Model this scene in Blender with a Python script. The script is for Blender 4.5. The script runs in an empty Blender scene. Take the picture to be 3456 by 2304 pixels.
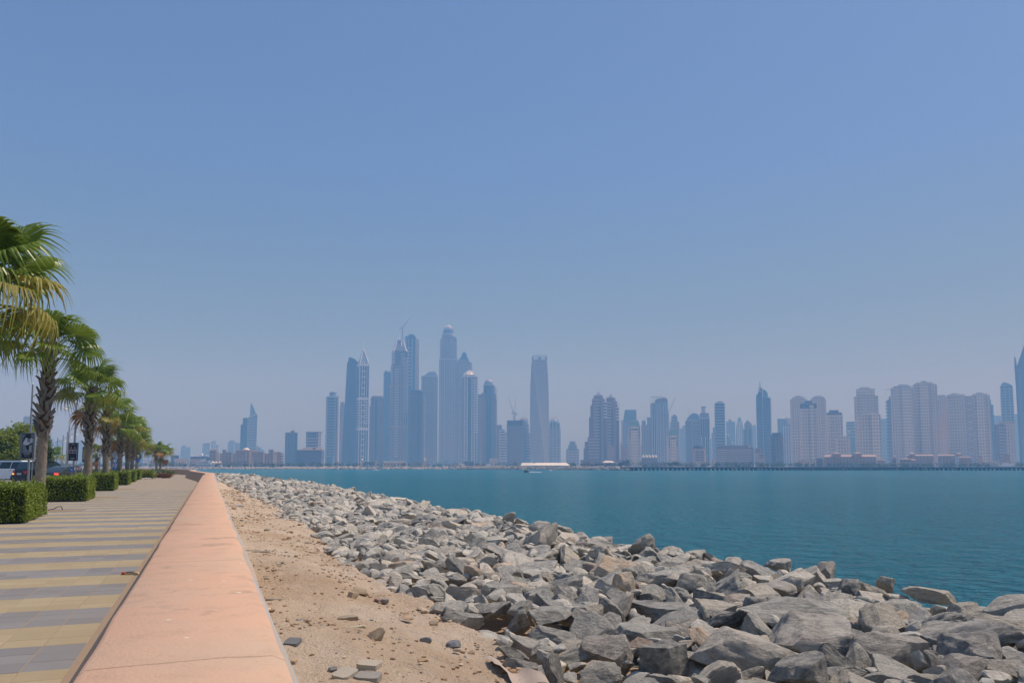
import bpy, math, random
import numpy as np
from mathutils import Vector, Matrix, Euler
R = math.radians
rng = np.random.default_rng(7)
random.seed(7)
scene = bpy.context.scene
COL = scene.collection

# ------------------------------------------------------------ camera
F, CX, HZ, PITCH, EYE = 2700.0, 1728.0, 1568.0, R(4.8), 1.45      # focal length in pixels of the 3456 px picture
cam_data = bpy.data.cameras.new("camera"); cam = bpy.data.objects.new("camera", cam_data)
COL.objects.link(cam); scene.camera = cam
cam.location = (0, 0, EYE); cam.rotation_euler = (R(90) + PITCH, 0, 0)
cam_data.sensor_width = 36; cam_data.lens = 36 * F / 3456
SH = (HZ - 1152) - F * math.tan(PITCH)
cam_data.shift_y = SH / 3456
cam_data.clip_start = 0.05; cam_data.clip_end = 60000

# ------------------------------------------------------------ sky, sun, exposure
SUN_EL, SUN_AZ = R(60), R(74)          # azimuth measured from straight ahead towards the right
world = bpy.data.worlds.new("World"); scene.world = world; world.use_nodes = True
wn = world.node_tree.nodes; wl = world.node_tree.links
bg = wn["Background"]
sky = wn.new("ShaderNodeTexSky"); sky.sky_type = 'NISHITA'; sky.sun_disc = False
sky.sun_elevation = SUN_EL; sky.sun_rotation = SUN_AZ
sky.air_density = 1.0; sky.dust_density = 2.0; sky.ozone_density = 1.0; sky.altitude = 0
gam = wn.new("ShaderNodeGamma"); gam.inputs[1].default_value = .5; wl.new(sky.outputs[0], gam.inputs[0])
tin = wn.new("ShaderNodeMixRGB"); tin.blend_type = 'MULTIPLY'; tin.inputs[0].default_value = 1; tin.inputs[2].default_value = (.78, 1.17, 1.98, 1)
wl.new(gam.outputs[0], tin.inputs[1])
wtc = wn.new("ShaderNodeTexCoord"); wsx = wn.new("ShaderNodeSeparateXYZ"); wl.new(wtc.outputs["Generated"], wsx.inputs[0])
wr = wn.new("ShaderNodeValToRGB"); wl.new(wsx.outputs[2], wr.inputs[0])            # dusty air thickens towards the horizon
we = wr.color_ramp.elements; we[0].position = 0.0; we[0].color = (1.05, .84, .38, 1); we[1].position = .34; we[1].color = (1, 1, 1, 1)
w2 = we.new(.13); w2.color = (1.03, .95, .66, 1)
dus = wn.new("ShaderNodeMixRGB"); dus.blend_type = 'MULTIPLY'; dus.inputs[0].default_value = 1
wl.new(tin.outputs[0], dus.inputs[1]); wl.new(wr.outputs[0], dus.inputs[2])
wl.new(dus.outputs[0], bg.inputs[0]); bg.inputs[1].default_value = 0.13
sun_d = bpy.data.lights.new("sun", 'SUN'); sun = bpy.data.objects.new("sun", sun_d); COL.objects.link(sun)
sun_d.energy = 4.0; sun_d.angle = R(0.5); sun_d.color = (1.0, 0.94, 0.86)
sd = Vector((math.cos(SUN_EL) * math.sin(SUN_AZ), math.cos(SUN_EL) * math.cos(SUN_AZ), math.sin(SUN_EL)))
sun.rotation_euler = sd.to_track_quat('Z', 'Y').to_euler(); sun.location = (30, 0, 60)
scene.view_settings.view_transform = 'Standard'; scene.view_settings.look = 'None'
scene.view_settings.gamma = 1; scene.view_settings.use_curve_mapping = False
scene.view_settings.exposure = 0.0
scene.render.engine = 'CYCLES'
scene.cycles.use_denoising = True
scene.cycles.volume_bounces = 1
scene.cycles.max_bounces = 6
scene.cycles.transparent_max_bounces = 16

# ------------------------------------------------------------ helpers
CP, SP = math.cos(PITCH), math.sin(PITCH)
def ray(x, y):
    """world direction through a picture point, scaled to one metre straight ahead"""
    a = (x - CX) / F; b = (1152 + SH - y) / F
    Y = CP - b * SP; Z = SP + b * CP
    return a / Y, Z / Y
def ground(x, y, z=0.0):
    a, b = ray(x, y); Y = (z - EYE) / b
    return Vector((a * Y, Y, z))
def at(x, y, Y):
    a, b = ray(x, y); return Vector((a * Y, Y, EYE + b * Y))

def mesh_np(name, V, Fc, smooth=False):
    V = np.asarray(V, dtype=np.float32); Fc = np.asarray(Fc, dtype=np.int32)
    me = bpy.data.meshes.new(name); nf, k = Fc.shape
    me.vertices.add(len(V)); me.vertices.foreach_set("co", V.ravel())
    me.loops.add(nf * k); me.loops.foreach_set("vertex_index", Fc.ravel())
    me.polygons.add(nf); me.polygons.foreach_set("loop_start", np.arange(nf, dtype=np.int32) * k)
    me.update(calc_edges=True)
    me.polygons.foreach_set("use_smooth", np.full(nf, bool(smooth)))
    return me
def link(name, me, mat=None, parent=None, loc=None, rot=None, kind=None):
    o = bpy.data.objects.new(name, me); COL.objects.link(o)
    if mat is not None and me is not None and len(me.materials) == 0:
        for m in (mat if isinstance(mat, (list, tuple)) else [mat]): me.materials.append(m)
    if parent is not None: o.parent = parent
    if loc is not None: o.location = loc
    if rot is not None: o.rotation_euler = rot
    if kind: o["kind"] = kind
    return o
def tag(o, label=None, cat=None, group=None, kind=None):
    if label: o["label"] = label
    if cat: o["category"] = cat
    if group: o["group"] = group
    if kind: o["kind"] = kind
    return o
def empty(name, loc, label=None, cat=None, group=None, rz=0.0, kind=None):
    o = bpy.data.objects.new(name, None); COL.objects.link(o); o.empty_display_size = .3
    o.location = loc; o.rotation_euler = (0, 0, rz)
    return tag(o, label, cat, group, kind)
class MB:
    """collects shapes and links them as one mesh"""
    def __init__(s): s.v = []; s.f = []; s.m = []
    def add(s, vs, fs, mi=0, M=None):
        n = len(s.v)
        for v in vs: s.v.append(tuple(M @ Vector(v)) if M is not None else tuple(v))
        for f in fs: s.f.append([n + i for i in f]); s.m.append(mi)
        return s
    def box(s, x0, x1, y0, y1, z0, z1, mi=0, M=None):
        return s.add([(x0,y0,z0),(x1,y0,z0),(x1,y1,z0),(x0,y1,z0),(x0,y0,z1),(x1,y0,z1),(x1,y1,z1),(x0,y1,z1)],
                     [(0,3,2,1),(4,5,6,7),(0,1,5,4),(1,2,6,5),(2,3,7,6),(3,0,4,7)], mi, M)
    def cyl(s, p, q, r0, r1=None, n=10, mi=0, cap=True):
        p = Vector(p); q = Vector(q); r1 = r0 if r1 is None else r1
        z = (q - p).normalized(); x = z.orthogonal().normalized(); y = z.cross(x)
        vs = [p + (x * math.cos(2*math.pi*i/n) + y * math.sin(2*math.pi*i/n)) * r0 for i in range(n)]
        vs += [q + (x * math.cos(2*math.pi*i/n) + y * math.sin(2*math.pi*i/n)) * r1 for i in range(n)]
        fs = [(i, (i+1) % n, n + (i+1) % n, n + i) for i in range(n)]
        if cap: fs += [tuple(range(n))[::-1], tuple(range(n, 2*n))]
        return s.add(vs, fs, mi)
    def tube(s, pts, rad, n=8, mi=0):
        for i in range(len(pts) - 1):
            a = rad[i] if isinstance(rad, (list, tuple)) else rad; b = rad[i+1] if isinstance(rad, (list, tuple)) else rad
            s.cyl(pts[i], pts[i+1], a, b, n, mi, cap=True)
        return s
    def lathe(s, prof, n=16, c=(0, 0), mi=0, cap=True):
        b = len(s.v)
        for r, z in prof:
            for i in range(n):
                a = 2*math.pi*i/n; s.v.append((c[0] + r*math.cos(a), c[1] + r*math.sin(a), z))
        for k in range(len(prof) - 1):
            for i in range(n):
                s.f.append([b+k*n+i, b+k*n+(i+1) % n, b+(k+1)*n+(i+1) % n, b+(k+1)*n+i]); s.m.append(mi)
        if cap:
            s.f.append([b+i for i in range(n)][::-1]); s.m.append(mi)
            s.f.append([b+(len(prof)-1)*n+i for i in range(n)]); s.m.append(mi)
        return s
    def prism(s, poly, y0, y1, mi=0, axis='y'):
        n = len(poly)
        if axis == 'y': vs = [(a, y0, b) for a, b in poly] + [(a, y1, b) for a, b in poly]
        elif axis == 'z': vs = [(a, b, y0) for a, b in poly] + [(a, b, y1) for a, b in poly]
        else: vs = [(y0, a, b) for a, b in poly] + [(y1, a, b) for a, b in poly]
        return s.add(vs, [tuple(range(n)), tuple(range(n, 2*n))[::-1]] + [(i, (i+1) % n, n+(i+1) % n, n+i) for i in range(n)], mi)
    def build(s, name, mats, parent=None, smooth=False, kind=None, loc=None, rot=None, fix=True):
        me = bpy.data.meshes.new(name); me.from_pydata(s.v, [], s.f)
        for m in (mats if isinstance(mats, (list, tuple)) else [mats]): me.materials.append(m)
        if any(s.m): me.polygons.foreach_set("material_index", s.m)
        if fix:
            import bmesh
            bm = bmesh.new(); bm.from_mesh(me); bmesh.ops.recalc_face_normals(bm, faces=bm.faces); bm.to_mesh(me); bm.free()
        if smooth: me.polygons.foreach_set("use_smooth", [True]*len(me.polygons))
        me.update()
        return link(name, me, None, parent, loc, rot, kind)
def copy_tree(o, parent=None):
    c = o.copy(); COL.objects.link(c); c.parent = parent
    for ch in list(o.children): copy_tree(ch, c)
    return c

# ------------------------------------------------------------ materials
def mat(name, col=(.5,.5,.5), rough=.7, metal=0.0, spec=.4):
    m = bpy.data.materials.new(name); m.use_nodes = True; b = m.node_tree.nodes["Principled BSDF"]
    b.inputs["Base Color"].default_value = (*col, 1); b.inputs["Roughness"].default_value = rough
    b.inputs["Metallic"].default_value = metal; b.inputs["Specular IOR Level"].default_value = spec
    return m
class NT:
    def __init__(s, m): s.m = m; s.t = m.node_tree; s.b = s.t.nodes["Principled BSDF"]
    def n(s, typ, **kw):
        o = s.t.nodes.new("ShaderNode" + typ)
        for k, v in kw.items(): setattr(o, k, v)
        return o
    def set(s, node, **kw):
        for k, v in kw.items():
            node.inputs[int(k[1:]) if k[0] == 'i' and k[1:].isdigit() else k.replace('_', ' ')].default_value = v
        return node
    def l(s, a, b): s.t.links.new(a, b)
    def coord(s, kind="Object"): return s.n("TexCoord").outputs[kind]
    def noise(s, vec, scale, detail=4, rough=.55, dist=0.0, sc=None):
        if sc is not None:
            mp = s.n("Mapping"); mp.inputs["Scale"].default_value = sc; s.l(vec, mp.inputs[0]); vec = mp.outputs[0]
        o = s.n("TexNoise"); s.l(vec, o.inputs["Vector"]); o.inputs["Scale"].default_value = scale
        o.inputs["Detail"].default_value = detail; o.inputs["Roughness"].default_value = rough; o.inputs["Distortion"].default_value = dist
        return o.outputs["Fac"]
    def ramp(s, fac, stops, interp='LINEAR'):
        r = s.n("ValToRGB"); r.color_ramp.interpolation = interp; s.l(fac, r.inputs[0])
        e = r.color_ramp.elements
        while len(e) < len(stops): e.new(.5)
        for i, (p, c) in enumerate(stops): e[i].position = p; e[i].color = (*c, 1) if len(c) == 3 else c
        return r.outputs[0]
    def mix(s, fac, a, b, mode='MIX'):
        o = s.n("MixRGB"); o.blend_type = mode
        for inp, v in ((o.inputs[0], fac), (o.inputs[1], a), (o.inputs[2], b)):
            if isinstance(v, (int, float)): inp.default_value = v
            elif isinstance(v, tuple): inp.default_value = (*v, 1)
            else: s.l(v, inp)
        return o.outputs[0]
    def math(s, op, a, b=None, c=None):
        o = s.n("Math"); o.operation = op
        for i, v in enumerate((a, b, c)):
            if v is None: continue
            if isinstance(v, (int, float)): o.inputs[i].default_value = v
            else: s.l(v, o.inputs[i])
        return o.outputs[0]
    def sep(s, v):
        o = s.n("SeparateXYZ"); s.l(v, o.inputs[0]); return o.outputs
    def bump(s, h, strength=.5, dist=.02, normal=None):
        o = s.n("Bump"); o.inputs["Strength"].default_value = strength; o.inputs["Distance"].default_value = dist
        s.l(h, o.inputs["Height"])
        if normal is not None: s.l(normal, o.inputs["Normal"])
        return o.outputs[0]
    def out(s, col=None, normal=None, rough=None):
        if col is not None: s.l(col, s.b.inputs["Base Color"])
        if normal is not None: s.l(normal, s.b.inputs["Normal"])
        if rough is not None: s.l(rough, s.b.inputs["Roughness"])
        return s.m
# ------------------------------------------------------------ surface materials
# pavement constants
_p = ground(248, 2304, EYE - .68)
T_DIR = Vector((-math.sin(R(20.66)), math.cos(R(20.66)), 0)); N_DIR = Vector((T_DIR.y, -T_DIR.x, 0))
def uv(p): return p.dot(N_DIR), p.dot(T_DIR)
WALL_TOP = EYE - .68
U_TL = uv(ground(248, 2304, WALL_TOP))[0]; U_TR = uv(ground(985, 2304, WALL_TOP))[0]
U_BL = uv(ground(225, 2304, 0))[0]; SAND_Z = .12; U_BR = uv(ground(1019, 2304, SAND_Z))[0]
COLW, ROW = .318, .296
S0 = uv(ground(258, 2252, 0))[1]

def m_paint_wall():
    t = NT(mat("peach_wall_paint", rough=.85, spec=.2)); g = t.n("NewGeometry"); v = g.outputs["Position"]
    big = t.noise(v, .9, 5, .6); fine = t.noise(v, 60, 4, .6); mid = t.noise(v, 5, 6, .65)
    c = t.ramp(big, [(.3, (.58,.375,.25)), (.5, (.62,.385,.255)), (.7, (.55,.39,.27))])
    c = t.mix(t.ramp(mid, [(.5,(0,0,0)), (.7,(.5,.5,.5))]), c, (.44,.31,.215))
    sx = t.n("VectorMath"); sx.operation = 'DOT_PRODUCT'; t.l(v, sx.inputs[0]); sx.inputs[1].default_value = tuple(T_DIR)
    al = t.math('ADD', sx.outputs["Value"], t.math('MULTIPLY', t.noise(v, 2.5, 5, .6), .10))
    jn = t.math('LESS_THAN', t.math('FRACT', t.math('MULTIPLY', al, 1/3.1)), .006)
    c = t.mix(t.math('MULTIPLY', jn, .5), c, (.25,.16,.1))
    # dark scuffs
    sc = t.noise(v, 2.2, 7, .7, 0, (1, 1, 1))
    c = t.mix(t.ramp(sc, [(.56,(0,0,0)), (.68,(.55,.55,.55))]), c, (.22,.17,.13))
    # bird droppings and chips
    vo = t.n("TexVoronoi"); t.l(v, vo.inputs["Vector"]); vo.inputs["Scale"].default_value = 5.5
    sp = t.math('LESS_THAN', t.math('ADD', vo.outputs["Distance"], t.math('MULTIPLY', fine, .05)), .10)
    pick = t.math('GREATER_THAN', t.sep(vo.outputs["Color"])[0], .5)
    c = t.mix(t.math('MULTIPLY', t.math('MULTIPLY', sp, pick), .75), c, (.72,.68,.55))
    return t.out(c, t.bump(t.math('ADD', fine, t.math('MULTIPLY', mid, .8)), .35, .012))
def m_wall_side():
    t = NT(mat("weathered_seaward_render", rough=.85, spec=.2)); v = t.n("NewGeometry").outputs["Position"]
    a = t.noise(v, .55, 5, .6, .3); b = t.noise(v, 6, 5, .6)
    c = t.ramp(t.math('ADD', a, t.math('MULTIPLY', b, .12)), [(.42,(.54,.38,.26)), (.52,(.46,.40,.33)), (.6,(.36,.385,.39)), (.74,(.45,.46,.46))])
    return t.out(c, t.bump(b, .4, .02))
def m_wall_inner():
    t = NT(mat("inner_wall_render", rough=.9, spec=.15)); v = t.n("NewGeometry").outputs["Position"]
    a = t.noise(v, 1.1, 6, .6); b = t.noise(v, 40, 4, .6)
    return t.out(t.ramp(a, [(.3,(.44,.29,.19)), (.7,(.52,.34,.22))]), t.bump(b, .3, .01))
def m_paver(name, c0, c1):
    t = NT(mat(name, rough=.8, spec=.3)); v = t.n("NewGeometry").outputs["Position"]
    oi = t.n("ObjectInfo").outputs["Random"]
    at_ = t.n("Attribute"); at_.attribute_name = "tint"
    a = t.noise(v, 2.0, 6, .65); b = t.noise(v, 90, 3, .6); s = t.noise(v, .35, 4, .6)
    f = t.math('ADD', t.math('MULTIPLY', a, .6), t.math('MULTIPLY', t.math('ADD', oi, at_.outputs["Fac"]), .42))
    c = t.mix(f, c0, c1)
    c = t.mix(t.ramp(s, [(.5,(0,0,0)), (.8,(.35,.35,.35))]), c, (.30,.235,.15))
    c = t.mix(.25, c, t.ramp(b, [(.2,(.12,.12,.12)), (.9,(.5,.5,.5))]), 'OVERLAY')
    return t.out(c, t.bump(b, .25, .004))
def m_far_paving():
    # beyond the built pavers the same stripes go on as colour
    t = NT(mat("promenade_paving", rough=.85, spec=.2)); v = t.coord("Object"); s = t.sep(v)
    a = t.math('GREATER_THAN', t.math('FRACT', t.math('MULTIPLY', s[1], 1/(6*ROW))), .5)
    n = t.noise(v, .3, 4, .6)
    c = t.mix(a, (.40,.32,.195), (.245,.225,.22))
    joint = t.math('LESS_THAN', t.math('FRACT', t.math('MULTIPLY', s[0], 1/COLW)), .06)
    c = t.mix(t.math('MULTIPLY', joint, .5), c, (.36,.24,.15))
    c = t.mix(t.ramp(n, [(.4,(.1,.1,.1)), (.75,(.45,.45,.45))]), c, (.34,.27,.19))
    return t.out(c)
def m_sand():
    t = NT(mat("sand", rough=.95, spec=.1)); v = t.n("NewGeometry").outputs["Position"]
    big = t.noise(v, .5, 5, .6); mid = t.noise(v, 3, 6, .7); fine = t.noise(v, 38, 5, .7)
    c = t.ramp(big, [(.3,(.48,.34,.215)), (.48,(.57,.44,.31)), (.62,(.62,.50,.37)), (.78,(.49,.36,.235))])
    c = t.mix(t.ramp(mid, [(.52,(0,0,0)), (.8,(.5,.5,.5))]), c, (.42,.30,.19))
    c = t.mix(t.ramp(fine, [(.64,(0,0,0)), (.76,(.4,.4,.4))]), c, (.33,.24,.16))
    h = t.math('ADD', t.math('MULTIPLY', mid, 1.5), t.math('MULTIPLY', fine, .5))
    return t.out(c, t.bump(h, 1.0, .08))
def m_rock(name="armour_stone", attr=False):
    t = NT(mat(name, rough=.85, spec=.25))
    if attr:
        A = t.n("Attribute"); A.attribute_name = "tint"; r1 = A.outputs["Fac"]; v = t.n("NewGeometry").outputs["Position"]
        r2 = t.math('FRACT', t.math('MULTIPLY', r1, 7.31))
    else:
        oi = t.n("ObjectInfo"); r1 = oi.outputs["Random"]; r2 = t.math('FRACT', t.math('MULTIPLY', r1, 7.31))
        tc = t.coord("Object"); ad = t.n("VectorMath"); ad.operation = 'ADD'; t.l(tc, ad.inputs[0])
        cb = t.n("CombineXYZ"); t.l(t.math('MULTIPLY', r1, 50), cb.inputs[0]); t.l(t.math('MULTIPLY', r2, 40), cb.inputs[2]); t.l(cb.outputs[0], ad.inputs[1])
        v = ad.outputs[0]
    base = t.ramp(r1, [(0,(.34,.335,.295)), (.18,(.46,.435,.37)), (.32,(.19,.19,.18)), (.46,(.56,.51,.42)), (.62,(.28,.28,.26)), (.76,(.50,.435,.345)), (.86,(.40,.385,.33)), (.91,(.52,.45,.34)), (.955,(.58,.42,.28)), (.98,(.30,.20,.14))], 'CONSTANT')
    n1 = t.noise(v, 2.2, 8, .7, .6); n2 = t.noise(v, 11, 6, .7); n3 = t.noise(v, 1.6, 5, .7, .6, (1, 1, 1.6))
    c = t.mix(t.ramp(n1, [(.38,(0,0,0)), (.62,(.7,.7,.7))]), base, (.58,.54,.45))
    c = t.mix(t.ramp(n3, [(.5,(0,0,0)), (.68,(.6,.6,.6))]), c, (.12,.122,.115))
    c = t.mix(t.math('MULTIPLY', t.ramp(n1, [(.6,(0,0,0)), (.7,(1,1,1))]), t.math('GREATER_THAN', r2, .86)), c, (.43,.33,.22))
    c = t.mix(.32, c, t.ramp(n2, [(.25,(.12,.12,.12)), (.75,(.85,.85,.85))]), 'OVERLAY')
    ms = t.noise(v, 3.5, 8, .75, .2, (1, 1, 1.5))
    h = t.math('ADD', t.math('MULTIPLY', ms, 1.0), t.math('MULTIPLY', n2, .35))
    return t.out(c, t.bump(h, .9, .06))
def m_water():
    t = NT(mat("sea_water", rough=.2, spec=.2)); v = t.n("NewGeometry").outputs["Position"]; b = t.b
    big = t.noise(v, .012, 5, .6, .3, (1, 1.6, 1)); mid = t.noise(v, .12, 7, .7, .3, (1, 1.8, 1))
    c = t.ramp(t.math('ADD', t.math('MULTIPLY', big, .6), t.math('MULTIPLY', mid, .4)), [(.35,(.002,.175,.235)), (.65,(.006,.240,.30))])
    w1 = t.noise(v, .35, 3, .55, .4, (1, 1.7, 1)); w2 = t.noise(v, 1.3, 4, .6, .5, (1, 1.6, 1)); w3 = t.noise(v, 5.0, 3, .6)
    h = t.math('ADD', t.math('ADD', t.math('MULTIPLY', w1, 1.2), t.math('MULTIPLY', w2, .7)), t.math('MULTIPLY', w3, .1))
    b.inputs["IOR"].default_value = 1.333
    return t.out(c, t.bump(h, 1.0, 2.6))
def m_leaf(name, c0, c1, scale=6, trans=.25, rough=.55):
    t = NT(mat(name, rough=rough, spec=.35)); A = t.n("Attribute"); A.attribute_name = "tint"
    v = t.n("NewGeometry").outputs["Position"]
    n = t.noise(v, scale, 3, .6)
    f = t.math('ADD', t.math('MULTIPLY', A.outputs["Fac"], .6), t.math('MULTIPLY', n, .4))
    c = t.mix(f, c0, c1)
    t.out(c)
    tr = t.n("BsdfTranslucent"); t.l(c, tr.inputs["Color"]); mx = t.n("MixShader"); mx.inputs[0].default_value = trans
    o = t.t.nodes["Material Output"]; t.l(t.b.outputs[0], mx.inputs[1]); t.l(tr.outputs[0], mx.inputs[2]); t.l(mx.outputs[0], o.inputs["Surface"])
    return t.m
def m_mottle(name, c0, c1, scale=3, rough=.8, bump=.3, bd=.02, sc=None):
    t = NT(mat(name, rough=rough, spec=.25)); v = t.coord("Object")
    a = t.noise(v, scale, 6, .65, 0, sc)
    return t.out(t.mix(a, c0, c1), t.bump(t.noise(v, scale*4, 4, .6, 0, sc), bump, bd))
def facade(name, wall, glass, pu=3.4, pz=3.5, wu=.5, wz=.55, rough=.5, band=False):
    """window openings as a grid of dark glass in a wall, for towers kilometres away"""
    t = NT(mat(name, rough=rough, spec=.4)); v = t.coord("Object"); s = t.sep(v)
    nv = t.n("TexCoord").outputs["Normal"]; nn = t.sep(nv)
    side = t.math('GREATER_THAN', t.math('ABSOLUTE', nn[0]), t.math('ABSOLUTE', nn[1]))
    u = t.math('ADD', t.math('MULTIPLY', s[0], t.math('SUBTRACT', 1, side)), t.math('MULTIPLY', s[1], side))
    fu = t.math('LESS_THAN', t.math('FRACT', t.math('MULTIPLY', u, 1/pu)), wu) if not band else None
    fz = t.math('LESS_THAN', t.math('FRACT', t.math('MULTIPLY', s[2], 1/pz)), wz)
    g = fz if band else t.math('MULTIPLY', fu, fz)
    roof = t.math('LESS_THAN', t.math('ABSOLUTE', nn[2]), .5); g = t.math('MULTIPLY', g, roof)
    n = t.noise(v, .03, 3, .6)
    w = t.mix(n, tuple(c*.85 for c in wall), tuple(min(1, c*1.12) for c in wall))
    return t.out(t.mix(g, w, glass))

M = {}
M['peach'] = m_paint_wall(); M['seaside'] = m_wall_side(); M['inner'] = m_wall_inner()
M['pav_y'] = m_paver("ochre_paver", (.34,.27,.155), (.46,.375,.23)); M['pav_g'] = m_paver("grey_paver", (.19,.183,.178), (.29,.28,.268))
M['grout'] = m_mottle("paving_joint_sand", (.36,.25,.15), (.25,.2,.15), 8)
M['paving'] = m_far_paving(); M['sand'] = m_sand(); M['rock'] = m_rock(); M['rock_a'] = m_rock("armour_stone_far", True)
M['water'] = m_water()

# ------------------------------------------------------------ path of the wall
pts = [(-12, None), (0, None), (30, None), (55, None), (72, None)]
P = [T_DIR * s for s, _ in pts] + [Vector(p) for p in ((-36.5,92,0), (-44.5,112,0), (-53.5,128,0), (-64,139,0), (-78,148,0), (-97,158,0), (-125,170,0), (-170,185,0))]
def spline(P, k=10):
    out = []
    for i in range(len(P) - 1):
        a = P[max(i-1, 0)]; b = P[i]; c = P[i+1]; d = P[min(i+2, len(P)-1)]
        for j in range(k):
            t = j / k
            out.append(.5 * ((2*b) + (c-a)*t + (2*a-5*b+4*c-d)*t*t + (3*b-a-3*c+d)*t**3))
    out.append(P[-1]); return out
LINE = spline(P, 12)
# resample evenly
def resample(L, step):
    out = [L[0]]; acc = 0
    for a, b in zip(L, L[1:]):
        d = (b-a).length
        while acc + d >= step:
            t = (step-acc)/d; a = a.lerp(b, t); out.append(a.copy()); d = (b-a).length; acc = 0
        acc += d
    return out
LINE = resample(LINE, .25)
LS = [-12 + .25*i for i in range(len(LINE))]
def frame(s):
    f = (s + 12) / .25; i = min(max(int(f), 0), len(LINE)-2)
    p = LINE[i].lerp(LINE[i+1], f-i); j0 = max(i-4, 0); j1 = min(i+5, len(LINE)-1)
    t = (LINE[j1]-LINE[j0]).normalized(); return p, t, Vector((t.y, -t.x, 0))
SMAX = LS[-2]
def su(s, u, z=0.0):
    p, t, n = frame(s); q = p + n*u; return Vector((q.x, q.y, z))

def strip(name, prof, s0, s1, step, m, parent, jit=None, smooth=True):
    """sweeps a cross-section (u, z) along the wall line"""
    V = []; Fc = []; k = len(prof); ss = np.arange(s0, s1, step)
    for i, s in enumerate(ss):
        p, t, n = frame(s)
        for j, (u, z) in enumerate(prof):
            du, dz = jit(s, j) if jit else (0, 0)
            q = p + n*(u+du); V.append((q.x, q.y, z+dz))
        if i:
            a = (i-1)*k; b = i*k
            for j in range(k-1): Fc.append((a+j, a+j+1, b+j+1, b+j))
    me = mesh_np(name, V, Fc, smooth)
    return link(name, me, m, parent)
from mathutils import noise as mn
def wob(s, j): 
    a = mn.noise(Vector((s*1.3, 3.1, 0)))*.012; b = mn.noise(Vector((s*1.3, 9.1, 4)))*.02
    z = mn.noise(Vector((s*.8, 1.1*j, 7)))*.006
    return (a, z) if j <= 1 else (b, z)
wall = empty("sea_wall", (0, 0, 0), "long peach painted sea wall running from the foreground to a bend on the left", "wall")
strip("wall_top", [(U_TL+(U_BL-U_TL)*.022/WALL_TOP, WALL_TOP-.022), (U_TL+.012, WALL_TOP-.002), (U_TL*.3+U_TR*.7, WALL_TOP+.004), (U_TR-.03, WALL_TOP+.002), (U_TR+.012, WALL_TOP-.02)], -11, SMAX-2, .2, M['peach'], wall, wob)
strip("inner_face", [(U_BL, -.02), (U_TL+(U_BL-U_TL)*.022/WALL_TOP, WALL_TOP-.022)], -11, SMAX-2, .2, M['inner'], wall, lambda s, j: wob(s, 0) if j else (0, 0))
strip("seaward_face", [(U_TR+.012, WALL_TOP-.02), (U_BR, SAND_Z-.02), (U_BR+.3, SAND_Z-.7)], -11, SMAX-2, .2, M['seaside'], wall, lambda s, j: wob(s, 4) if j == 0 else (mn.noise(Vector((s*.5, 3.3*j, 4)))*.03, 0))
e = MB(); e.add([tuple(su(-11, U_BL, 0)), tuple(su(-11, U_BR, 0)), tuple(su(-11, U_TR, WALL_TOP)), tuple(su(-11, U_TL, WALL_TOP))], [(0,1,2,3)]); e.build("end_face", M['inner'], wall)

# ------------------------------------------------------------ water, land, promenade
def sheet(name, poly, z, m, label=None):
    b = MB(); b.add([(x, y, z) for x, y in poly], [tuple(range(len(poly)))]); o = b.build(name, m, None, fix=False)
    o["kind"] = "structure"; return o
WATER_Z = EYE - 5.5
NX = 60
xs = np.linspace(-4900, 4900, 29); ys = np.linspace(-900, 4900, 21)
V = [(x, y, WATER_Z) for y in ys for x in xs]; Fc = [(j*29+i, j*29+i+1, (j+1)*29+i+1, (j+1)*29+i) for j in range(20) for i in range(28)]
o = link("sea", mesh_np("sea", V, Fc), M['water'], kind="structure")

# promenade: sheet with the wall line as its right edge, object axes along the wall so the stripes follow
ANG = math.atan2(T_DIR.y, T_DIR.x) - math.pi/2
prom = MB()
edge = [su(s, U_BL+.015, 0) for s in np.arange(-11, SMAX-3, 1.0)]
leftu = -12.6
def toL(p):   # into the promenade's own axes (x across, y along, origin at the first grey course)
    d = p - T_DIR*S0; return (d.dot(N_DIR), d.dot(T_DIR), 0)
V = []; Fc = []
for i, p in enumerate(edge):
    s = -11 + i
    q = su(s, U_BL + .015 - (12 if s < 60 else 12 + (s-60)*.05), 0)
    a = toL(p); b = toL(q)
    V += [(a[0], a[1], -.006 if s < S0+43.5 else 0), ((a[0]+b[0])/2, (a[1]+b[1])/2, -.006 if s < S0+43.5 else 0), (b[0], b[1], -.006 if s < S0+43.5 else 0)]
    if i: k = 3*(i-1); Fc += [(k, k+3, k+4, k+1), (k+1, k+4, k+5, k+2)]
promenade = link("promenade", mesh_np("promenade", V, Fc), M['paving'], kind="structure")
promenade.location = T_DIR*S0; promenade.rotation_euler = (0, 0, ANG)

# pavers: the nearest 300 as parts, the others up to about 45 m joined
hx, hy, th = COLW/2-.0035, ROW/2-.002, .03
def paver_mesh(name, m):
    b = MB(); c = .004
    vs = [(-hx,-hy,-th),(hx,-hy,-th),(hx,hy,-th),(-hx,hy,-th),(-hx,-hy,-c),(hx,-hy,-c),(hx,hy,-c),(-hx,hy,-c),(-hx+c,-hy+c,0),(hx-c,-hy+c,0),(hx-c,hy-c,0),(-hx+c,hy-c,0)]
    b.add(vs, [(8,9,10,11),(4,5,9,8),(5,6,10,9),(6,7,11,10),(7,4,8,11),(0,1,5,4),(1,2,6,5),(2,3,7,6),(3,0,4,7)])
    o = b.build(name, m); me = o.data; bpy.data.objects.remove(o); return me
pm = [paver_mesh("grey_paver", M['pav_g']), paver_mesh("ochre_paver", M['pav_y'])]
cells = []
u_first = U_BL - S0*0  # right edge of paving in u
ncol = int(12/COLW); 
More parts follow.
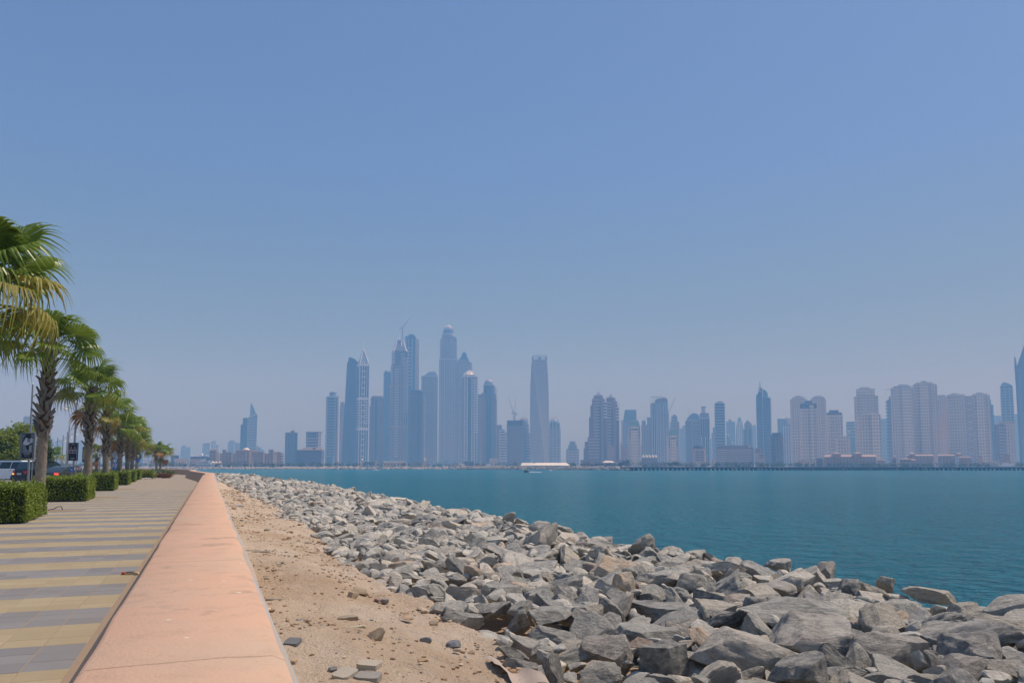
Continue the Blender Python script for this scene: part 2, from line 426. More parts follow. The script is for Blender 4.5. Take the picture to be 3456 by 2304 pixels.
for r in range(-30, 150):
    for c in range(ncol):
        u = U_BL - .045 - (c+.5)*COLW; s = (r+.5)*ROW
        p = T_DIR*(S0+s) + N_DIR*u
        # is it inside the picture (with some margin)?
        if p.y < 3.2: continue
        px = CX + F*p.x/(p.y*CP - EYE*SP)
        vis = -60 < px < 3500
        far = p.length
        if px < -2600: continue
        cells.append((0 if vis else 1, far, r, c, u, s))
cells.sort()
rest = [[], []]
for k, (nv, far, r, c, u, s) in enumerate(cells):
    yel = 0 if (r // 3) % 2 == 0 else 1
    dz = random.uniform(-.0025, .0015)
    if k < 300:
        o = bpy.data.objects.new("paver", pm[yel]); COL.objects.link(o); o.parent = promenade
        o.location = (u, s, dz); o.rotation_euler = (R(random.uniform(-.25, .25)), R(random.uniform(-.25, .25)), R(random.uniform(-.3, .3)))
    else: rest[yel].append((u, s, dz))
for yel in (0, 1):
    A = np.array(rest[yel]); n = len(A)
    base = np.array([(-hx,-hy,-.012),(hx,-hy,-.012),(hx,hy,-.012),(-hx,hy,-.012),(-hx,-hy,0),(hx,-hy,0),(hx,hy,0),(-hx,hy,0)])
    V = (base[None] + A[:, None, :]).reshape(-1, 3)
    fb = np.array([(4,5,6,7),(0,1,5,4),(1,2,6,5),(2,3,7,6),(3,0,4,7)])
    Fc = (fb[None] + (np.arange(n)*8)[:, None, None]).reshape(-1, 4)
    me = mesh_np("distant_pavers", V, Fc)
    at_ = me.attributes.new("tint", 'FLOAT', 'POINT'); at_.data.foreach_set("value", np.repeat(rng.random(n), 8).astype(np.float32))
    link("distant_paver", me, M['pav_y' if yel else 'pav_g'], promenade, kind="stuff")
# joint sand just under the paver tops
b = MB(); L = [(U_BL+.012, -12), (U_BL+.012, 149.5*ROW), (U_BL-12.1, 149.5*ROW), (U_BL-12.1, -12)]
b.add([(x, y, -.0045) for x, y in L], [(0,1,2,3)]); j = b.build("joint_sand", M['grout'], promenade)
# ------------------------------------------------------------ sand strip and rock bed
def nz(x, y, z=0): return mn.noise(Vector((x, y, z)))
def fr(x, y, z=0): return mn.fractal(Vector((x, y, z)), .8, 2.0, 5)
EDGE = [(0, 2.0), (5.4, 2.0), (6.4, 2.2), (7.7, 2.2), (9.8, 2.05), (11.5, 1.9), (13.4, 1.75), (15, 1.75), (19, 2.15), (22, 2.15), (24, 1.8), (31, 2.2), (42, 1.75), (68, .95), (400, .9)]
def edge_u(s): return float(np.interp(s, [e_[0] for e_ in EDGE], [e_[1] for e_ in EDGE])) + .10*nz(s*.8, 2.2) + .16*nz(s*2.3, 5.2)
def sand_z(s, u):
    ue = edge_u(s); z = .13 - .2*max(0, min(1, (u-.5)/(ue-.5)))
    z += .05*fr(s*.7, u*.9, 1) + .022*fr(s*2.6, u*2.6, 3) + .012*fr(s*8, u*8, 5)
    z += .13*math.exp(-((u-1.15)**2/.16 + (s-10.2)**2/4.5)) + .07*math.exp(-((u-1.0)**2/.3 + (s-6.2)**2/.8))
    if u > ue + .15: z -= min(.55, (u-ue-.15)*1.1)
    return z
def bed_z(s, u):
    if u < 8.3: return sand_z(s, u)
    return max(-6.5, -.75 - (u-8.3)*.62)
def terrain(name, s0, s1, ds, us, m, zf):
    V = []; Fc = []; ss = np.arange(s0, s1 + ds*.5, ds); k = len(us)
    for i, s in enumerate(ss):
        for u in us: V.append(tuple(su(s, u, zf(s, u))))
        if i:
            a = (i-1)*k; b = i*k
            for j in range(k-1): Fc.append((a+j, a+j+1, b+j+1, b+j))
    o = link(name, mesh_np(name, V, Fc, True), m, kind="structure"); return o
USN = list(np.arange(.3, 4.2, .045)) 
terrain("sand", 2, 16, .045, USN, M['sand'], sand_z)
terrain("sand", 16, 60, .14, list(np.arange(.3, 4.3, .12)), M['sand'], sand_z)
terrain("sand", 60, SMAX-3, .8, list(np.arange(.3, 4.3, .4)), M['sand'], sand_z)
terrain("sand", -8, 2, .5, list(np.arange(.3, 4.3, .3)), M['sand'], sand_z)
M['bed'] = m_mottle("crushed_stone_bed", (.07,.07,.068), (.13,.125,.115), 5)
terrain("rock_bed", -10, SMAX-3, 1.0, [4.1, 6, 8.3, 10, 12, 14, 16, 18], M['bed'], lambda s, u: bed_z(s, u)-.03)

# ------------------------------------------------------------ armour stones
import bmesh
def ico(sub):
    bm = bmesh.new(); bmesh.ops.create_icosphere(bm, subdivisions=sub, radius=1.0)
    bm.verts.ensure_lookup_table(); V = np.array([v.co[:] for v in bm.verts]); Fc = np.array([[v.index for v in f.verts] for f in bm.faces]); bm.free(); return V, Fc
ICO = {k: ico(k) for k in (1, 2, 3, 5)}
def rock_verts(sub, seed, fine=True):
    r = np.random.default_rng(seed); V, Fc = ICO[sub]; V = V.copy()
    n = r.normal(size=(int(r.integers(8, 13)), 3)); n /= np.linalg.norm(n, axis=1)[:, None]
    n = np.vstack([n, [[.1*r.normal(), .1*r.normal(), 1]], [[0, 0, -1]]]); n /= np.linalg.norm(n, axis=1)[:, None]
    d = r.uniform(.42, .8, len(n)); d[-2] = r.uniform(.5, .75)
    for _ in range(2):
        for nk, dk in zip(n, d):
            e = V @ nk - dk; V -= np.where(e > 0, e, 0)[:, None] * nk
    if fine:
        off = r.uniform(0, 60)
        D = np.array([mn.fractal(Vector((v[0]*1.5+off, v[1]*1.5, v[2]*1.5)), .7, 2.1, 7)*.075 + abs(mn.noise(Vector((v[0]*2.2, v[1]*2.2+off, v[2]*2.2))))*.09 for v in V])
        V = V * (1 + D)[:, None]
    V -= V.mean(0); V /= (V.max(0)-V.min(0)).max()*.5
    return V, Fc
NB = 16
hi = []
for k in range(NB):
    V, Fc = rock_verts(5, 100+k); me = mesh_np("boulder", V, Fc, False); me.materials.append(M['rock']); hi.append(me)
for me in hi:
    me.polygons.foreach_set("use_smooth", [True]*len(me.polygons)); me.set_sharp_from_angle(angle=R(20))
mid = [rock_verts(3, 100+k, True) for k in range(NB)]
low = [rock_verts(2, 300+k, True) for k in range(NB)]
tiny = [rock_verts(1, 500+k, False) for k in range(NB)]

def surf(s, u):
    z = -.06 + .11*nz(s*.35, u*.5, 8) + .16*nz(s*1.1, u*1.1, 9)
    ue = edge_u(s)
    z -= .12*math.exp(-(u-ue)/.5) if u > ue else .12
    if u > 7.6: z -= (u-7.6)*.55
    return z
rocks = []     # (x, y, z, rx, ry, rz, Euler, level)
cell = {}
def near_ok(x, y, r, k=.62):
    cx, cy = int(x//1.5), int(y//1.5)
    for i in (-1, 0, 1):
        for j in (-1, 0, 1):
            for (a, b, c) in cell.get((cx+i, cy+j), ()):
                if (a-x)**2 + (b-y)**2 < (k*(r+c))**2: return False
    return True
def put(x, y, r): cell.setdefault((int(x//1.5), int(y//1.5)), []).append((x, y, r))
def add_rock(s, u, r, aspect=None, z=None, flat=None, tilt=22):
    q = su(s, u)
    a = aspect or random.uniform(.62, 1.0); h = flat or random.uniform(.36, .68)
    zz = surf(s, u) if z is None else z
    rocks.append([q.x, q.y, zz - r*h*.45, r, r*a, r*h, (R(random.gauss(0, tilt)), R(random.gauss(0, tilt)), random.uniform(0, 6.28)), None])
    put(q.x, q.y, r*(.5+.5*a))
# the stones that stand out in the photograph: (x, y of the middle, width, height, tint of the stone, turned about z)
HERO = [(1995,1848,120,48,'p',.2),(2105,1972,120,95,'p',1.1),(2052,2190,175,140,'k',.5),(2190,2150,230,120,'g',.2),(2235,2225,170,115,'d',.7),(1755,2250,115,75,'g',0),
 (1862,2140,155,55,'g',0),(1692,1992,130,66,'g',.2),(1822,2003,130,52,'g',0),(2723,2066,370,105,'g',0),(2760,2150,430,160,'k',.1),(2530,2200,400,170,'c',0),(2725,2262,250,140,'d',.3),
 (3020,2190,270,140,'k',.2),(3302,2190,230,135,'d',.4),(3163,2008,180,58,'c',0),(2795,1922,84,62,'k',.4),(2997,1966,75,58,'g',.2),(3262,2075,165,95,'c',.3),(3400,2262,150,110,'c',.5),
 (3270,2275,200,100,'k',.1),(2985,2085,165,120,'c',.8),(2545,2035,95,66,'d',.3),(2440,2080,110,60,'d',0),(2330,1965,120,80,'g',.3),(2220,1960,150,60,'c',0),(2600,1985,170,48,'k',0),
 (2870,1985,110,75,'d',.4),(2640,1900,105,44,'g',0),(2040,2270,140,66,'g',.1),(1870,2260,90,110,'d',.9),(1990,2075,130,70,'c',.3),(1560,2090,135,66,'g',.2),(1640,2060,120,56,'d',0)]
def hero_mat(name, c0, c1):
    m = M['rock'].copy(); m.name = name
    for n in m.node_tree.nodes:
        if n.bl_idname == "ShaderNodeValToRGB" and n.color_ramp.interpolation == 'CONSTANT':
            for i, e in enumerate(n.color_ramp.elements): c = c0 if i % 2 else c1; e.color = (*c, 1)
    return m
HM = {'p': hero_mat("peach_stone", (.62,.45,.29), (.56,.42,.28)), 'k': hero_mat("pinkish_grey_stone", (.38,.34,.29), (.35,.31,.27)), 'g': hero_mat("pale_grey_stone", (.36,.35,.31), (.32,.315,.28)),
      'd': hero_mat("dark_grey_stone", (.19,.19,.18), (.24,.235,.22)), 'c': hero_mat("cream_streaked_stone", (.46,.41,.32), (.40,.36,.30))}
for (x, y, w, h, c, tz) in HERO:
    p = ground(x, y + h*.3, -.1); k = p.y/F; r = w*k/2; hh = h*k/2*1.15
    rocks.append([p.x, p.y + r*.25, -.1 + hh*.25, r*1.05, r*.75, hh*1.25, (R(random.gauss(0, 8)), R(random.gauss(0, 8)), tz*.5), c]); put(p.x, p.y+r*.25, r*.85)
def scatter(n, s0, s1, u0, u1, rfun, k):
    for _ in range(n):
        s = random.uniform(s0, s1); u = random.uniform(u0, u1)
        if u < edge_u(s) + .1: continue
        r = rfun(s, u); q = su(s, u)
        if r > (u-edge_u(s))*.8 + .13: r = max(.07, (u-edge_u(s))*.8 + .13)*random.uniform(.6, 1)
        if near_ok(q.x, q.y, r, k): add_rock(s, u, r)
def g(u): return max(0, min(1, (u-2)/5.5))
scatter(700, 1, 60, 4.6, 8.7, lambda s, u: random.uniform(.32, .44)+.26*g(u)*random.random()**2, .74)
scatter(6000, 1, 60, 2.6, 9.5, lambda s, u: random.uniform(.17, .27)+.10*g(u), .64)
scatter(12000, 1, 60, 1.9, 9.5, lambda s, u: random.uniform(.13, .22), .62)
scatter(9000, 1, 32, 1.9, 8.8, lambda s, u: random.uniform(.07, .12), .6)
scatter(5000, 60, SMAX-4, 1.4, 10.5, lambda s, u: random.uniform(.3, .62), .62)
scatter(7000, 60, 135, 1.4, 9, lambda s, u: random.uniform(.16, .28), .62)
scatter(3200, 1, SMAX-4, 9.5, 15.5, lambda s, u: random.uniform(.35, .6), .64)
def imp(r):
    p = Vector(r[:3]); 
    if p.y < 2.5: return 0
    px = CX + F*p.x/p.y; py = HZ + F*(EYE-p.z)/p.y
    if not (-80 < px < 3540 and py < 2380): return .001*r[3]
    d = p.dot(N_DIR)
    return r[3]/p.length * (.3 if d > 9 else 1) * (2 if r[7] else 1)
rocks.sort(key=imp, reverse=True)
riprap = empty("rock_revetment", (0, 0, 0), "broad band of grey armour stones between the sand strip and the sea", "rocks")
for i, r in enumerate(rocks[:300]):
    me = hi[i % NB]
    if r[7]:
        key = (i % NB, r[7])
        hm_cache = globals().setdefault("hm_cache", {})
        if key not in hm_cache: m2 = me.copy(); m2.materials[0] = HM[r[7]]; hm_cache[key] = m2
        me = hm_cache[key]
    o = bpy.data.objects.new("boulder", me); COL.objects.link(o); o.parent = riprap
    o.location = r[:3]; o.scale = r[3:6]; o.rotation_euler = r[6]
def join_rocks(name, lst, pool, m):
    VV = []; FF = []; TT = []; n = 0
    for i, r in enumerate(lst):
        V, Fc = pool[i % len(pool)]; E = np.array(Euler(r[6]).to_matrix())
        W = (V*np.array(r[3:6])) @ E.T + np.array(r[:3]); VV.append(W); FF.append(Fc+n); n += len(V); TT.append(np.full(len(V), random.random(), dtype=np.float32))
    me = mesh_np(name, np.vstack(VV), np.vstack(FF), False)
    a = me.attributes.new("tint", 'FLOAT', 'POINT'); a.data.foreach_set("value", np.concatenate(TT))
    return me
others = rocks[300:]
A = [r for r in others if imp(r) > .0125]; B_ = [r for r in others if .004 < imp(r) <= .0125]; C_ = [r for r in others if imp(r) <= .004]
print("rocks", len(rocks), len(A), len(B_), len(C_))
me_all = []
for nm, l, pool in (("near_filler", A, mid), ("filler", B_, low), ("far_filler", C_, tiny)):
    if l: me_all.append(join_rocks(nm, l, pool, None))
# one part for all the stones past the first 300
bm = bmesh.new()
for me in me_all: bm.from_mesh(me)
me = bpy.data.meshes.new("smaller_boulders"); bm.to_mesh(me); bm.free()
me.polygons.foreach_set("use_smooth", [False]*len(me.polygons))
link("smaller_boulder", me, M['rock_a'], riprap, kind="stuff")

# ------------------------------------------------------------ loose stones, slabs and planks on the sand
def loose(name, x, y, w, h, c0, c1, label, cat, seed, flat=None, rz=0., group=None):
    p = ground(x, y, .05); s_, u_ = p.dot(T_DIR), p.dot(N_DIR); z = sand_z(s_, u_); p = ground(x, y, z)
    k = 1.2*p.y/F; r = w*k/2; hh = h*k/2
    V, Fc = rock_verts(3, seed); V = V*np.array((r, r*.75, hh)); V = V @ np.array(Euler((R(random.gauss(0,5)), R(random.gauss(0,5)), rz)).to_matrix()).T
    me = mesh_np(name, V, Fc, True); me.set_sharp_from_angle(angle=R(30))
    o = link(name, me, m_mottle(name + "_skin", c0, c1, 9, .9, .5, .01), None, (p.x, p.y + r*.3, z + hh*.45)); tag(o, label, cat, group)
    return o
GR = ((.17,.175,.17), (.25,.245,.23)); TN = ((.33,.25,.17), (.42,.33,.22)); 
for a in [("stone",1213,2008,56,40,*TN,"tan pitted stone at the inner end of the boulders, left of a darker pair","stone",1),
          ("stone",1188,2018,34,26,*TN,"smaller brown stone lying directly below the tan pitted stone beside the rocks","stone",2),
          ("stone",1170,2100,58,30,(.25,.21,.16),(.36,.29,.2),"lumpy grey brown stone in the middle of the sand strip","stone",3),
          ("stone",1204,2125,50,20,(.5,.43,.3),(.42,.35,.24),"cream flat stone in front of the lumpy grey brown one","stone",4),
          ("stone",1268,2158,66,46,*TN,"largest sandy brown stone alone on the open sand","stone",5),
          ("stone",1016,2098,32,14,*GR,"small dark grey stone on the sand close to the wall","stone",6),
          ("stone",1296,2034,30,20,*GR,"round grey green stone on sand between reddish stone and boulders","stone",7),
          ("stone",1272,2027,26,12,(.24,.13,.11),(.3,.18,.15),"small dark reddish stone beside the grey green one","stone",8),
          ("stone",1532,2185,46,28,(.14,.15,.16),(.2,.2,.2),"blocky dark blue grey stone on the sand near the lower boulders","stone",9),
          ("stone",1434,2168,36,22,*GR,"flat grey green stone half in the sand above the tarpaulin","stone",10),
          ("stone",1466,2108,34,24,*TN,"brown rounded stone at the sand edge touching the boulders","stone",11),
          ("stone",1374,2088,44,16,(.4,.28,.18),(.46,.34,.22),"pair sized orange brown lump half way along the sand edge","stone",12),
          ("stone",1425,2232,30,18,(.36,.24,.14),(.42,.3,.18),"crumbly orange clod low on the right of the sand","stone",13),
          ("stone",1545,2196,24,12,(.42,.34,.25),(.36,.3,.22),"little pale stone just below the blocky dark blue one","stone",14),
          ("stone",1120,2262,28,16,*GR,"small grey stone beside the broken concrete slabs","stone",15)]:
    loose(*a)
def slab(name, x, y, w, h, d, c0, c1, label, cat, rz, tilt=0):
    p = ground(x, y, .1); z = sand_z(p.dot(T_DIR), p.dot(N_DIR)); p = ground(x, y, z); k = p.y/F
    W, H, D = w*k/2, h*k, d
    b = MB(); n = 7
    top = [(W*math.copysign(abs(math.cos(a))**.35, math.cos(a))*random.uniform(.9, 1.03), D*math.copysign(abs(math.sin(a))**.35, math.sin(a))*random.uniform(.88, 1.04)) for a in [2*math.pi*i/(2*n)+.1 for i in range(2*n)]]
    b.prism(top, 0, H, axis='z'); o = b.build(name, m_mottle(name + "_skin", c0, c1, 12, .9, .4, .01), None)
    o.location = (p.x, p.y, z-.012); o.rotation_euler = (R(tilt), R(tilt*.5), rz); return tag(o, label, cat)
slab("concrete_slab", 1165, 2278, 66, 19, .075, (.32,.285,.23), (.42,.37,.29), "left broken pale slab at the bottom of the sand strip", "slab", -.45, 8)
slab("concrete_slab", 1243, 2290, 84, 22, .07, (.22,.21,.19), (.32,.29,.25), "lower grey slab of the two stacked at the bottom of the sand", "slab", -.12, 4)
o = slab("concrete_slab", 1246, 2270, 78, 16, .06, (.36,.31,.24), (.44,.38,.29), "upper tan slab stacked on the grey one at the bottom of the sand", "slab", -.16, 5); o.location.z += .05
slab("asphalt_chunk", 988, 2168, 50, 14, .07, (.10,.105,.11), (.17,.17,.17), "dark broken asphalt piece against the wall foot", "rubble", -.1, 6)
slab("timber_plank", 925, 2020, 58, 5, .028, (.26,.22,.18), (.33,.28,.22), "grey brown plank touching the foot of the seaward wall face", "plank", -.1)
slab("timber_plank", 880, 1864, 58, 8, .05, (.38,.32,.23), (.3,.25,.18), "thick tan plank on the sand in the row nearest the photographer", "plank", .12)
slab("timber_plank", 852, 1857, 50, 4, .03, (.36,.3,.22), (.28,.23,.17), "thin plank just behind the thick tan plank", "plank", -.05)
slab("timber_plank", 850, 1796, 30, 5, .05, (.40,.34,.24), (.3,.25,.17), "short pale plank alone on the mid sand left of brown clod", "plank", 0)
slab("timber_plank", 901, 1790, 17, 7, .09, (.33,.28,.19), (.26,.22,.15), "squat brown wood block right of the short pale plank", "wood block", .1)
slab("timber_plank", 796, 1688, 42, 3, .06, (.33,.28,.2), (.26,.21,.15), "far long brown plank lying behind the grey sheet", "plank", .1)
slab("metal_sheet", 800, 1707, 38, 4, .28, (.30,.29,.31), (.36,.35,.36), "flat purplish grey sheet lying on the far sand", "sheet", .5)
# dark pebbles and clods
VV = []; FF = []; TT = []; n = 0
for i in range(5200):
    s = 3 + 45*random.random()**1.6; u = random.uniform(.5, 2.6)
    if nz(s*.6, u*1.4, 21) < -.05 and random.random() < .8: continue
    if u > edge_u(s)+.2: continue
    r = random.uniform(.006, .02) * (1 + .02*s) * (2.4 if random.random() < .08 else 1)
    V, Fc = tiny[i % NB]; q = su(s, u); V = V*np.array((r, r*.8, r*.6)) @ np.array(Euler((0, 0, random.random()*6)).to_matrix()).T + np.array((q.x, q.y, sand_z(s, u)+r*.2))
    VV.append(V); FF.append(Fc+n); n += len(V); TT.append(np.full(len(V), random.random(), dtype=np.float32))
me = mesh_np("pebbles", np.vstack(VV), np.vstack(FF), False); a = me.attributes.new("tint", 'FLOAT', 'POINT'); a.data.foreach_set("value", np.concatenate(TT))
mp = mat("pebble", (.3,.22,.15), .9); t = NT(mp); A_ = t.n("Attribute"); A_.attribute_name = "tint"
t.out(t.ramp(A_.outputs["Fac"], [(0,(.30,.19,.11)), (.35,(.38,.27,.17)), (.6,(.34,.27,.19)), (.8,(.52,.42,.31)), (.95,(.19,.18,.17))], 'CONSTANT'))
o = link("pebbles", me, mp, kind="stuff"); tag(o, "scattered pebbles and clods over the sand strip", "pebbles")

# litter by the wall foot on the paving
p = ground(440, 1938, 0)
b = MB(); b.prism([(-.10,0),(-.09,.022),(-.02,.032),(.09,.028),(.11,.006),(.1,0)], -.028, .03, 0)
can = empty("crushed_carton", (p.x, p.y, .001), "crushed beige and red drink carton lying on the paving beside the wall", "litter", rz=.15)
b.build("carton_body", mat("beige_card", (.5,.38,.22), .8), can)
b = MB(); b.box(-.105,-.068,-.03,.031,.004,.034); b.build("red_lid", mat("red_lid", (.6,.05,.02), .5), can)
b = MB(); b.prism([(-.06,.030),(-.03,.040),(.02,.038),(.05,.031)], -.022, .02); b.build("dark_flap", mat("dark_flap", (.05,.05,.06), .6), can)

# geotextile sheet showing at the edge of the stones
V = []; Fc = []
for i in range(9):
    for j in range(7):
        a, w_ = i/8, j/6; q = ground(1625 + 95*a + 20*math.sin(a*3), 2205 + 110*a, 0); q2 = q + N_DIR*(.02 + .26*w_*(.5+.5*a)); s_, u_ = q2.dot(T_DIR), q2.dot(N_DIR)
        V.append((q2.x, q2.y, sand_z(s_, min(u_, edge_u(s_))) + .03 + .03*math.sin(w_*5+a*4) + .01*nz(a*6, w_*6)))
for i in range(8):
    for j in range(6): k_ = i*7+j; Fc.append((k_, k_+7, k_+8, k_+1))
o = link("geotextile_sheet", mesh_np("geotextile_sheet", V, Fc, True), m_mottle("geotextile", (.36,.29,.23), (.44,.36,.29), 6, .95)); tag(o, "curled tan fabric sheet poking out between sand and stones at the bottom", "fabric sheet")
# ------------------------------------------------------------ the far shore and its skyline
LAND_Z = -2.2
b = MB(); b.box(-4300, 4300, 1120, 4300, WATER_Z-.5, LAND_Z); o = b.build("far_shore_ground", m_mottle("far_ground", (.30,.27,.2), (.38,.33,.25), .02)); o["kind"] = "structure"

W = dict(
 glass=facade("blue_glass_facade", (.10,.17,.24), (.05,.10,.16), 3, 3.8, .8, .7, .35),
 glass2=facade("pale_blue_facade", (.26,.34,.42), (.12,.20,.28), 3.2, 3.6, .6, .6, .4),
 dark=facade("dark_facade", (.13,.15,.19), (.05,.08,.12), 3.6, 3.6, .6, .55),
 grey=facade("grey_facade", (.27,.28,.31), (.10,.13,.18), 4.2, 3.6, .5, .5),
 brown=facade("brown_facade", (.29,.245,.225), (.11,.13,.18), 4.4, 3.6, .45, .5),
 beige=facade("beige_facade", (.58,.49,.38), (.14,.16,.19), 4.8, 3.7, .42, .48),
 cream=facade("cream_facade", (.74,.65,.51), (.12,.14,.17), 5.2, 7.0, .42, .42),
 hotel=facade("hotel_facade", (.40,.33,.27), (.13,.15,.19), 5.0, 4.2, .42, .45),
 teal=facade("teal_glass_facade", (.16,.27,.30), (.08,.17,.21), 3.4, 3.7, .7, .6, .35),
 conc=m_mottle("raw_concrete", (.20,.19,.18), (.27,.26,.25), .05),
 white=mat("white_cladding", (.72,.74,.76), .5), pale=mat("pale_stone_cladding", (.52,.50,.47), .7), pink=mat("pink_stone", (.42,.33,.29), .8),
 tile=mat("terracotta_tiles", (.37,.29,.245), .8), gold=mat("sandstone_trim", (.60,.47,.33), .7), steel=mat("grey_steel", (.30,.31,.33), .5, .3),
 green=mat("green_copper_roof", (.22,.36,.31), .6), net=mat("dark_netting", (.08,.09,.11), .9), canvas=mat("cream_canvas", (.78,.72,.60), .8), dome=mat("dome_cladding", (.38,.36,.38), .5))

class T:
    """a building: parts are given in picture units and scaled to metres at the building's own distance"""
    def __init__(s, name, label, cat, x0, x1, Y, yaw=0., dr=.8, group=None):
        s.Y = Y; s.k = Y/F; s.xc = (x0+x1)/2; s.w = (x1-x0)*s.k; s.D = s.w*dr
        X = at(s.xc, 1480, Y).x; th = math.atan2(X, Y)           # every front roughly faces the bay
        ay = abs(yaw); s.a = math.cos(th)/(math.cos(ay) + dr*math.sin(ay)); s.D *= s.a
        s.e = empty(name, (X + math.sin(th)*s.D/2, Y + math.cos(th)*s.D/2, LAND_Z), label, cat, group, yaw - th); s.zb = -1.0
    def X(s, x): return (x-s.xc)*s.k*s.a
    def Z(s, y): return EYE + (HZ-y)*s.k*1.0035 - LAND_Z
    def put(s, part, b, m, smooth=False): 
        m = [W[q] if isinstance(q, str) else q for q in (m if isinstance(m, list) else [m])]
        return b.build(part, m, s.e, smooth)
    def box(s, m, x0, x1, yt, yb=None, f=0., r=0., part="wall"):
        """f, r: how far the front and the rear are set in, as shares of the depth"""
        b = MB(); b.box(s.X(x0), s.X(x1), -s.D/2 + f*s.D, s.D/2 - r*s.D, s.zb if yb is None else s.Z(yb), s.Z(yt)); s.put(part, b, m); return s
    def bands(s, m, x0, x1, yt, yb, pitch=3.6, th=.9, out=1.0, f=0., r=0., part="balcony_slab"):
        b = MB(); z = s.Z(yb)
        while z < s.Z(yt):
            b.box(s.X(x0)-out, s.X(x1)+out, -s.D/2 + f*s.D - out, s.D/2 - r*s.D + out*.5, z, z+th); z += pitch
        s.put(part, b, m)["kind"] = "stuff"; return s
    def fins(s, m, xs, w, yt, yb=None, out=1.2, f=0., part="pilaster"):
        for x in xs:
            b = MB(); b.box(s.X(x-w/2), s.X(x+w/2), -s.D/2 + f*s.D - out, -s.D/2 + f*s.D + 2, (s.zb+.3) if yb is None else s.Z(yb), s.Z(yt)); s.put(part, b, m)
        return s
    def sides(s, m, x, w, yt, yb=None, n=3, part="side_pilaster"):
        b = MB()
        for i in range(n):
            y = -s.D/2 + (i+.5)/n*s.D; b.box(s.X(x)-.8, s.X(x)+.9, y-w, y+w, (s.zb+.3) if yb is None else s.Z(yb), s.Z(yt))
        s.put(part, b, m); return s
    def dome(s, m, xc, r, yb, yt, part="dome", n=20, e=.5, f=0):
        b = MB(); R_ = r*s.k*s.a; h = s.Z(yt)-s.Z(yb)
        b.lathe([(R_*max(.01, math.cos(a))**(e*2), s.Z(yb)+h*math.sin(a)) for a in [math.pi/2*i/7 for i in range(8)]], n, (s.X(xc), f*s.D)); s.put(part, b, m, True); return s
    def cone(s, m, x0, x1, yb, xa, ya, part="roof", top=0., f=0., r=0.):
        b = MB(); y0, y1 = -s.D/2+f*s.D, s.D/2-r*s.D; t = top*s.k*s.a/2; X0, X1, XA = s.X(x0), s.X(x1), s.X(xa)
        b.add([(X0,y0,s.Z(yb)),(X1,y0,s.Z(yb)),(X1,y1,s.Z(yb)),(X0,y1,s.Z(yb)),(XA-t-.1,-t-.1,s.Z(ya)),(XA+t+.1,-t-.1,s.Z(ya)),(XA+t+.1,t+.1,s.Z(ya)),(XA-t-.1,t+.1,s.Z(ya))],
              [(0,1,5,4),(1,2,6,5),(2,3,7,6),(3,0,4,7),(4,5,6,7),(0,3,2,1)]); s.put(part, b, m); return s
    def frame4(s, m, x0, x1, yb, xa, ya, w=1.2, part="crown_rib"):
        y0, y1 = -s.D/2, s.D/2
        for X, y in ((s.X(x0), y0), (s.X(x1), y0), (s.X(x1), y1), (s.X(x0), y1)):
            b = MB(); b.cyl((X, y, s.Z(yb)), (s.X(xa), 0, s.Z(ya)), w, w*.6, 5); s.put(part, b, m)
        return s
    def spire(s, m, x, yb, yt, r=.9, y=0., part="spire"):
        b = MB(); b.cyl((s.X(x), y, s.Z(yb)-2), (s.X(x), y, s.Z(yt)), r, r*.35, 6); s.put(part, b, m); return s
    def prism(s, m, poly, f=0., r=0., part="wall"):
        b = MB(); b.prism([(s.X(x), s.Z(y) if y < 1570 else s.zb) for x, y in poly], -s.D/2+f*s.D, s.D/2-r*s.D); s.put(part, b, m); return s
    def cyl(s, m, xc, r, yt, yb=None, part="wall", n=20, y=0., rt=None):
        b = MB(); R_ = r*s.k*s.a; z0 = s.zb if yb is None else s.Z(yb)
        b.cyl((s.X(xc), y, z0), (s.X(xc), y, s.Z(yt)), R_, (rt if rt is not None else r)*s.k*s.a, n); s.put(part, b, m); return s
    def rings(s, m, xc, r, yt, yb, pitch=7, th=1.4, out=1.2, part="balcony_slab"):
        b = MB(); z = s.Z(yb)
        while z < s.Z(yt): b.cyl((s.X(xc), 0, z), (s.X(xc), 0, z+th), r*s.k*s.a+out, None, 16); z += pitch
        s.put(part, b, m)["kind"] = "stuff"; return s
    def arches(s, m, xc, r, yb, yt, n=8, w=.9, e=.8, part="crown_rib"):
        """curved ribs rising to a point, as on the onion shaped crowns"""
        R_ = r*s.k*s.a; h = s.Z(yt)-s.Z(yb)
        for i in range(n):
            a = 2*math.pi*(i+.5)/n
            b = MB(); b.tube([(s.X(xc)+R_*math.cos(a)*(1-t**1.8), R_*math.sin(a)*(1-t**1.8), s.Z(yb)+h*t**e) for t in [j/5 for j in range(6)]], w, 4); s.put(part, b, m)
        return s
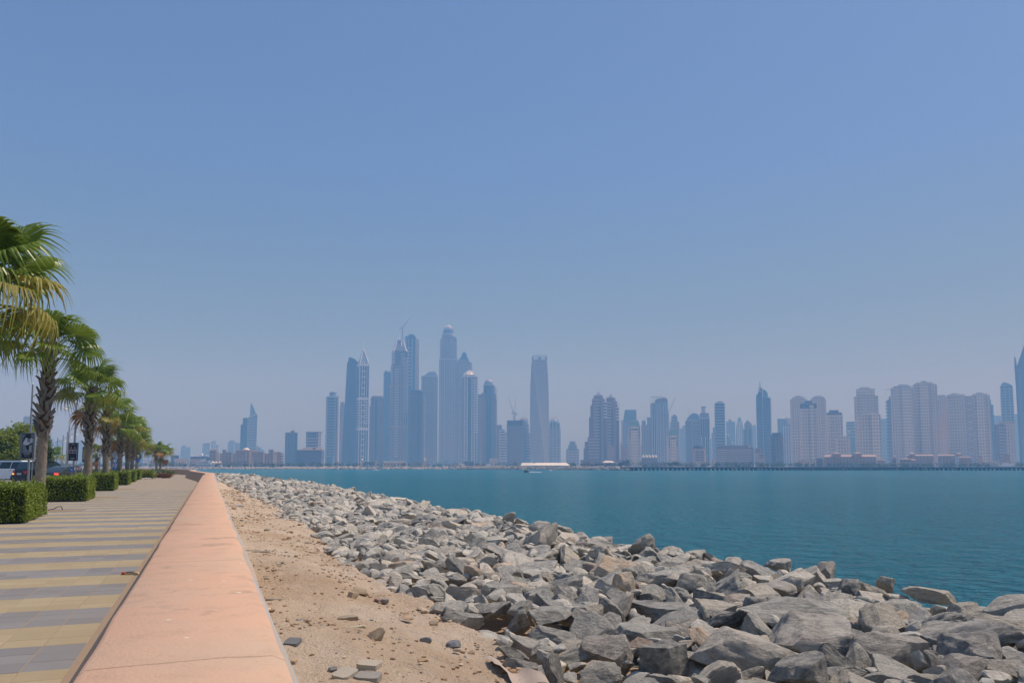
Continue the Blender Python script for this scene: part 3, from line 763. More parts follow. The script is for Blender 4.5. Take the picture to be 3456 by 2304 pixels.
def crane(label, x, yb, yt, xj, yj, Y, xr=None, th=1.0, host=None):
    """luffing tower crane: mast, jib, counter jib; in picture units"""
    k = Y/F; base = at(x, yb, Y); e_ = empty("tower_crane", base, label, "crane")
    H = (yb-yt)*k; b = MB()
    for dx, dy in ((-1,-1),(1,-1),(1,1),(-1,1)): b.cyl((dx*.9*th,dy*.9*th,-2),(dx*.9*th,dy*.9*th,H),.35*th,None,4)
    z = 0
    while z < H-3: b.cyl((-.9*th,-.9*th,z),(.9*th,-.9*th,z+3),.2*th,None,4); b.cyl((.9*th,.9*th,z),(-.9*th,.9*th,z+3),.2*th,None,4); z += 3
    b.build("mast", W['steel'], e_)
    J = ((xj-x)*k, 0, (yb-yj)*k); b = MB(); b.cyl((0,-1*th,H),J,.38*th,.3*th,4); b.cyl((0,1*th,H),J,.38*th,.3*th,4); b.cyl((0,0,H+2.2),J,.38*th,.3*th,4)
    L = Vector(J)-Vector((0,0,H))
    for i in range(14): 
        p = Vector((0,0,H)) + L*(i/14); b.cyl(p+Vector((0,-1*th*(1-i/16),0)), p+L/28+Vector((0,0,2.1*(1-i/15))), .18*th, None, 4)
    b.build("jib", W['steel'], e_)
    sgn = -1 if xj > x else 1
    b = MB(); b.box(min(0, sgn*9), max(0, sgn*9), -1.2, 1.2, H-1, H+.4); b.box(min(sgn*6, sgn*9), max(sgn*6, sgn*9), -1.6, 1.6, H-2.5, H+2.2); b.build("counter_jib", W['steel'], e_)
    b = MB(); b.cyl((0,0,H), (sgn*3.5, 0, H+8), .5*th, .3*th, 4); b.cyl((sgn*3.5,0,H+8), J, .13, None, 3); b.build("a_frame", W['steel'], e_)
    b = MB(); b.box(-1.6, 1.6, -2.4, -1, H-2.6, H+.2); b.build("cab", W['white'], e_)
    return e_

# --- far left, behind the trees and signs
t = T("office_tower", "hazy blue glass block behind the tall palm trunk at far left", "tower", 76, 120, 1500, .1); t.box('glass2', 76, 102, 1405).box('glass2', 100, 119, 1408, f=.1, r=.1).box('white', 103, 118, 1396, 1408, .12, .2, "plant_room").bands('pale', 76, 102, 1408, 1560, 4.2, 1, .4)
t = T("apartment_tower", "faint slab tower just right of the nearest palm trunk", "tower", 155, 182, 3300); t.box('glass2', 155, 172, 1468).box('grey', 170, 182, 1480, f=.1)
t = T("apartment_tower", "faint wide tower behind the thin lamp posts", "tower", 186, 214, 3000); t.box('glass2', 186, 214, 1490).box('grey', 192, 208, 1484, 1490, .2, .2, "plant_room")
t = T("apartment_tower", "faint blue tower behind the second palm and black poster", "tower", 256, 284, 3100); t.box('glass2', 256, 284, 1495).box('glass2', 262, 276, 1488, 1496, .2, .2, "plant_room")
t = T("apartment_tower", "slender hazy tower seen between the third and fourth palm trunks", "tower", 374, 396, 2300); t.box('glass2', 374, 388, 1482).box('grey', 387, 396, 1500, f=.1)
t = T("apartment_tower", "pale stepped tower with white window frames between palms and twin palms", "tower", 468, 507, 2100, .15)
t.box('glass2', 470, 484, 1492).box('beige', 482, 498, 1482, f=-.05).box('glass2', 497, 507, 1500, f=.05).box('white', 484, 494, 1477, 1483, .2, .2, "plant_room").fins('white', [484, 490, 497], 1.2, 1486, None, 3.5).bands('white', 483, 497, 1488, 1560, 9, 1.6, 1.2, -.05)
t = T("apartment_tower", "small hazy stepped tower left of the slanted roof block", "tower", 611, 644, 3000); t.box('glass2', 611, 644, 1512, None, .1, .1).box('glass2', 614, 634, 1503).box('pale', 626, 634, 1503, 1510, -.02, .6, "parapet").box('glass2', 637, 644, 1508, f=-.02)
t = T("apartment_tower", "hazy blue block with a slightly slanted roof left of two tone tower", "tower", 684, 709, 2900); t.prism('glass2', [(684,1600),(709,1600),(709,1494),(688,1496),(684,1499)])
t = T("apartment_tower", "hazy tower with pale vertical frames right of the slanted roof block", "tower", 710, 739, 2800); t.box('glass2', 713, 739, 1500, f=.1).box('glass2', 714, 730, 1488).fins('white', [712, 722, 729, 736], 1.8, 1490, None, 2).bands('pale', 713, 738, 1492, 1560, 12, 3, .6)
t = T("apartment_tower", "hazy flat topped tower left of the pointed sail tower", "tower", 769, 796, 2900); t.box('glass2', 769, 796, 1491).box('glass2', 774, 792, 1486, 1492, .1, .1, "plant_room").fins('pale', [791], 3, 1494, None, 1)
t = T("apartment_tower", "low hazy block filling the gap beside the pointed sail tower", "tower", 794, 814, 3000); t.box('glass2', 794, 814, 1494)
t = T("office_tower", "blue tower with slanted roof and a tall sharp triangular sail on top", "tower", 811, 868, 2250, 0, .6)
t.box('glass', 811, 819, 1433, f=.25, r=.1).prism('glass', [(816,1600),(833,1600),(834,1410),(818,1411)], .08, .05).prism('glass2', [(832,1600),(865,1600),(867,1402),(865,1397),(833,1411)])
t.prism('glass2', [(841,1412),(864,1400),(852,1372),(843,1357)], .3, .3, "sail").prism('white', [(833,1411.5),(865,1397.5),(865,1396),(833,1409.5)], -.02, .9, "roof_edge").bands('pale', 834, 865, 1415, 1545, 7.5, 1.0, .5)
t = T("apartment_tower", "small faint buildings right of the pointed sail tower", "tower", 867, 892, 3000); t.box('glass2', 867, 872, 1505).box('glass2', 872, 882, 1509, f=-.1).box('glass2', 882, 892, 1517, f=.1)
t = T("office_tower", "dark blue office slab with flared roof edge and round roof drum", "tower", 961, 1005, 1950, .12, .7)
t.box('dark', 962, 1004, 1462).box('steel', 960, 1006, 1459, 1462, -.04, -.04, "flared_roof").cyl('dark', 988, 7, 1453, 1459, "roof_drum").spire('steel', 989, 1454, 1430, .5).fins('glass2', [968, 974, 980, 986, 992], 1.2, 1464, None, 1)
t = T("office_tower", "squat office block under a wide thin overhanging roof slab", "tower", 1031, 1088, 1950, 0, .7)
t.box('dark', 1033, 1074, 1459).box('beige', 1072, 1084, 1460, f=-.02).box('steel', 1030, 1088, 1457, 1459, -.06, -.06, "roof_slab").bands('pale', 1037, 1066, 1474, 1510, 7, 1.8, .8).bands('white', 1074, 1083, 1472, 1508, 7, 2.6, 1.2, -.02).fins('pale', [1036, 1068, 1073], 1.2, 1462, None, 2.5)  # beige right-hand strip has the sunlight put into its colour
t = T("office_building", "long low blue office block with sunlit coloured end wall at the foot of the blue tower", "building", 1004, 1096, 1700, 0, .5)
t.box('dark', 1004, 1089, 1519).box('beige', 1088, 1096, 1520, f=-.05).box('gold', 1004, 1096, 1517, 1519, -.08, .02, "cornice").cyl('pale', 1026, 6, 1511, 1518, "roof_drum").box('gold', 1030, 1056, 1511, 1517, .1, .1, "terrace_wall").box('gold', 1066, 1088, 1510, 1517, .1, .1, "terrace_wall").fins('white', [1087.5, 1095.5], 1, 1521, None, 2.4)  # paler box at the right end: sunlight painted in as colour
t.bands('steel', 1089.5, 1094.5, 1523, 1545, 8, 4, .4, -.055, part="window_band")

t = T("skyscraper", "blue glass tower with pale vertical strip and stacked drum on the roof", "tower", 1097, 1146, 2150, .1)
t.box('glass', 1098, 1128, 1341).box('glass', 1127, 1144, 1344, f=.12).box('glass2', 1125, 1131, 1338, f=-.04).cyl('pale', 1140, 5, 1336, None, "corner_drum", y=-12).box('pale', 1097, 1146, 1337, 1341, .05, .05, "parapet").cyl('glass2', 1121, 12.5, 1326, 1338, "roof_drum").cyl('steel', 1121, 15, 1324, 1325.5, "roof_ring").cyl('steel', 1121, 8, 1321, 1326, "roof_cap")
t.bands('pale', 1099, 1124, 1345, 1540, 7.5, 1.1, .5).fins('glass2', [1098.5], 2, 1340, None, 1.5).bands('pale', 1132, 1144, 1348, 1540, 7.5, 1.3, .7, .12)
t = T("apartment_tower", "grey brown tower half hidden between drum topped and dark slanted towers", "tower", 1142, 1164, 2700); t.box('brown', 1142, 1164, 1368).box('brown', 1147, 1160, 1357, 1369, .1, .1, "roof_block").cyl('white', 1158, 2.5, 1354, 1358, "roof_dish").bands('pale', 1142, 1164, 1375, 1550, 9, 1.5, .6)
t = T("skyscraper", "dark blue tapering tower with a steep slanted top edge", "tower", 1160, 1212, 2300, 0, .7)
t.prism('dark', [(1153,1600),(1180,1600),(1180,1206),(1173,1203),(1171,1219),(1167,1225)], .05, .1).prism('glass', [(1178,1600),(1212,1600),(1211,1224),(1197,1216),(1196,1212),(1179,1205)], 0, .05).prism('brown', [(1200,1600),(1209,1600),(1206,1232),(1198,1230)], -.05, .8, "facade_strip").bands('grey', 1182, 1198, 1235, 1560, 7.5, 1.3, .8).bands('grey', 1204, 1208, 1240, 1500, 7.5, 2, 1.6)
t = T("skyscraper", "slender tower with white framed pyramid crown and needle spire", "tower", 1203, 1245, 2250, .22, .8)
t.box('glass', 1204, 1243, 1232).cone('glass2', 1204, 1242, 1232, 1221, 1176, "pyramid_roof").frame4('white', 1203.5, 1242.5, 1232, 1221, 1172, 1.8).spire('white', 1221, 1178, 1149, 1.3)
t.fins('white', [1204.5, 1214, 1223.5, 1233, 1241.5], 1.7, 1222, None, 2.2).bands('white', 1214, 1225, 1240, 1560, 16, 2, 1.6).bands('white', 1204, 1242, 1222, 1234, 30, 4, 2.4, part="crown_band").bands('white', 1205, 1242, 1340, 1350, 30, 7, 1.8, part="belt_course").bands('white', 1205, 1242, 1442, 1452, 30, 7, 1.8, part="belt_course").bands('white', 1226, 1240, 1345, 1430, 7.5, 2, 1.8).sides('white', 1243, 1.6, 1236, None, 3).bands('white', 1205, 1213, 1350, 1440, 7.5, 2.2, 1.6)
t = T("apartment_tower", "brownish tower with ornate roofline and vertical blue glass stripe", "tower", 1246, 1294, 2400)
t.box('brown', 1249, 1292, 1342).box('brown', 1246, 1294, 1372, f=.05, r=.05).box('pink', 1253, 1290, 1336, 1343, .1, .1, "roof_block").cone('pink', 1256, 1266, 1336, 1261, 1331, part="roof_turret").cone('pink', 1276, 1287, 1336, 1281, 1331, part="roof_turret").fins('glass', [1268], 6, 1352, None, .7).fins('pink', [1252, 1262, 1275, 1290], 1.6, 1345, None, 1.6).bands('pale', 1278, 1288, 1352, 1550, 7.5, 1.6, 1)
t = T("skyscraper", "plain blue slab behind the left side of the crown topped tower", "tower", 1292, 1320, 2700); t.box('glass', 1292, 1320, 1256).box('glass', 1296, 1304, 1250, 1257, .1, .4, "roof_block").box('glass', 1308, 1313, 1251, 1257, .1, .4, "roof_block").fins('glass2', [1296, 1303, 1310], 1.6, 1262, None, 1)
t = T("skyscraper", "tall ornate tower with curved open white crown and short mast", "tower", 1311, 1373, 2350, .12, .85)
t.box('grey', 1313, 1371, 1300).box('grey', 1316, 1371, 1232, 1301, .02, .02).box('dark', 1319, 1371, 1182, 1233, .06, .06)
t.cone('dark', 1328, 1365, 1183, 1346, 1148, "crown_core", 18).spire('white', 1345, 1146, 1118, 1.2)
for (xa, xb) in ((1320, 1333), (1371, 1359), (1349, 1351)):
    for yy in (-.42, .42):
        b = MB(); b.tube([(t.X(xa+(xb-xa)*q), yy*t.D*(1-q*.5), t.Z(1184-40*q**1.6)) for q in (0,.25,.5,.75,1)], 2.2, 5); t.put("crown_rib", b, 'white')
t.box('white', 1333, 1360, 1142, 1145, .25, .25, "crown_ring").fins('pink', [1317, 1325, 1341, 1349, 1359, 1367], 1.8, 1215, None, 2).bands('white', 1328, 1338, 1240, 1540, 7.5, 2, 1.2).bands('pale', 1360, 1372, 1205, 1390, 7.5, 3, 1.8).bands('pink', 1312, 1372, 1300, 1304, 30, 5, 1.6, part="belt_course").bands('pink', 1312, 1372, 1440, 1444, 30, 5, 1.6, part="belt_course").bands('white', 1320, 1323, 1186, 1225, 7.5, 2.5, 2.2).bands('pale', 1350, 1358, 1190, 1230, 7.5, 2.5, 2.2)
t = T("skyscraper", "very tall dark blue tower with beige side behind the crown topped tower", "tower", 1359, 1412, 2600, .1, .8)
t.box('glass', 1361, 1399, 1133).box('beige', 1397, 1411, 1142, f=.02, r=.02).box('glass', 1374, 1393, 1125, 1134, .2, .2, "roof_block").fins('pale', [1363, 1371, 1386, 1399], 2, 1140, None, 2).box('beige', 1398, 1412, 1236, f=-.02, r=-.02).bands('pale', 1372, 1384, 1170, 1300, 11, 2, 1)
crane("tower crane with raised jib above the very tall dark tower", 1358, 1150, 1107, 1387, 1066, 2550, th=1.6)
t = T("skyscraper", "dark banded tower with one rounded corner and dotted bright right edge", "tower", 1378, 1434, 2200, .1, .8)
t.box('dark', 1380, 1424, 1321).cyl('dark', 1421, 12, 1323, None, "rounded_corner", y=-18).box('glass', 1382, 1420, 1316, 1322, .1, .1, "roof_block").bands('grey', 1384, 1410, 1345, 1550, 7.2, 1.5, 1.1).box('steel', 1379, 1424, 1334, 1336, -.03, 0, "cornice").bands('white', 1430, 1434, 1335, 1540, 7.2, 2.6, 1.5, .1)
t = T("skyscraper", "grey blue banded tower with a sloping roof beside the domed tower", "tower", 1418, 1478, 2450, .08, .8)
t.box('grey', 1420, 1476, 1270).prism('glass2', [(1421,1270),(1476,1270),(1470,1256),(1467,1253),(1444,1254),(1438,1259)], .15, .15, "sloping_roof").spire('steel', 1463, 1254, 1246, .7).bands('pale', 1420, 1464, 1275, 1550, 7.2, 1.3, 1.0).fins('pale', [1463, 1470], 1.4, 1272, None, 2).box('pale', 1419, 1477, 1268, 1271, -.02, -.02, "parapet")
t = T("skyscraper", "tallest tower of the skyline with a round dome and thin mast", "tower", 1478, 1543, 2750, .1, .9)
t.box('grey', 1479, 1542, 1210).box('grey', 1482, 1540, 1139, 1211, .04, .04).box('grey', 1486, 1536, 1134, 1140, .08, .08).cyl('grey', 1511, 22.5, 1119, 1136, "drum").cyl('pale', 1511, 24, 1123, 1126, "drum_ring").cyl('glass', 1511, 19, 1106, 1120, "lantern").cyl('pale', 1511, 20, 1106, 1108, "lantern_ring")
t.dome('dome', 1511, 17.5, 1106, 1091).spire('pale', 1511, 1093, 1067, 1.1).arches('white', 1511, 18, 1107, 1090, 10, .9, .6, "dome_rib")
t.fins('pale', [1480.5, 1487, 1494, 1514, 1521, 1541], 1.9, 1213, None, 2.2).fins('pale', [1484, 1491, 1516, 1523, 1538], 1.8, 1141, 1210, 2, .04).bands('pale', 1497, 1512, 1150, 1550, 7.6, 1.6, 1.2, .02).bands('pale', 1524, 1540, 1150, 1550, 7.6, 2.6, 1.8, .03).bands('pale', 1479, 1542, 1210, 1213, 30, 4, 2, part="belt_course")
t = T("skyscraper", "stepped blue tower with pointed top right of the tallest domed tower", "tower", 1541, 1593, 2750, .08, .8)
t.box('grey', 1541, 1592, 1222, None, .08, .08).box('grey', 1543, 1582, 1213).box('glass', 1549, 1578, 1205, 1214, .08, .08).prism('glass', [(1554,1206),(1575,1206),(1572,1190),(1570,1187),(1559,1187),(1556,1193)], .25, .25, "stepped_top").spire('pale', 1563, 1188, 1162, 1.1).box('grey', 1577, 1591, 1222, None, -.02, .3).fins('pale', [1545, 1579, 1584, 1590], 1.8, 1226, None, 1.8).bands('pale', 1549, 1575, 1228, 1550, 7.6, 1.6, 1)
t = T("skyscraper", "banded tower with flared fan shaped cream crown cap", "tower", 1555, 1613, 2250, .18, .85)
t.box('grey', 1557, 1611, 1272).box('white', 1555, 1613, 1268, 1272, -.03, -.03, "cornice").fins('white', [1560, 1571, 1588, 1599, 1609], 2, 1273, None, 2).fins('glass', [1579.5], 13, 1276, None, .8)
b = MB(); 
b.lathe([(22*t.k, t.Z(1264)), (20*t.k, t.Z(1262)), (11*t.k, t.Z(1256)), (4*t.k, t.Z(1249)), (1, t.Z(1247))], 12, (t.X(1583), 0)); t.put("fan_crown", b, 'canvas')
t.box('grey', 1566, 1602, 1262, 1268, .12, .12, "crown_base").arches('white', 1583, 22, 1265, 1248, 10, .8, .5).spire('pale', 1579, 1250, 1236, .6).spire('pale', 1587, 1250, 1236, .6).bands('white', 1562, 1570, 1276, 1550, 7.4, 1.6, 1.4).bands('white', 1590, 1598, 1276, 1550, 7.4, 1.6, 1.4).bands('white', 1601, 1611, 1276, 1460, 7.4, 2.6, 2)
t = T("apartment_tower", "narrow blue slab peeping out between fan crown and pink domed towers", "tower", 1610, 1626, 2650); t.box('dark', 1610, 1626, 1331).bands('grey', 1610, 1626, 1340, 1550, 9, 1.4, .8)
t = T("skyscraper", "pinkish tower with rounded blue upper storeys and a dome with two masts", "tower", 1617, 1677, 2350, .2, .85)
t.box('brown', 1619, 1675, 1345).box('brown', 1623, 1673, 1325, 1346, .03, .03).cyl('glass', 1649, 22.5, 1300, None, "blue_core", y=-9).cyl('pale', 1649, 23.5, 1298, 1301, "core_ring", y=-6).cyl('glass2', 1649, 17.5, 1288, 1299, "lantern").dome('dome', 1649, 15, 1289, 1277).spire('steel', 1646, 1280, 1265, .7).spire('steel', 1651, 1280, 1265, .7)
t.fins('pink', [1621, 1627, 1633, 1664, 1670, 1675], 2, 1345, None, 2).bands('pink', 1619, 1634, 1350, 1540, 8, 2, 1.4).bands('pale', 1662, 1676, 1310, 1540, 8, 2.6, 2)
t = T("apartment_tower", "stepped balcony tower in front of the gap before the unfinished tower", "tower", 1676, 1712, 2250); t.box('grey', 1677, 1694, 1434).box('grey', 1684, 1704, 1449, f=-.05, r=.1).box('grey', 1700, 1712, 1461, f=.05, r=.1).bands('white', 1685, 1703, 1452, 1555, 7.6, 2.2, 1.6, -.05).bands('white', 1704, 1711, 1465, 1555, 7.6, 2.2, 1.6, .05).fins('pale', [1686, 1690], 1.4, 1450, None, 3)
t = T("construction_tower", "dark unfinished tower block wrapped in netting under two cranes", "tower", 1708, 1771, 2100, 0, .7)
t.box('conc', 1711, 1764, 1436).box('net', 1711, 1764, 1419, 1436, -.03, -.03, "netting").bands('conc', 1710, 1766, 1437, 1560, 7.2, 1.2, 1.0, part="floor_slab").bands('white', 1708, 1712, 1440, 1560, 7.2, 1.5, .8, part="edge_slab").fins('conc', [1716, 1728, 1740, 1752, 1762], 1.2, 1436, None, .8, part="column")
crane("left crane on the unfinished netted tower, jib leaning far left", 1734, 1420, 1396, 1714, 1338, 2115, th=1.3)
crane("right crane on the unfinished netted tower, jib almost upright", 1738, 1420, 1393, 1741, 1338, 2135, th=1.3)
t = T("apartment_tower", "hazy tower with ribbed onion crown left of the twisted tower", "tower", 1750, 1794, 2350, .1)
t.cyl('grey', 1766, 17, 1421, None, n=14).box('beige', 1768, 1792, 1462, f=.2, r=.1).box('grey', 1772, 1784, 1432, f=.15, r=.1).arches('pale', 1766, 17, 1422, 1405, 8, .9).dome('glass2', 1766, 12, 1422, 1409).spire('pale', 1766, 1408, 1384, .8).bands('white', 1772, 1790, 1440, 1555, 8, 2.6, 1.2, .14)

# the twisted tower
Y = 2300; k = Y/F; t = T("skyscraper", "twisted tower turning a quarter circle with lattice crown", "tower", 1791, 1851, Y, 0, 1.0)
b = MB(); nfl = 73; hw = 23.4*k*t.a; Zt = t.Z(1212); Z0 = -1
def tw(q): return R(84) - R(78)*q
for lev in range(nfl+1):
    q = lev/nfl; z = Z0 + (Zt-Z0)*q; a = tw(q); h = hw*1.0
    for cx, cy in ((-1,-1),(1,-1),(1,1),(-1,1)):
        c_ = .93; pts_ = [(cx*h, cy*h*c_), (cx*h*c_, cy*h)] if cx*cy > 0 else [(cx*h*c_, cy*h), (cx*h, cy*h*c_)]
        for x_, y_ in pts_: b.v.append((x_*math.cos(a)-y_*math.sin(a), x_*math.sin(a)+y_*math.cos(a), z))
    if lev:
        p0 = (lev-1)*8; p1 = lev*8
        for i in range(8): b.f.append([p0+i, p0+(i+1) % 8, p1+(i+1) % 8, p1+i]); b.m.append(0)
b.f.append([nfl*8+i for i in range(8)]); b.m.append(0)
tm = mat("twisted_tower_cladding", (.42,.48,.52), .45)
b.build("wall", tm, t.e, smooth=False)
for sidei in range(4):
    for cidx in range(9):
        b = MB(); f_ = -0.9 + cidx*.225; P_ = []
        for lev in range(0, nfl+1, 3):
            q = lev/nfl; z = Z0 + (Zt-Z0)*q; a = tw(q) + sidei*math.pi/2; h = hw*1.0
            x_, y_ = f_*h, -h*1.005; P_.append((x_*math.cos(a)-y_*math.sin(a), x_*math.sin(a)+y_*math.cos(a), z))
        b.tube(P_, 1.15, 4); b.build("column", W['pale'], t.e)
for sidei in range(4):
    b = MB()
    for lev in range(1, nfl, 1):
        q = lev/nfl; z = Z0 + (Zt-Z0)*q; a = tw(q) + sidei*math.pi/2; h = hw*1.0; rot = Matrix.Rotation(a, 4, 'Z')
        b.box(-h*.93, h*.93, -h-.45, -h+.5, z-.5, z+.75, 0, rot)
    o = b.build("window_band", mat("dark_band_glass", (.07,.10,.14), .4), t.e); o["kind"] = "stuff"
b = MB(); a1 = tw(1)
for i in range(20):
    a = a1 + (i//5)*math.pi/2; f_ = -1 + (i % 5)*.5; x_, y_ = f_*hw*.97, -hw*.97
    b.cyl((x_*math.cos(a)-y_*math.sin(a), x_*math.sin(a)+y_*math.cos(a), Zt-1), (x_*math.cos(a)-y_*math.sin(a), x_*math.sin(a)+y_*math.cos(a), t.Z(1197)), 1.2, .8, 4)
for i in range(4):
    a = a1 + i*math.pi/2; p_, q_ = [(x_*math.cos(a)+hw*.97*math.sin(a), x_*math.sin(a)-hw*.97*math.cos(a), t.Z(1198)) for x_ in (-hw*.97, hw*.97)]
    b.cyl(p_, q_, .8, None, 4)
b.build("crown_lattice", W['steel'], t.e)
b = MB(); b.box(-4, 6, -4, 4, Zt-1, t.Z(1200)); b.cyl((0,0,t.Z(1200)), (-9,0,t.Z(1194)), .8, None, 4); b.build("roof_plant", W['steel'], t.e)

t = T("apartment_tower", "blue tower with ribbed pointed crown right of the twisted tower", "tower", 1849, 1893, 2350, .08)
t.box('teal', 1853, 1888, 1428, f=.05, r=.05).box('glass2', 1850, 1892, 1445).arches('pale', 1870, 18, 1428, 1404, 8, 1.0).dome('glass2', 1870, 14, 1428, 1412).spire('pale', 1870, 1408, 1384, .8).fins('pale', [1853, 1864, 1877, 1889], 1.8, 1430, None, 2.2).bands('pale', 1852, 1890, 1450, 1555, 8, 1.4, .8)
t = T("apartment_tower", "short stepped pyramid shaped block standing alone in the gap", "tower", 1909, 1955, 2450)
t.box('grey', 1910, 1954, 1515).box('grey', 1918, 1947, 1500, 1516, .12, .12).box('grey', 1923, 1942, 1489, 1501, .2, .2).bands('pale', 1911, 1953, 1518, 1558, 7.6, 2, 1).fins('pale', [1911, 1919, 1932, 1945, 1953], 1.2, 1518, None, 1.6)

# twin stepped towers
def twin(lbl, xs, yo, sc=1.0, wing=True, xl=None):
    t = T("apartment_tower", lbl, "tower", xs-38*sc, xs+38*sc, 1900, 0, .7, "twin stepped towers with pyramid roofs")
    X = lambda v: xs + v*sc
    t.box('brown', X(-16), X(15), 1336+yo, f=-.02).box('brown', X(-22), X(22), 1346+yo, f=.1, r=.05)
    t.box('brown', X(-28), X(27), 1368+yo, f=.05)
    t.box('brown', X(-33), X(28), 1408+yo, f=.08)
    if wing == 'L': t.box('brown', X(-38), X(20), 1474, f=.02).box('brown', X(-48), X(10), 1490, f=.06).box('brown', X(-52), X(30), 1512, f=.03)
    t.box('pink', X(-16.5), X(15.5), 1334+yo, 1337+yo, -.03, .03, "cornice")
    t.cone('glass2', X(-7), X(8), 1334+yo, X(.5), 1324+yo, "pyramid_roof", f=.35, r=.35)
    for a_ in (-9, 10):
        b = MB(); b.cyl((t.X(X(a_)), 0, t.Z(1335+yo)), (t.X(X(.5)), 0, t.Z(1321+yo)), 1.1, None, 5); t.put("roof_strut", b, 'pale')
    t.spire('pale', X(.5), 1323+yo, 1302+yo, 1.0).fins('pink', [X(-15), X(9), X(14)], 3.2*sc, 1338+yo, None, 2, -.02).fins('dark', [X(3)], 7*sc, 1375+yo, None, 1.2, -.02, "glass_strip")
    t.bands('pale', X(-13), X(1), 1345+yo, 1555, 7.2, 2.4, 1.6, -.02).bands('white', X(19), X(27), 1352+yo, 1410+yo, 7.2, 2.8, 1.6, .04).bands('pale', X(-33), X(-16), 1480 if wing == 'L' else 1430+yo, 1555, 7.2, 2.4, 1.4, .04)
    return t
t = twin("left and taller of the twin stepped towers with pyramid roof and mast", 2021, 0, 1, 'L')
t.prism('pink', [(2050,1600),(2076,1600),(2076,1514),(2052,1492),(2050,1486)], -.15, .3, "sloping_wing")
t = twin("right and lower of the twin stepped towers with pyramid roof and mast", 2063, 8, .98, None)
t.prism('pink', [(2094,1600),(2119,1600),(2119,1520),(2100,1500),(2094,1492)], -.1, .3, "sloping_wing")
t = T("podium_building", "long low brown podium at the foot of the twin stepped towers", "building", 1958, 2120, 1800, 0, .25); t.box('brown', 1958, 2120, 1551).bands('pale', 1958, 2120, 1552, 1562, 10, 1.4, 1)
t = T("skyscraper", "teal glass tower with slanted left edge behind the cream green roofed one", "tower", 2104, 2150, 2450, 0, .7)
t.prism('teal', [(2103,1600),(2149,1600),(2149,1383),(2110,1383),(2105,1412)]).box('grey', 2102, 2130, 1425, f=-.1, r=.5).bands('steel', 2112, 2147, 1388, 1400, 9, 1.2, .6, part="roof_rail")
t = T("apartment_tower", "slim pale building squeezed behind the right of the twin towers", "tower", 2096, 2106, 2700); t.box('beige', 2096, 2106, 1418)
def greenroof(lbl, x0, x1, yb, yt):
    t = T("hotel_tower", lbl, "tower", x0, x1, 1850, .12, .8, "cream towers with green copper roofs"); w = x1-x0; q = w/46
    t.box('cream', x0+2*q, x1-2*q, yb).box('cream', x0, x1, yb+34, f=.06, r=.06)
    t.prism('green', [(x0+3*q, yb), (x1-3*q, yb), (x1-8*q, yt+3), (x0+9*q, yt+3)], .05, .05, "green_roof").box('pale', x0+9*q, x1-9*q, yt, yt+4, .1, .1, "roof_cap")
    t.fins('pale', [x0+3*q, x0+9*q, x1-9*q, x1-3*q], 2.0, yb+1, None, 2).fins('dark', [x0+6*q, x1-6*q], 1.6, yb+4, yb+40, 1.2, part="tall_window").bands('dark', x0+13*q, x1-13*q, yb+6, yb+14, 9, 3.4, .6, part="window_band")
greenroof("left cream tower with sloped green copper roof, taller of two", 2117, 2163, 1438, 1418)
greenroof("right cream tower with sloped green copper roof, shorter of two", 2251, 2290, 1468, 1446)
t = T("apartment_tower", "brown grey tower cluster with spiky roof left of the pale glass tower", "tower", 2164, 2206, 2350); t.box('brown', 2165, 2204, 1434).box('grey', 2167, 2180, 1419, 1435, .1, .1, "roof_block").box('grey', 2185, 2200, 1408, 1435, .2, .1, "roof_block").fins('pale', [2171, 2178, 2184, 2190, 2200], 1.6, 1432, None, 2.4).spire('steel', 2176, 1420, 1404, .6).spire('steel', 2184, 1410, 1400, .6)
t = T("skyscraper", "pale blue glass tower with open frame on its flat roof", "tower", 2195, 2256, 2150, .1, .8)
t.box('glass', 2196, 2218, 1360, f=.05).box('glass2', 2214, 2254, 1347).fins('white', [2198, 2205, 2212], 1.6, 1362, None, 2, .05).fins('pale', [2218, 2226, 2240, 2248], 2, 1362, None, 2).box('brown', 2218, 2253, 1345, 1356, -.02, -.02, "crown_wall").fins('steel', [2197, 2203, 2209, 2215], .8, 1340, 1362, 1, .02, "roof_post").box('steel', 2196, 2236, 1339, 1340.5, 0, .8, "roof_beam").box('white', 2236, 2250, 1341, 1342.5, 0, .3, "roof_beam").bands('pale', 2228, 2238, 1370, 1550, 7.6, 1.6, 1.2).box('glass2', 2213, 2256, 1352, None, .1, .1)
crane("red and white crane with long raised jib beside the pale blue glass tower", 2257, 1450, 1391, 2285, 1333, 2300, th=1.4)
t = T("construction_tower", "unfinished stepped tower with bare floor slabs behind the right crane", "tower", 2261, 2297, 2450); t.box('conc', 2263, 2293, 1424).box('conc', 2267, 2287, 1404, 1425, .15, .15).box('conc', 2272, 2282, 1399, 1405, .3, .3, "roof_core").bands('pale', 2262, 2294, 1426, 1550, 7.6, 1.4, 1.6, part="floor_slab").bands('pale', 2266, 2288, 1406, 1424, 7.6, 1.4, 1.6, .15, part="floor_slab").spire('steel', 2278, 1401, 1394, 1)
t = T("apartment_tower", "faint pale slab right of the unfinished stepped tower", "tower", 2294, 2316, 2900); t.box('glass2', 2294, 2305, 1446).box('glass2', 2304, 2316, 1436, f=.1)
t = T("skyscraper", "tower with curved barrel roof and thin antenna on its left", "tower", 2311, 2363, 2250, .05)
t.box('grey', 2313, 2362, 1420).prism('glass2', [(2316,1421),(2361,1421),(2361,1402),(2352,1395),(2340,1394),(2330,1400),(2318,1412)], .12, .12, "curved_roof").box('pale', 2315, 2362, 1417, 1420, -.02, .02, "parapet").spire('steel', 2327, 1405, 1373, .8).spire('steel', 2341, 1396, 1384, .5).bands('pale', 2338, 2360, 1424, 1550, 7.4, 1.4, 1.1).fins('pale', [2335, 2361], 1.4, 1420, None, 2)
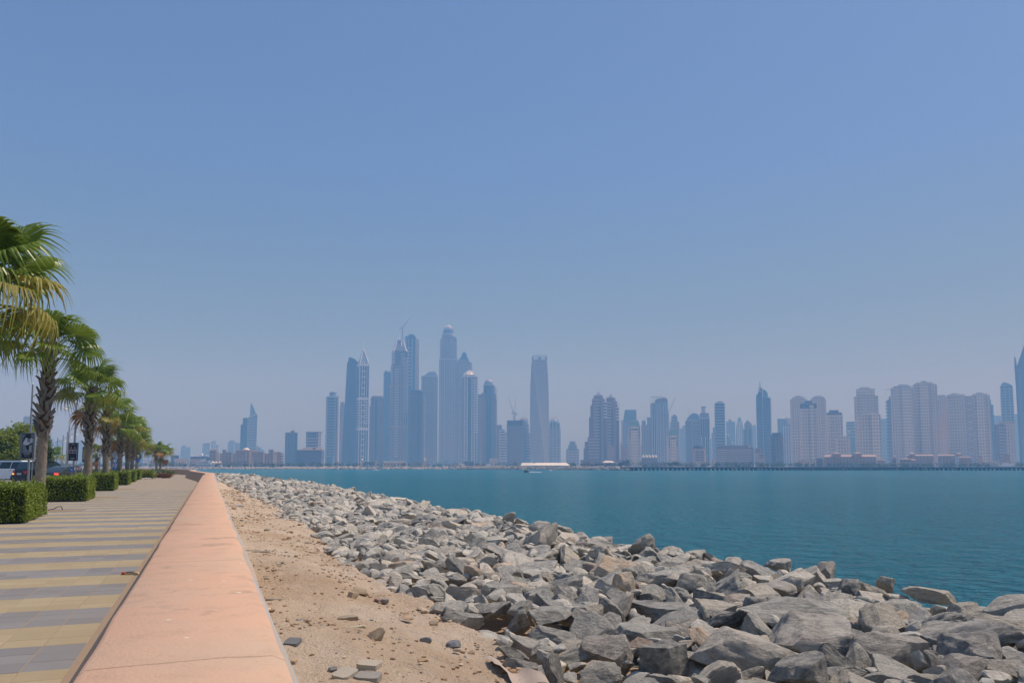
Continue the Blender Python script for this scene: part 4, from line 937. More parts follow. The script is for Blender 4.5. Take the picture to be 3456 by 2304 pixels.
t = T("skyscraper", "tower with square watchtower like head and flat cap", "tower", 2359, 2398, 2200, .1)
t.box('dark', 2361, 2396, 1408).box('grey', 2363, 2394, 1394, 1409, .08, .08).box('pale', 2369, 2382, 1374, 1395, .25, .25, "tower_head").box('steel', 2367, 2385, 1371, 1374, .2, .2, "flat_cap").fins('pale', [2362, 2370, 2378, 2386, 2395], 1.3, 1408, None, 2).bands('pale', 2361, 2396, 1409, 1413, 20, 3, 1.4, part="belt_course").fins('white', [2365, 2379, 2394], 1.6, 1474, None, 3)
t = T("hotel", "low reddish brown hotel block with dark round upper storey", "hotel", 2332, 2383, 1600, .15, .7)
t.box('pink', 2335, 2381, 1513).cyl('dark', 2358, 21, 1505, 1514, "round_storey").cyl('pink', 2358, 12, 1502, 1506, "roof_cap").bands('dark', 2344, 2356, 1520, 1553, 5, 2.2, .5, part="window_band").bands('dark', 2361, 2372, 1520, 1553, 5, 2.2, .5, part="window_band").box('gold', 2374, 2382, 1515, f=-.03, r=.1, part="end_wall")
t = T("apartment_tower", "thin pale tower touching the left of the dark flat topped tower", "tower", 2401, 2414, 2500); t.box('glass2', 2401, 2414, 1462).box('glass2', 2406, 2414, 1442, f=.05).fins('white', [2402.5], 1.4, 1464, None, 1)
t = T("skyscraper", "dark blue flat topped tower with pale balcony rings standing clear", "tower", 2412, 2449, 2100, .12, .85)
t.box('glass', 2414, 2448, 1363).box('white', 2413, 2449, 1359.5, 1361.5, -.03, -.03, "roof_rim").box('glass2', 2417, 2445, 1357, 1363, .1, .1).box('steel', 2425, 2439, 1354, 1358, .2, .2, "roof_plant").bands('pale', 2414, 2448, 1367, 1552, 7.4, 1.4, 1.3)
t = T("apartment_tower", "faint blue tower with roof block and mast behind low brown building", "tower", 2450, 2483, 2900, .08); t.box('glass2', 2451, 2482, 1423).box('glass2', 2459, 2470, 1416, 1424, .2, .2, "roof_block").spire('steel', 2464, 1417, 1404, .8)
t = T("apartment_tower", "tiny white sail topped building in front of the faint blue tower", "tower", 2451, 2475, 2300); t.box('glass2', 2452, 2461, 1470).prism('white', [(2452,1475),(2454,1475),(2454,1458),(2452,1460)], .0, .7, "white_fin").prism('white', [(2457,1475),(2461,1475),(2461,1468),(2459,1464),(2457,1463)], .0, .7, "white_fin").box('glass2', 2459, 2472, 1494, f=.1).box('white', 2470, 2474, 1490, 1500, -.05, .6, "white_fin")
t = T("skyscraper", "rounded bullet shaped tower with a pointed top and two side horns", "tower", 2483, 2512, 2850)
t.prism('glass2', [(2482,1600),(2512,1600),(2511,1460),(2507,1430),(2504,1420),(2490,1420),(2486,1440),(2484,1465)]).prism('glass2', [(2491,1421),(2504,1421),(2503,1413),(2500,1408),(2497,1407),(2494,1409),(2492,1413)], .3, .3, "pointed_top").fins('white', [2491, 2497, 2502], 2, 1424, None, 2)
for a_, b2 in ((2489, 2486), (2505, 2511)):
    b = MB(); b.cyl((t.X(a_), 0, t.Z(1420)), (t.X(b2), 0, t.Z(1414)), 1.6, .6, 5); t.put("horn", b, 'white')
t = T("apartment_tower", "brown capped tower with chimneys right of the bullet shaped one", "tower", 2507, 2542, 2450); t.box('dark', 2508, 2540, 1449).box('brown', 2513, 2538, 1428, 1450, .08, .08).box('brown', 2518, 2533, 1423, 1429, .2, .2, "roof_block").box('steel', 2521, 2525, 1416, 1424, .3, .3, "chimney").box('steel', 2527, 2529, 1419, 1424, .3, .3, "chimney").fins('pale', [2509, 2524, 2538], 1.4, 1450, None, 1.6)
t = T("apartment_tower", "plain faint tower left of the tower with the tall mast", "tower", 2537, 2558, 3100); t.box('glass2', 2537, 2553, 1437).box('glass2', 2543, 2550, 1433, 1438, .2, .2, "roof_block")
t = T("skyscraper", "tall blue tower with curved glass top, pale crescent and thick mast", "tower", 2553, 2606, 2150, 0, .8)
t.box('glass', 2557, 2602, 1345).prism('glass', [(2562,1346),(2577,1346),(2577,1308),(2563,1310),(2562,1330)], .1, .3, "left_fin").prism('teal', [(2578,1346),(2595,1346),(2595,1330),(2592,1322),(2586,1316),(2579,1313)], .05, .2, "curved_top").prism('glass', [(2555,1600),(2562,1600),(2562,1328),(2557,1331),(2555,1337)], .06, .1).box('glass', 2594, 2603, 1341, f=.08, r=.1)
t.prism('canvas', [(2562,1309),(2568,1307),(2567,1315),(2573,1323),(2566,1320),(2562,1314)], -.02, .85, "crescent").spire('steel', 2569.5, 1308, 1285, 2.0, part="mast").fins('pale', [2577], 1.4, 1308, None, 1.4).bands('grey', 2556, 2575, 1348, 1550, 7.4, 1.6, 1.6).bands('grey', 2586, 2602, 1350, 1550, 7.4, 1.6, 1.8).bands('pale', 2600, 2603, 1344, 1550, 7.4, 2.6, 2.6, .1)
t = T("hotel_tower", "dark round fronted hotel with sunlit coloured balcony stacks at its right side", "tower", 2597, 2646, 1700, .1, .7)
t.box('dark', 2600, 2641, 1468).cyl('dark', 2620, 18, 1461, None, "round_front", y=-9).box('white', 2600, 2612, 1463, 1465, -.05, .6, "roof_edge").box('white', 2628, 2638, 1463, 1465, -.05, .6, "roof_edge").bands('pink', 2634, 2644, 1477, 1555, 6.6, 2.6, 1.5, -.02).bands('grey', 2597, 2606, 1477, 1555, 6.6, 2, 1).fins('pale', [2615, 2625], 1, 1474, None, 9)  # right-hand slabs take a paler colour for the sun on them
t = T("apartment_tower", "pale blue tower with rounded white roof left of the cream cluster", "tower", 2624, 2676, 2350); t.box('glass2', 2625, 2650, 1413).cyl('pale', 2664, 15, 1412, None, "rounded_wing", y=0).box('glass2', 2642, 2677, 1433, f=-.1).cyl('white', 2662, 11, 1409, 1412, "round_roof").spire('steel', 2659, 1411, 1406, .6).fins('white', [2645, 2653, 2661, 2669], 1.8, 1436, None, 2, -.1).bands('pale', 2646, 2676, 1440, 1550, 7.6, 1.4, 1, -.1)
t = T("office_building", "long low brown banded office block behind the pier", "building", 2416, 2546, 1620, 0, .3)
t.box('brown', 2418, 2542, 1511).box('brown', 2424, 2530, 1503, 1512, .15, .1, "upper_storey").box('gold', 2525, 2531, 1502, 1511, .1, .1, "stair_tower").bands('pale', 2419, 2452, 1517, 1556, 4.4, 1.6, .9, part="window_ledge").bands('pale', 2457, 2540, 1517, 1556, 4.4, 1.3, .7, part="window_ledge").box('pale', 2428, 2462, 1501, 1503, .1, .2, "roof_rail")
t = T("office_building", "small pinkish square fronted blocks stepping down at the end of the brown block", "building", 2544, 2582, 1600, 0, .5)
t.box('pink', 2546, 2567, 1512).box('pink', 2558, 2580, 1530, f=-.15, r=.2)
for x0, x1, y0, y1, f in ((2549,2564,1515,1519,0),(2549,2564,1522,1526,0),(2561,2576,1534,1538,-.15),(2561,2576,1541,1545,-.15)): t.box('dark', x0, x1, y0, y1, f-.03, .9, "window_band")
t = T("apartment_building", "low pinkish pavilion roofs before the tower with the mast", "building", 2398, 2414, 1500); t.box('beige', 2398, 2413, 1549)

# cream apartment cluster
JG = "cream beachfront apartment towers"
def jbr(lbl, x0, x1, ysh, cap, Y, yaw=.12, body='cream', steps=(), trim='pale', capm=None, dr=.7, nf=None, right=None):
    """x0..x1 at shoulder height ysh; cap = list of (x0, x1, ytop)"""
    t = T("apartment_tower", lbl, "tower", x0, x1, Y, yaw, dr, JG); t.a *= 1.06
    t.box(body, x0, x1, ysh); w = x1-x0; yp = ysh
    for i, (a_, b_, c_) in enumerate(cap): a_ = a_*.6 + (x0+1)*.4 if i == 0 else a_; b_ = b_*.6 + (x1-1)*.4 if i == 0 else b_; t.box(capm or body, a_, b_, c_, yp, .08+.07*i, .08+.07*i, "roof_storey"); t.box(trim, a_-1, b_+1, c_-1.2, c_, .06+.07*i, .06+.07*i, "cornice"); yp = c_
    t.box(trim, x0-.8, x1+.8, ysh-1.2, ysh, -.02, -.02, "cornice")
    n = nf or max(3, int(w/9)); t.fins(trim, [x0+1.6+(w-3.2)*i/(n-1) for i in range(n)], 1.7, ysh+1, None, 1.6)
    for a_, b_, c_ in steps: t.box(body, a_, b_, c_, f=-.12, r=.5, part="front_wing"); t.fins(trim, [a_+1, b_-1], 1.5, c_+1, None, 1.2, -.12)
    if right: t.box('beige', right[0], right[1], right[2], f=.04, r=.1, part="side_wing"); t.bands('white', right[0]+1, right[1], right[2]+6, 1552, 14, 2.2, .9, .04)
    return t
jbr("cream tower left of the cluster with thin cornices and tall shoulders", 2671, 2726, 1348, [(2683,2714,1341),(2688,2708,1337)], 1950, .15, steps=[(2694,2706,1402)])
jbr("cream tower behind right of the cluster, same height as its left neighbour", 2740, 2790, 1347, [(2748,2782,1341),(2754,2776,1337)], 1980, .1)
jbr("brighter cream tower in front of two others with dark stepped crown", 2703, 2760, 1380, [(2704,2758,1362),(2719,2742,1353)], 1750, .3, capm='dark', steps=[(2728,2746,1367)])
jbr("cream tower with dark crown standing alone right of the cluster", 2792, 2845, 1400, [(2793,2843,1393),(2802,2832,1385)], 1760, .2, capm='dark', steps=[(2828,2843,1402)])
jbr("low bright cream wing tower below the lone dark crowned one", 2821, 2869, 1479, [(2832,2858,1473)], 1600, .25)
t = T("office_tower", "small teal office block between two cream towers", "tower", 2855, 2893, 2300); t.box('teal', 2857, 2893, 1427).box('glass2', 2860, 2888, 1423, 1428, .1, .1, "roof_block").bands('pale', 2858, 2892, 1432, 1475, 9, 3, .8).box('white', 2862, 2870, 1452, 1458, -.02, .9, "sign_panel")
jbr("tall cream tower with curved shoulders and broad attic", 2888, 2966, 1338, [(2901,2951,1313),(2908,2940,1307)], 1900, .08, steps=[(2888,2900,1337),(2955,2966,1336)])
jbr("shorter bright cream tower in front of the one with curved shoulders", 2898, 2973, 1402, [(2912,2950,1395),(2920,2942,1391)], 1680, .22, steps=[(2936,2971,1399)])
t = T("apartment_tower", "faint blue tower with spikes left of the big cream pair", "tower", 2970, 3000, 2700); t.box('glass2', 2970, 3000, 1414).spire('steel', 2979, 1416, 1402, .7).spire('steel', 2990, 1416, 1405, .7)
t = T("construction_tower", "thin dark unfinished tower against the left of the big cream pair", "tower", 2993, 3014, 2150); t.box('conc', 2998, 3014, 1349).box('conc', 3005, 3014, 1338, 1350, .1, .1).bands('net', 2994, 3014, 1352, 1550, 9, 2.2, 1.2, part="floor_slab").spire('steel', 2996, 1550, 1350, .9, part="hoist_mast")
crane("tower crane jib sticking out left of the big cream pair roof", 3016, 1330, 1316, 2986, 1314, 2000, th=1)
jbr("left half of the big cream pair with stepped ornate roof", 3013, 3085, 1310, [(3030,3074,1303),(3040,3070,1298)], 1850, .05, steps=[(3046,3082,1316)])
jbr("right and tallest half of the big cream pair with sunlit right edge", 3088, 3166, 1298, [(3100,3148,1291),(3116,3134,1286)], 1870, .12, right=(3150,3168,1300), steps=[(3105,3140,1302)])
jbr("cream link block between the halves of the big cream pair", 3066, 3095, 1318, [(3070,3090,1316)], 1900, 0)
jbr("narrow brownish cream tower right of the big cream pair", 3168, 3203, 1340, [(3176,3192,1334)], 1950, 0, body='beige')
jbr("cream tower with orange parapet and a sunlit plain right strip", 3200, 3266, 1338, [(3208,3258,1332),(3218,3236,1328)], 1800, .1, right=(3260,3285,1338))
jbr("rightmost cream tower of the beachfront row with central attic", 3283, 3346, 1336, [(3293,3334,1330),(3302,3322,1326)], 1780, .1, steps=[(3297,3332,1340)])
t = T("apartment_tower", "dark stepped blue wall edging the rightmost cream tower", "tower", 3340, 3358, 2150); t.box('dark', 3340, 3351, 1350).box('dark', 3350, 3358, 1366)
t = T("apartment_tower", "brownish lower tower in front of the slender dark one at right", "tower", 3356, 3426, 1700, .1, .6); t.box('brown', 3357, 3394, 1432).box('cream', 3388, 3425, 1428).box('beige', 3372, 3420, 1421, 1433, .15, .15, "roof_storey").bands('pale', 3372, 3392, 1437, 1550, 6.6, 2.2, 1.4).fins('pale', [3396, 3405, 3414, 3423], 1.6, 1430, None, 2)
t = T("skyscraper", "slender dark blue tower with a rounded peaked top near the right edge", "tower", 3381, 3432, 2250, .06, .7)
t.box('glass', 3383, 3427, 1303).prism('glass2', [(3383,1304),(3426,1304),(3424,1300),(3413,1294),(3402,1290),(3396,1288),(3389,1294)], .12, .12, "peaked_top").fins('pale', [3384, 3398, 3414, 3426], 1.5, 1306, None, 1.8).bands('pale', 3384, 3427, 1308, 1550, 7.6, 1.4, 1.0)
t = T("skyscraper", "dark sail shaped tower with needle fin cut by the right picture edge", "tower", 3432, 3520, 2100, 0, .5)
t.prism('dark', [(3438,1600),(3450,1600),(3446,1240),(3442,1205),(3438,1196),(3436,1235),(3437,1270)], .2, .3, "needle_fin").prism('dark', [(3446,1600),(3518,1600),(3512,1300),(3495,1200),(3478,1150),(3444,1236)]).fins('glass2', [3450, 3456, 3464], 1.4, 1245, None, 1.4)
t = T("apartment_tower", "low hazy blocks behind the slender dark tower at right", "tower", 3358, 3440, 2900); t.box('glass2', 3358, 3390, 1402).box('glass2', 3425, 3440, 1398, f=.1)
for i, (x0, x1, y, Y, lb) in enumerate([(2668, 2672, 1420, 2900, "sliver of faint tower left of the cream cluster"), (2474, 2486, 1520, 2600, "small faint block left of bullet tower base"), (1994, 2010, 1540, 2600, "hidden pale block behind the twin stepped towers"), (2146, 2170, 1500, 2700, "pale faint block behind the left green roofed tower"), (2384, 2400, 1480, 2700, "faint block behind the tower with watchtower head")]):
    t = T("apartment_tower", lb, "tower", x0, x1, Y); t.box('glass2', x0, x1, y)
# ------------------------------------------------------------ low buildings along the far shore
def lowrise(lbl, x0, x1, Y, boxes, name="hotel", cat="building", dr=.35, extra=None, yaw=0., group=None):
    t = T(name, lbl, cat, x0, x1, Y, yaw, dr, group)
    for m, a, b_, c in boxes: t.box(m, a, b_, c, f=random.uniform(0, .06), r=random.uniform(0, .05))
    if extra: extra(t)
    return t
def h1(t):
    t.box('gold', 709, 733, 1518, 1521, -.06, .0, "cornice").box('gold', 713, 730, 1516, 1518, .1, .1, "roof").box('gold', 729, 743, 1524.5, 1527, -.1, .1, "cornice").box('gold', 730, 742, 1527, None, -.1, .6, "end_wall")  # end wall gets a brighter colour for the sun falling on it
    t.box('gold', 749, 766, 1516, 1519, .1, .1, "tower_roof").bands('pale', 710, 728, 1526, 1552, 4.6, 1.0, .5)
lowrise("left wing of the long sandy hotel with flat topped stair towers", 708, 800, 1330, [('hotel',709,730,1521), ('hotel',752,764,1519), ('hotel',744,762,1530), ('hotel',758,784,1525), ('gold',782,790,1527), ('hotel',788,800,1531)], extra=h1)
def h2(t):
    t.dome('canvas', 832, 12, 1519, 1511).box('gold', 797, 851, 1518, 1521, -.05, .1, "cornice").box('gold', 842, 850, 1522, None, -.12, .6, "entrance_pylon").box('gold', 831, 835, 1525, 1554, -.08, .7, "entrance_pylon").box('gold', 846, 874, 1518, 1525, .1, .2, "roof_storey")
    t.fins('pale', [800, 806, 812, 818, 824, 830], 1, 1553, 1564, 4, part="portico_column").box('pale', 798, 834, 1551, 1553, -.25, .8, "portico_roof")
lowrise("central block of the sandy hotel with a shallow cream dome", 796, 853, 1320, [('hotel',797,850,1521)], extra=h2)
def h3(t):
    t.box('gold', 889, 895, 1525, None, -.1, .6, "end_wall").box('gold', 907, 926, 1516, 1519, .0, .1, "tower_roof").box('gold', 925, 937, 1527, None, -.1, .6, "end_wall").box('gold', 923, 938, 1524.5, 1527, -.12, .3, "cornice").box('steel', 929, 934, 1531, 1534, -.14, .9, "sign_panel")  # right-hand end wall: sunlight put into its brighter stone colour
    t.bands('white', 953, 958, 1532, 1554, 4.6, 1.6, 1.2)
lowrise("right wing of the long sandy hotel ending in a pale sunlit wall", 851, 960, 1330, [('hotel',851,892,1525), ('hotel',890,908,1530), ('hotel',908,924,1519), ('hotel',936,948,1524), ('hotel',946,959,1528)], extra=h3)
lowrise("long low roofs with white dishes left of the sandy hotel", 580, 710, 1500, [('dark',580,606,1536), ('beige',590,640,1547), ('dark',645,710,1540), ('hotel',646,700,1548)], extra=lambda t: t.dome('canvas', 684, 5, 1538, 1529).dome('white', 700, 2.4, 1539, 1534).dome('white', 706, 2.2, 1541, 1536).dome('white', 649, 3, 1540, 1536).dome('white', 664, 2, 1540, 1537))
lowrise("low sandy houses behind the twin palms", 500, 582, 1450, [('beige',505,530,1550), ('dark',528,560,1546), ('beige',556,582,1552)])
for i, (xc, w) in enumerate(((722, 9), (733, 7), (745, 7))):
    t = T("tent_canopy", ["largest of three peaked cream tents beside the big yacht", "middle of three peaked cream tents", "right of three peaked cream tents beside the small yacht"][i], "tent", xc-w, xc+w, 1210, 0, 1.0, "peaked cream tents"); b = MB(); s_ = w*t.k
    b.add([(-s_,-s_,t.Z(1561)),(s_,-s_,t.Z(1561)),(s_,s_,t.Z(1561)),(-s_,s_,t.Z(1561))] + [(q*s_*.3, p*s_*.3, t.Z(1558)) for q, p in ((-1,-1),(1,-1),(1,1),(-1,1))] + [(0,0,t.Z(1553.5))], [(0,1,5,4),(1,2,6,5),(2,3,7,6),(3,0,4,7),(4,5,8),(5,6,8),(6,7,8),(7,4,8)]); t.put("canopy", b, 'canvas')
    b = MB()
    for q, p in ((-1,-1),(1,-1),(1,1),(-1,1)): b.cyl((q*s_*.95,p*s_*.95,-1), (q*s_*.95,p*s_*.95,t.Z(1561)), .25, None, 5)
    b.build("tent_pole", W['white'], t.e)
def flagpole(x, yt, Y, label):
    p = at(x, 1570, Y); e_ = empty("flagpole", (p.x, Y, LAND_Z), label, "flagpole"); b = MB(); b.cyl((0,0,-1), (0,0,(HZ-yt)*Y/F+3.6), .35, .15, 6); b.build("pole", W['white'], e_); b = MB(); b.cyl((0,0,-1), (0,0,.8), .8, .7, 8); b.build("base", W['pale'], e_)
flagpole(853, 1538, 1150, "tall white flagpole before the dome of the sandy hotel"); flagpole(1124, 1540, 1180, "thin white mast below the drum topped blue tower")
t = T("marina_hall", "low marina building with teal roof and sandy end turrets", "building", 1215, 1278, 1180, 0, .4)
t.box('glass2', 1222, 1272, 1562).box('teal', 1231, 1264, 1558, 1562, -.1, .1, "roof").box('gold', 1221, 1227, 1551, None, -.05, .5, "turret").box('gold', 1266, 1273, 1554, None, -.05, .5, "turret").cone('canvas', 1221, 1227, 1551, 1224, 1547, "turret_roof").box('gold', 1216, 1240, 1567)
t = T("market_hall", "long marina shed with a bright white barrel roof", "building", 1294, 1369, 1160, 0, .3); t.box('beige', 1295, 1368, 1561, f=.05, r=.05)
b = MB(); b.prism([(t.X(1294), t.Z(1560.5)), (t.X(1295.5), t.Z(1556)), (t.X(1298), t.Z(1555)), (t.X(1364), t.Z(1555)), (t.X(1367.5), t.Z(1556)), (t.X(1369), t.Z(1560.5))], -t.D/2-.5, t.D/2+.5); t.put("roof", b, 'white')
t = T("lighthouse", "small stepped sandy turret at the marina right of the white roofed shed", "tower", 1428, 1442, 1170); t.box('gold', 1429, 1441, 1562).box('gold', 1432, 1438, 1553, 1562, .25, .25, "upper_stage").cone('canvas', 1432, 1438, 1553, 1435, 1542, "turret_roof")
for i, (x0, x1, yt, m, lb) in enumerate([(1510,1545,1565,'beige',"low shingled beach hut at the marina's right end"), (1548,1570,1563,'canvas',"cream clubhouse with a shallow roof right of the marina"), (1598,1632,1568,'pink',"low sandy pavilion on the breakwater left of the tents"), (1640,1658,1564,'white',"little white kiosk beside the low sandy pavilion"), (1668,1700,1569,'beige',"row of pale beach cabins before the stepped tower"), (1730,1756,1570,'brown',"brown low deck left of the big marquee"), (1380,1428,1558,'grey',"long grey terrace roof above the marina boats"), (1650,1682,1545,'pale',"pale blocky wing at the foot of the pink domed tower"), (1560,1600,1557,'dark',"dark low hall below the fan crowned tower")]):
    t = T("pavilion", lb, "building", x0, x1, 1130+6*i if yt > 1560 else 1500, 0, .5); t.box(m, x0+1, x1-1, yt+3).cone(m, x0, x1, yt+3, (x0+x1)/2, yt, "roof", (x1-x0)*.5)
def marquee(lbl, x0, x1, yr, ye, Y, yb=1574):
    t = T("marquee", lbl, "tent", x0, x1, Y, 0, .5); b = MB(); d = t.D/2; h = (x1-x0)*.1
    b.add([(t.X(x0),-d,t.Z(ye)),(t.X(x1),-d,t.Z(ye)),(t.X(x1),d,t.Z(ye)),(t.X(x0),d,t.Z(ye)),(t.X(x0+h),0,t.Z(yr)),(t.X(x1-h),0,t.Z(yr))], [(0,1,5,4),(1,2,5),(2,3,4,5),(3,0,4)]); t.put("roof", b, 'canvas')
    t.box('canvas', x0+1, x1-1, ye, None, .03, .03); t.box('dark', x0+4, x1-(x1-x0)*.28, ye+2.5, 1573.5, -.01, .9, "window_band")
    for i in range(3): q = x1-(x1-x0)*(.08+.07*i); t.box('glass2', q-2, q, ye+3, 1574, -.01, .9, "door")
marquee("smaller cream marquee at the left of the larger one", 1757, 1806, 1561, 1570, 1085); marquee("long cream marquee with a row of dark windows on the breakwater", 1794, 1924, 1561, 1569.5, 1075)
t = T("restaurant", "pagoda roofed restaurant with wide eaves before the twin stepped towers", "building", 1968, 2078, 1250, 0, .4); t.box('dark', 2028, 2078, 1564).cone('canvas', 2028, 2078, 1561, 2053, 1554.5, "curved_roof", 20).box('steel', 1972, 2076, 1560, 1561.5, -.1, .2, "eaves").box('grey', 1972, 2030, 1566).fins('white', [1990, 2004, 2040, 2066], 1, 1562, None, 2)
def pinkhotel(lbl, x0, x1, yr, ye, Y, towers=(), body='hotel'):
    t = T("hotel", lbl, "building", x0, x1, Y, 0, .3, "low beach hotels with terracotta roofs"); t.box(body, x0+2, x1-2, ye)
    h = 5; b = MB(); d = t.D/2+1
    b.add([(t.X(x0),-d,t.Z(ye)),(t.X(x1),-d,t.Z(ye)),(t.X(x1),d,t.Z(ye)),(t.X(x0),d,t.Z(ye)),(t.X(x0+h),-1,t.Z(yr)),(t.X(x1-h),-1,t.Z(yr)),(t.X(x1-h),1,t.Z(yr)),(t.X(x0+h),1,t.Z(yr))], [(0,1,5,4),(1,2,6,5),(2,3,7,6),(3,0,4,7),(4,5,6,7)]); t.put("roof", b, 'tile')
    for a, b_, c in towers: t.box('pink', a+2, b_-2, c+4, ye, -.1, .1, "roof_tower"); t.cone('tile', a, b_, c+4, (a+b_)/2, c, "tower_roof", (b_-a)*.2, -.15, .05)
    return t
pinkhotel("left terracotta roofed hotel with two little pyramid roofs", 2776, 2956, 1534, 1541, 1300, [(2806,2838,1526), (2876,2908,1526)])
pinkhotel("terracotta roofed hotel wing with one small turret in the middle right", 3055, 3150, 1533, 1538, 1320, [(3065,3088,1527)])
pinkhotel("terracotta roofed hotel wing right of the turreted one", 3160, 3222, 1533, 1538, 1320, [(3222,3246,1528)])
pinkhotel("lower hipped terracotta pavilion before the cream tower", 3232, 3278, 1539, 1545, 1260)
pinkhotel("double tiered terracotta pavilion in front of the dark gap", 3032, 3088, 1548, 1553, 1220, [(3034,3074,1545)])
pinkhotel("small low terracotta roof left of the slim pink turret", 2956, 2988, 1549, 1554, 1240)
t = T("garden_turret", "slim pink turret with a small pyramid cap", "building", 3008, 3024, 1260); t.box('pink', 3012, 3022, 1541).cone('tile', 3010, 3024, 1541, 3017, 1536, "roof").box('pink', 3004, 3020, 1550)
t = T("beach_club", "square sandy kiosk tower at the right beach", "building", 3382, 3408, 1300); t.box('pink', 3384, 3404, 1536).box('tile', 3382, 3407, 1533, 1536, -.1, -.1, "roof")
t = T("beach_club", "small sandy block left of the low white beach terraces", "building", 3296, 3316, 1300); t.box('gold', 3299, 3314, 1542).box('tile', 3297, 3312, 1539, 1542, -.1, -.1, "roof")
t = T("beach_terrace", "low white stepped beach terraces near the right edge", "building", 3310, 3430, 1230); t.box('pale', 3320, 3400, 1560).box('white', 3355, 3430, 1564, f=-.2).box('pale', 3330, 3372, 1554, 1560, .1, .1)
t = T("podium_building", "long grey sandy podium wall below the cream cluster", "building", 2690, 2776, 1380, 0, .2); t.box('beige', 2690, 2776, 1552).box('grey', 2752, 2775, 1545)
t = T("podium_building", "white glazed low pavilions between the green roofed towers", "building", 2162, 2220, 1500, 0, .3); t.box('grey', 2165, 2216, 1545)
for i in range(5): t.dome('canvas', 2170+10.5*i, 5, 1544, 1535, "roof_shell")
t = T("greenhouse", "sloping glass roofed hall among trees before the right green roofed tower", "building", 2198, 2274, 1280, 0, .3); t.prism('glass2', [(2200,1600),(2272,1600),(2270,1561),(2204,1561)], .1, .1).box('beige', 2222, 2272, 1570, f=-.1).fins('white', [2206, 2216, 2226, 2236, 2246, 2256, 2266], .8, 1562, None, 4)
t = T("beach_hotel", "pinkish low flats beneath the barrel roofed tower", "building", 2308, 2345, 1450); t.box('pink', 2310, 2344, 1560); t = T("beach_hotel", "low white roofs beneath the dark hotel block by the pier", "building", 2345, 2420, 1350); t.box('pale', 2346, 2378, 1561).box('beige', 2398, 2413, 1551)

# ------------------------------------------------------------ trees along the shore
def leafquads(P, S, up=.35):
    """one small randomly turned quad per point"""
    n = len(P); a = rng.normal(size=(n, 3)); a[:, 2] *= .7; a /= np.linalg.norm(a, axis=1)[:, None]
    b_ = np.cross(a, rng.normal(size=(n, 3))); b_ /= np.linalg.norm(b_, axis=1)[:, None]
    S = np.broadcast_to(np.asarray(S, float).reshape(-1, 1), (n, 1))
    V = np.stack([P - a*S, P - b_*S*.5, P + a*S, P + b_*S*.5], 1).reshape(-1, 3)
    return V, np.arange(4*n).reshape(-1, 4)
def leafmesh(name, P, S, tint=None):
    V, Fc = leafquads(P, S); me = mesh_np(name, V, Fc); a = me.attributes.new("tint", 'FLOAT', 'POINT')
    a.data.foreach_set("value", np.repeat(rng.random(len(P)) if tint is None else tint, 4).astype(np.float32)); return me
M['farleaf'] = m_leaf("far_tree_foliage", (.035,.07,.03), (.09,.13,.05), .05, .1)
PP = []; SS = []
def blob(c, r, h, n):
    d = rng.normal(size=(n, 3)); d /= np.linalg.norm(d, axis=1)[:, None]; q = rng.random((n, 1))**.4
    return np.array(c) + d*q*np.array([r, r, h/2]) * (1+.25*rng.normal(size=(n, 1)))
for i in range(760):
    x = rng.uniform(-50, 3500); Y = rng.uniform(1135, 1330); k = Y/F
    if 1400 < x < 1900 and Y < 1230 and rng.random() < .75: continue
    if 1130 < x < 1600 and rng.random() < .5: continue
    h = rng.uniform(4, 9) * (1.25 if 2080 < x < 2300 else 1); c = at(x, 1572, Y)
    PP.append(blob((c.x, Y, LAND_Z + h*.55), h*.55, h, 46)); SS.append(np.full(46, .9))
o = link("shore_trees", leafmesh("shore_trees", np.vstack(PP), np.concatenate(SS)), M['farleaf'], kind="stuff"); tag(o, "hazy line of trees along the whole far shore", "trees")
for i, (x, w, yt, Y) in enumerate(((2112, 26, 1548, 1200), (2095, 18, 1556, 1180), (2284, 22, 1553, 1230), (2262, 14, 1558, 1220))):
    k = Y/F; c = at(x, 1572, Y); H = (1572-yt)*k + 2; e_ = empty("broadleaf_tree", (c.x, Y, LAND_Z), ["larger green tree beside the pier's start, right one of two", "smaller green tree at the pier's start, left one of two", "larger green tree below the right green roofed tower", "smaller green tree left of the other below the right green roofed tower"][i], "tree")
    P_ = np.vstack([blob((rng.uniform(-.5, .5)*w*k*.9, rng.uniform(-3, 3), H*rng.uniform(.45, .72)), w*k*.26, H*.45, 160) for _ in range(5)])
    link("crown", leafmesh("crown", P_, .7), M['farleaf'], e_); b = MB(); b.tube([(0,0,-1), (.3,0,H*.3), (0,.2,H*.6)], [.5,.35,.15], 6); b.build("trunk", M['bark'] if 'bark' in M else M.setdefault('bark', m_mottle("tree_bark", (.12,.09,.06), (.2,.16,.11), 3)), e_)

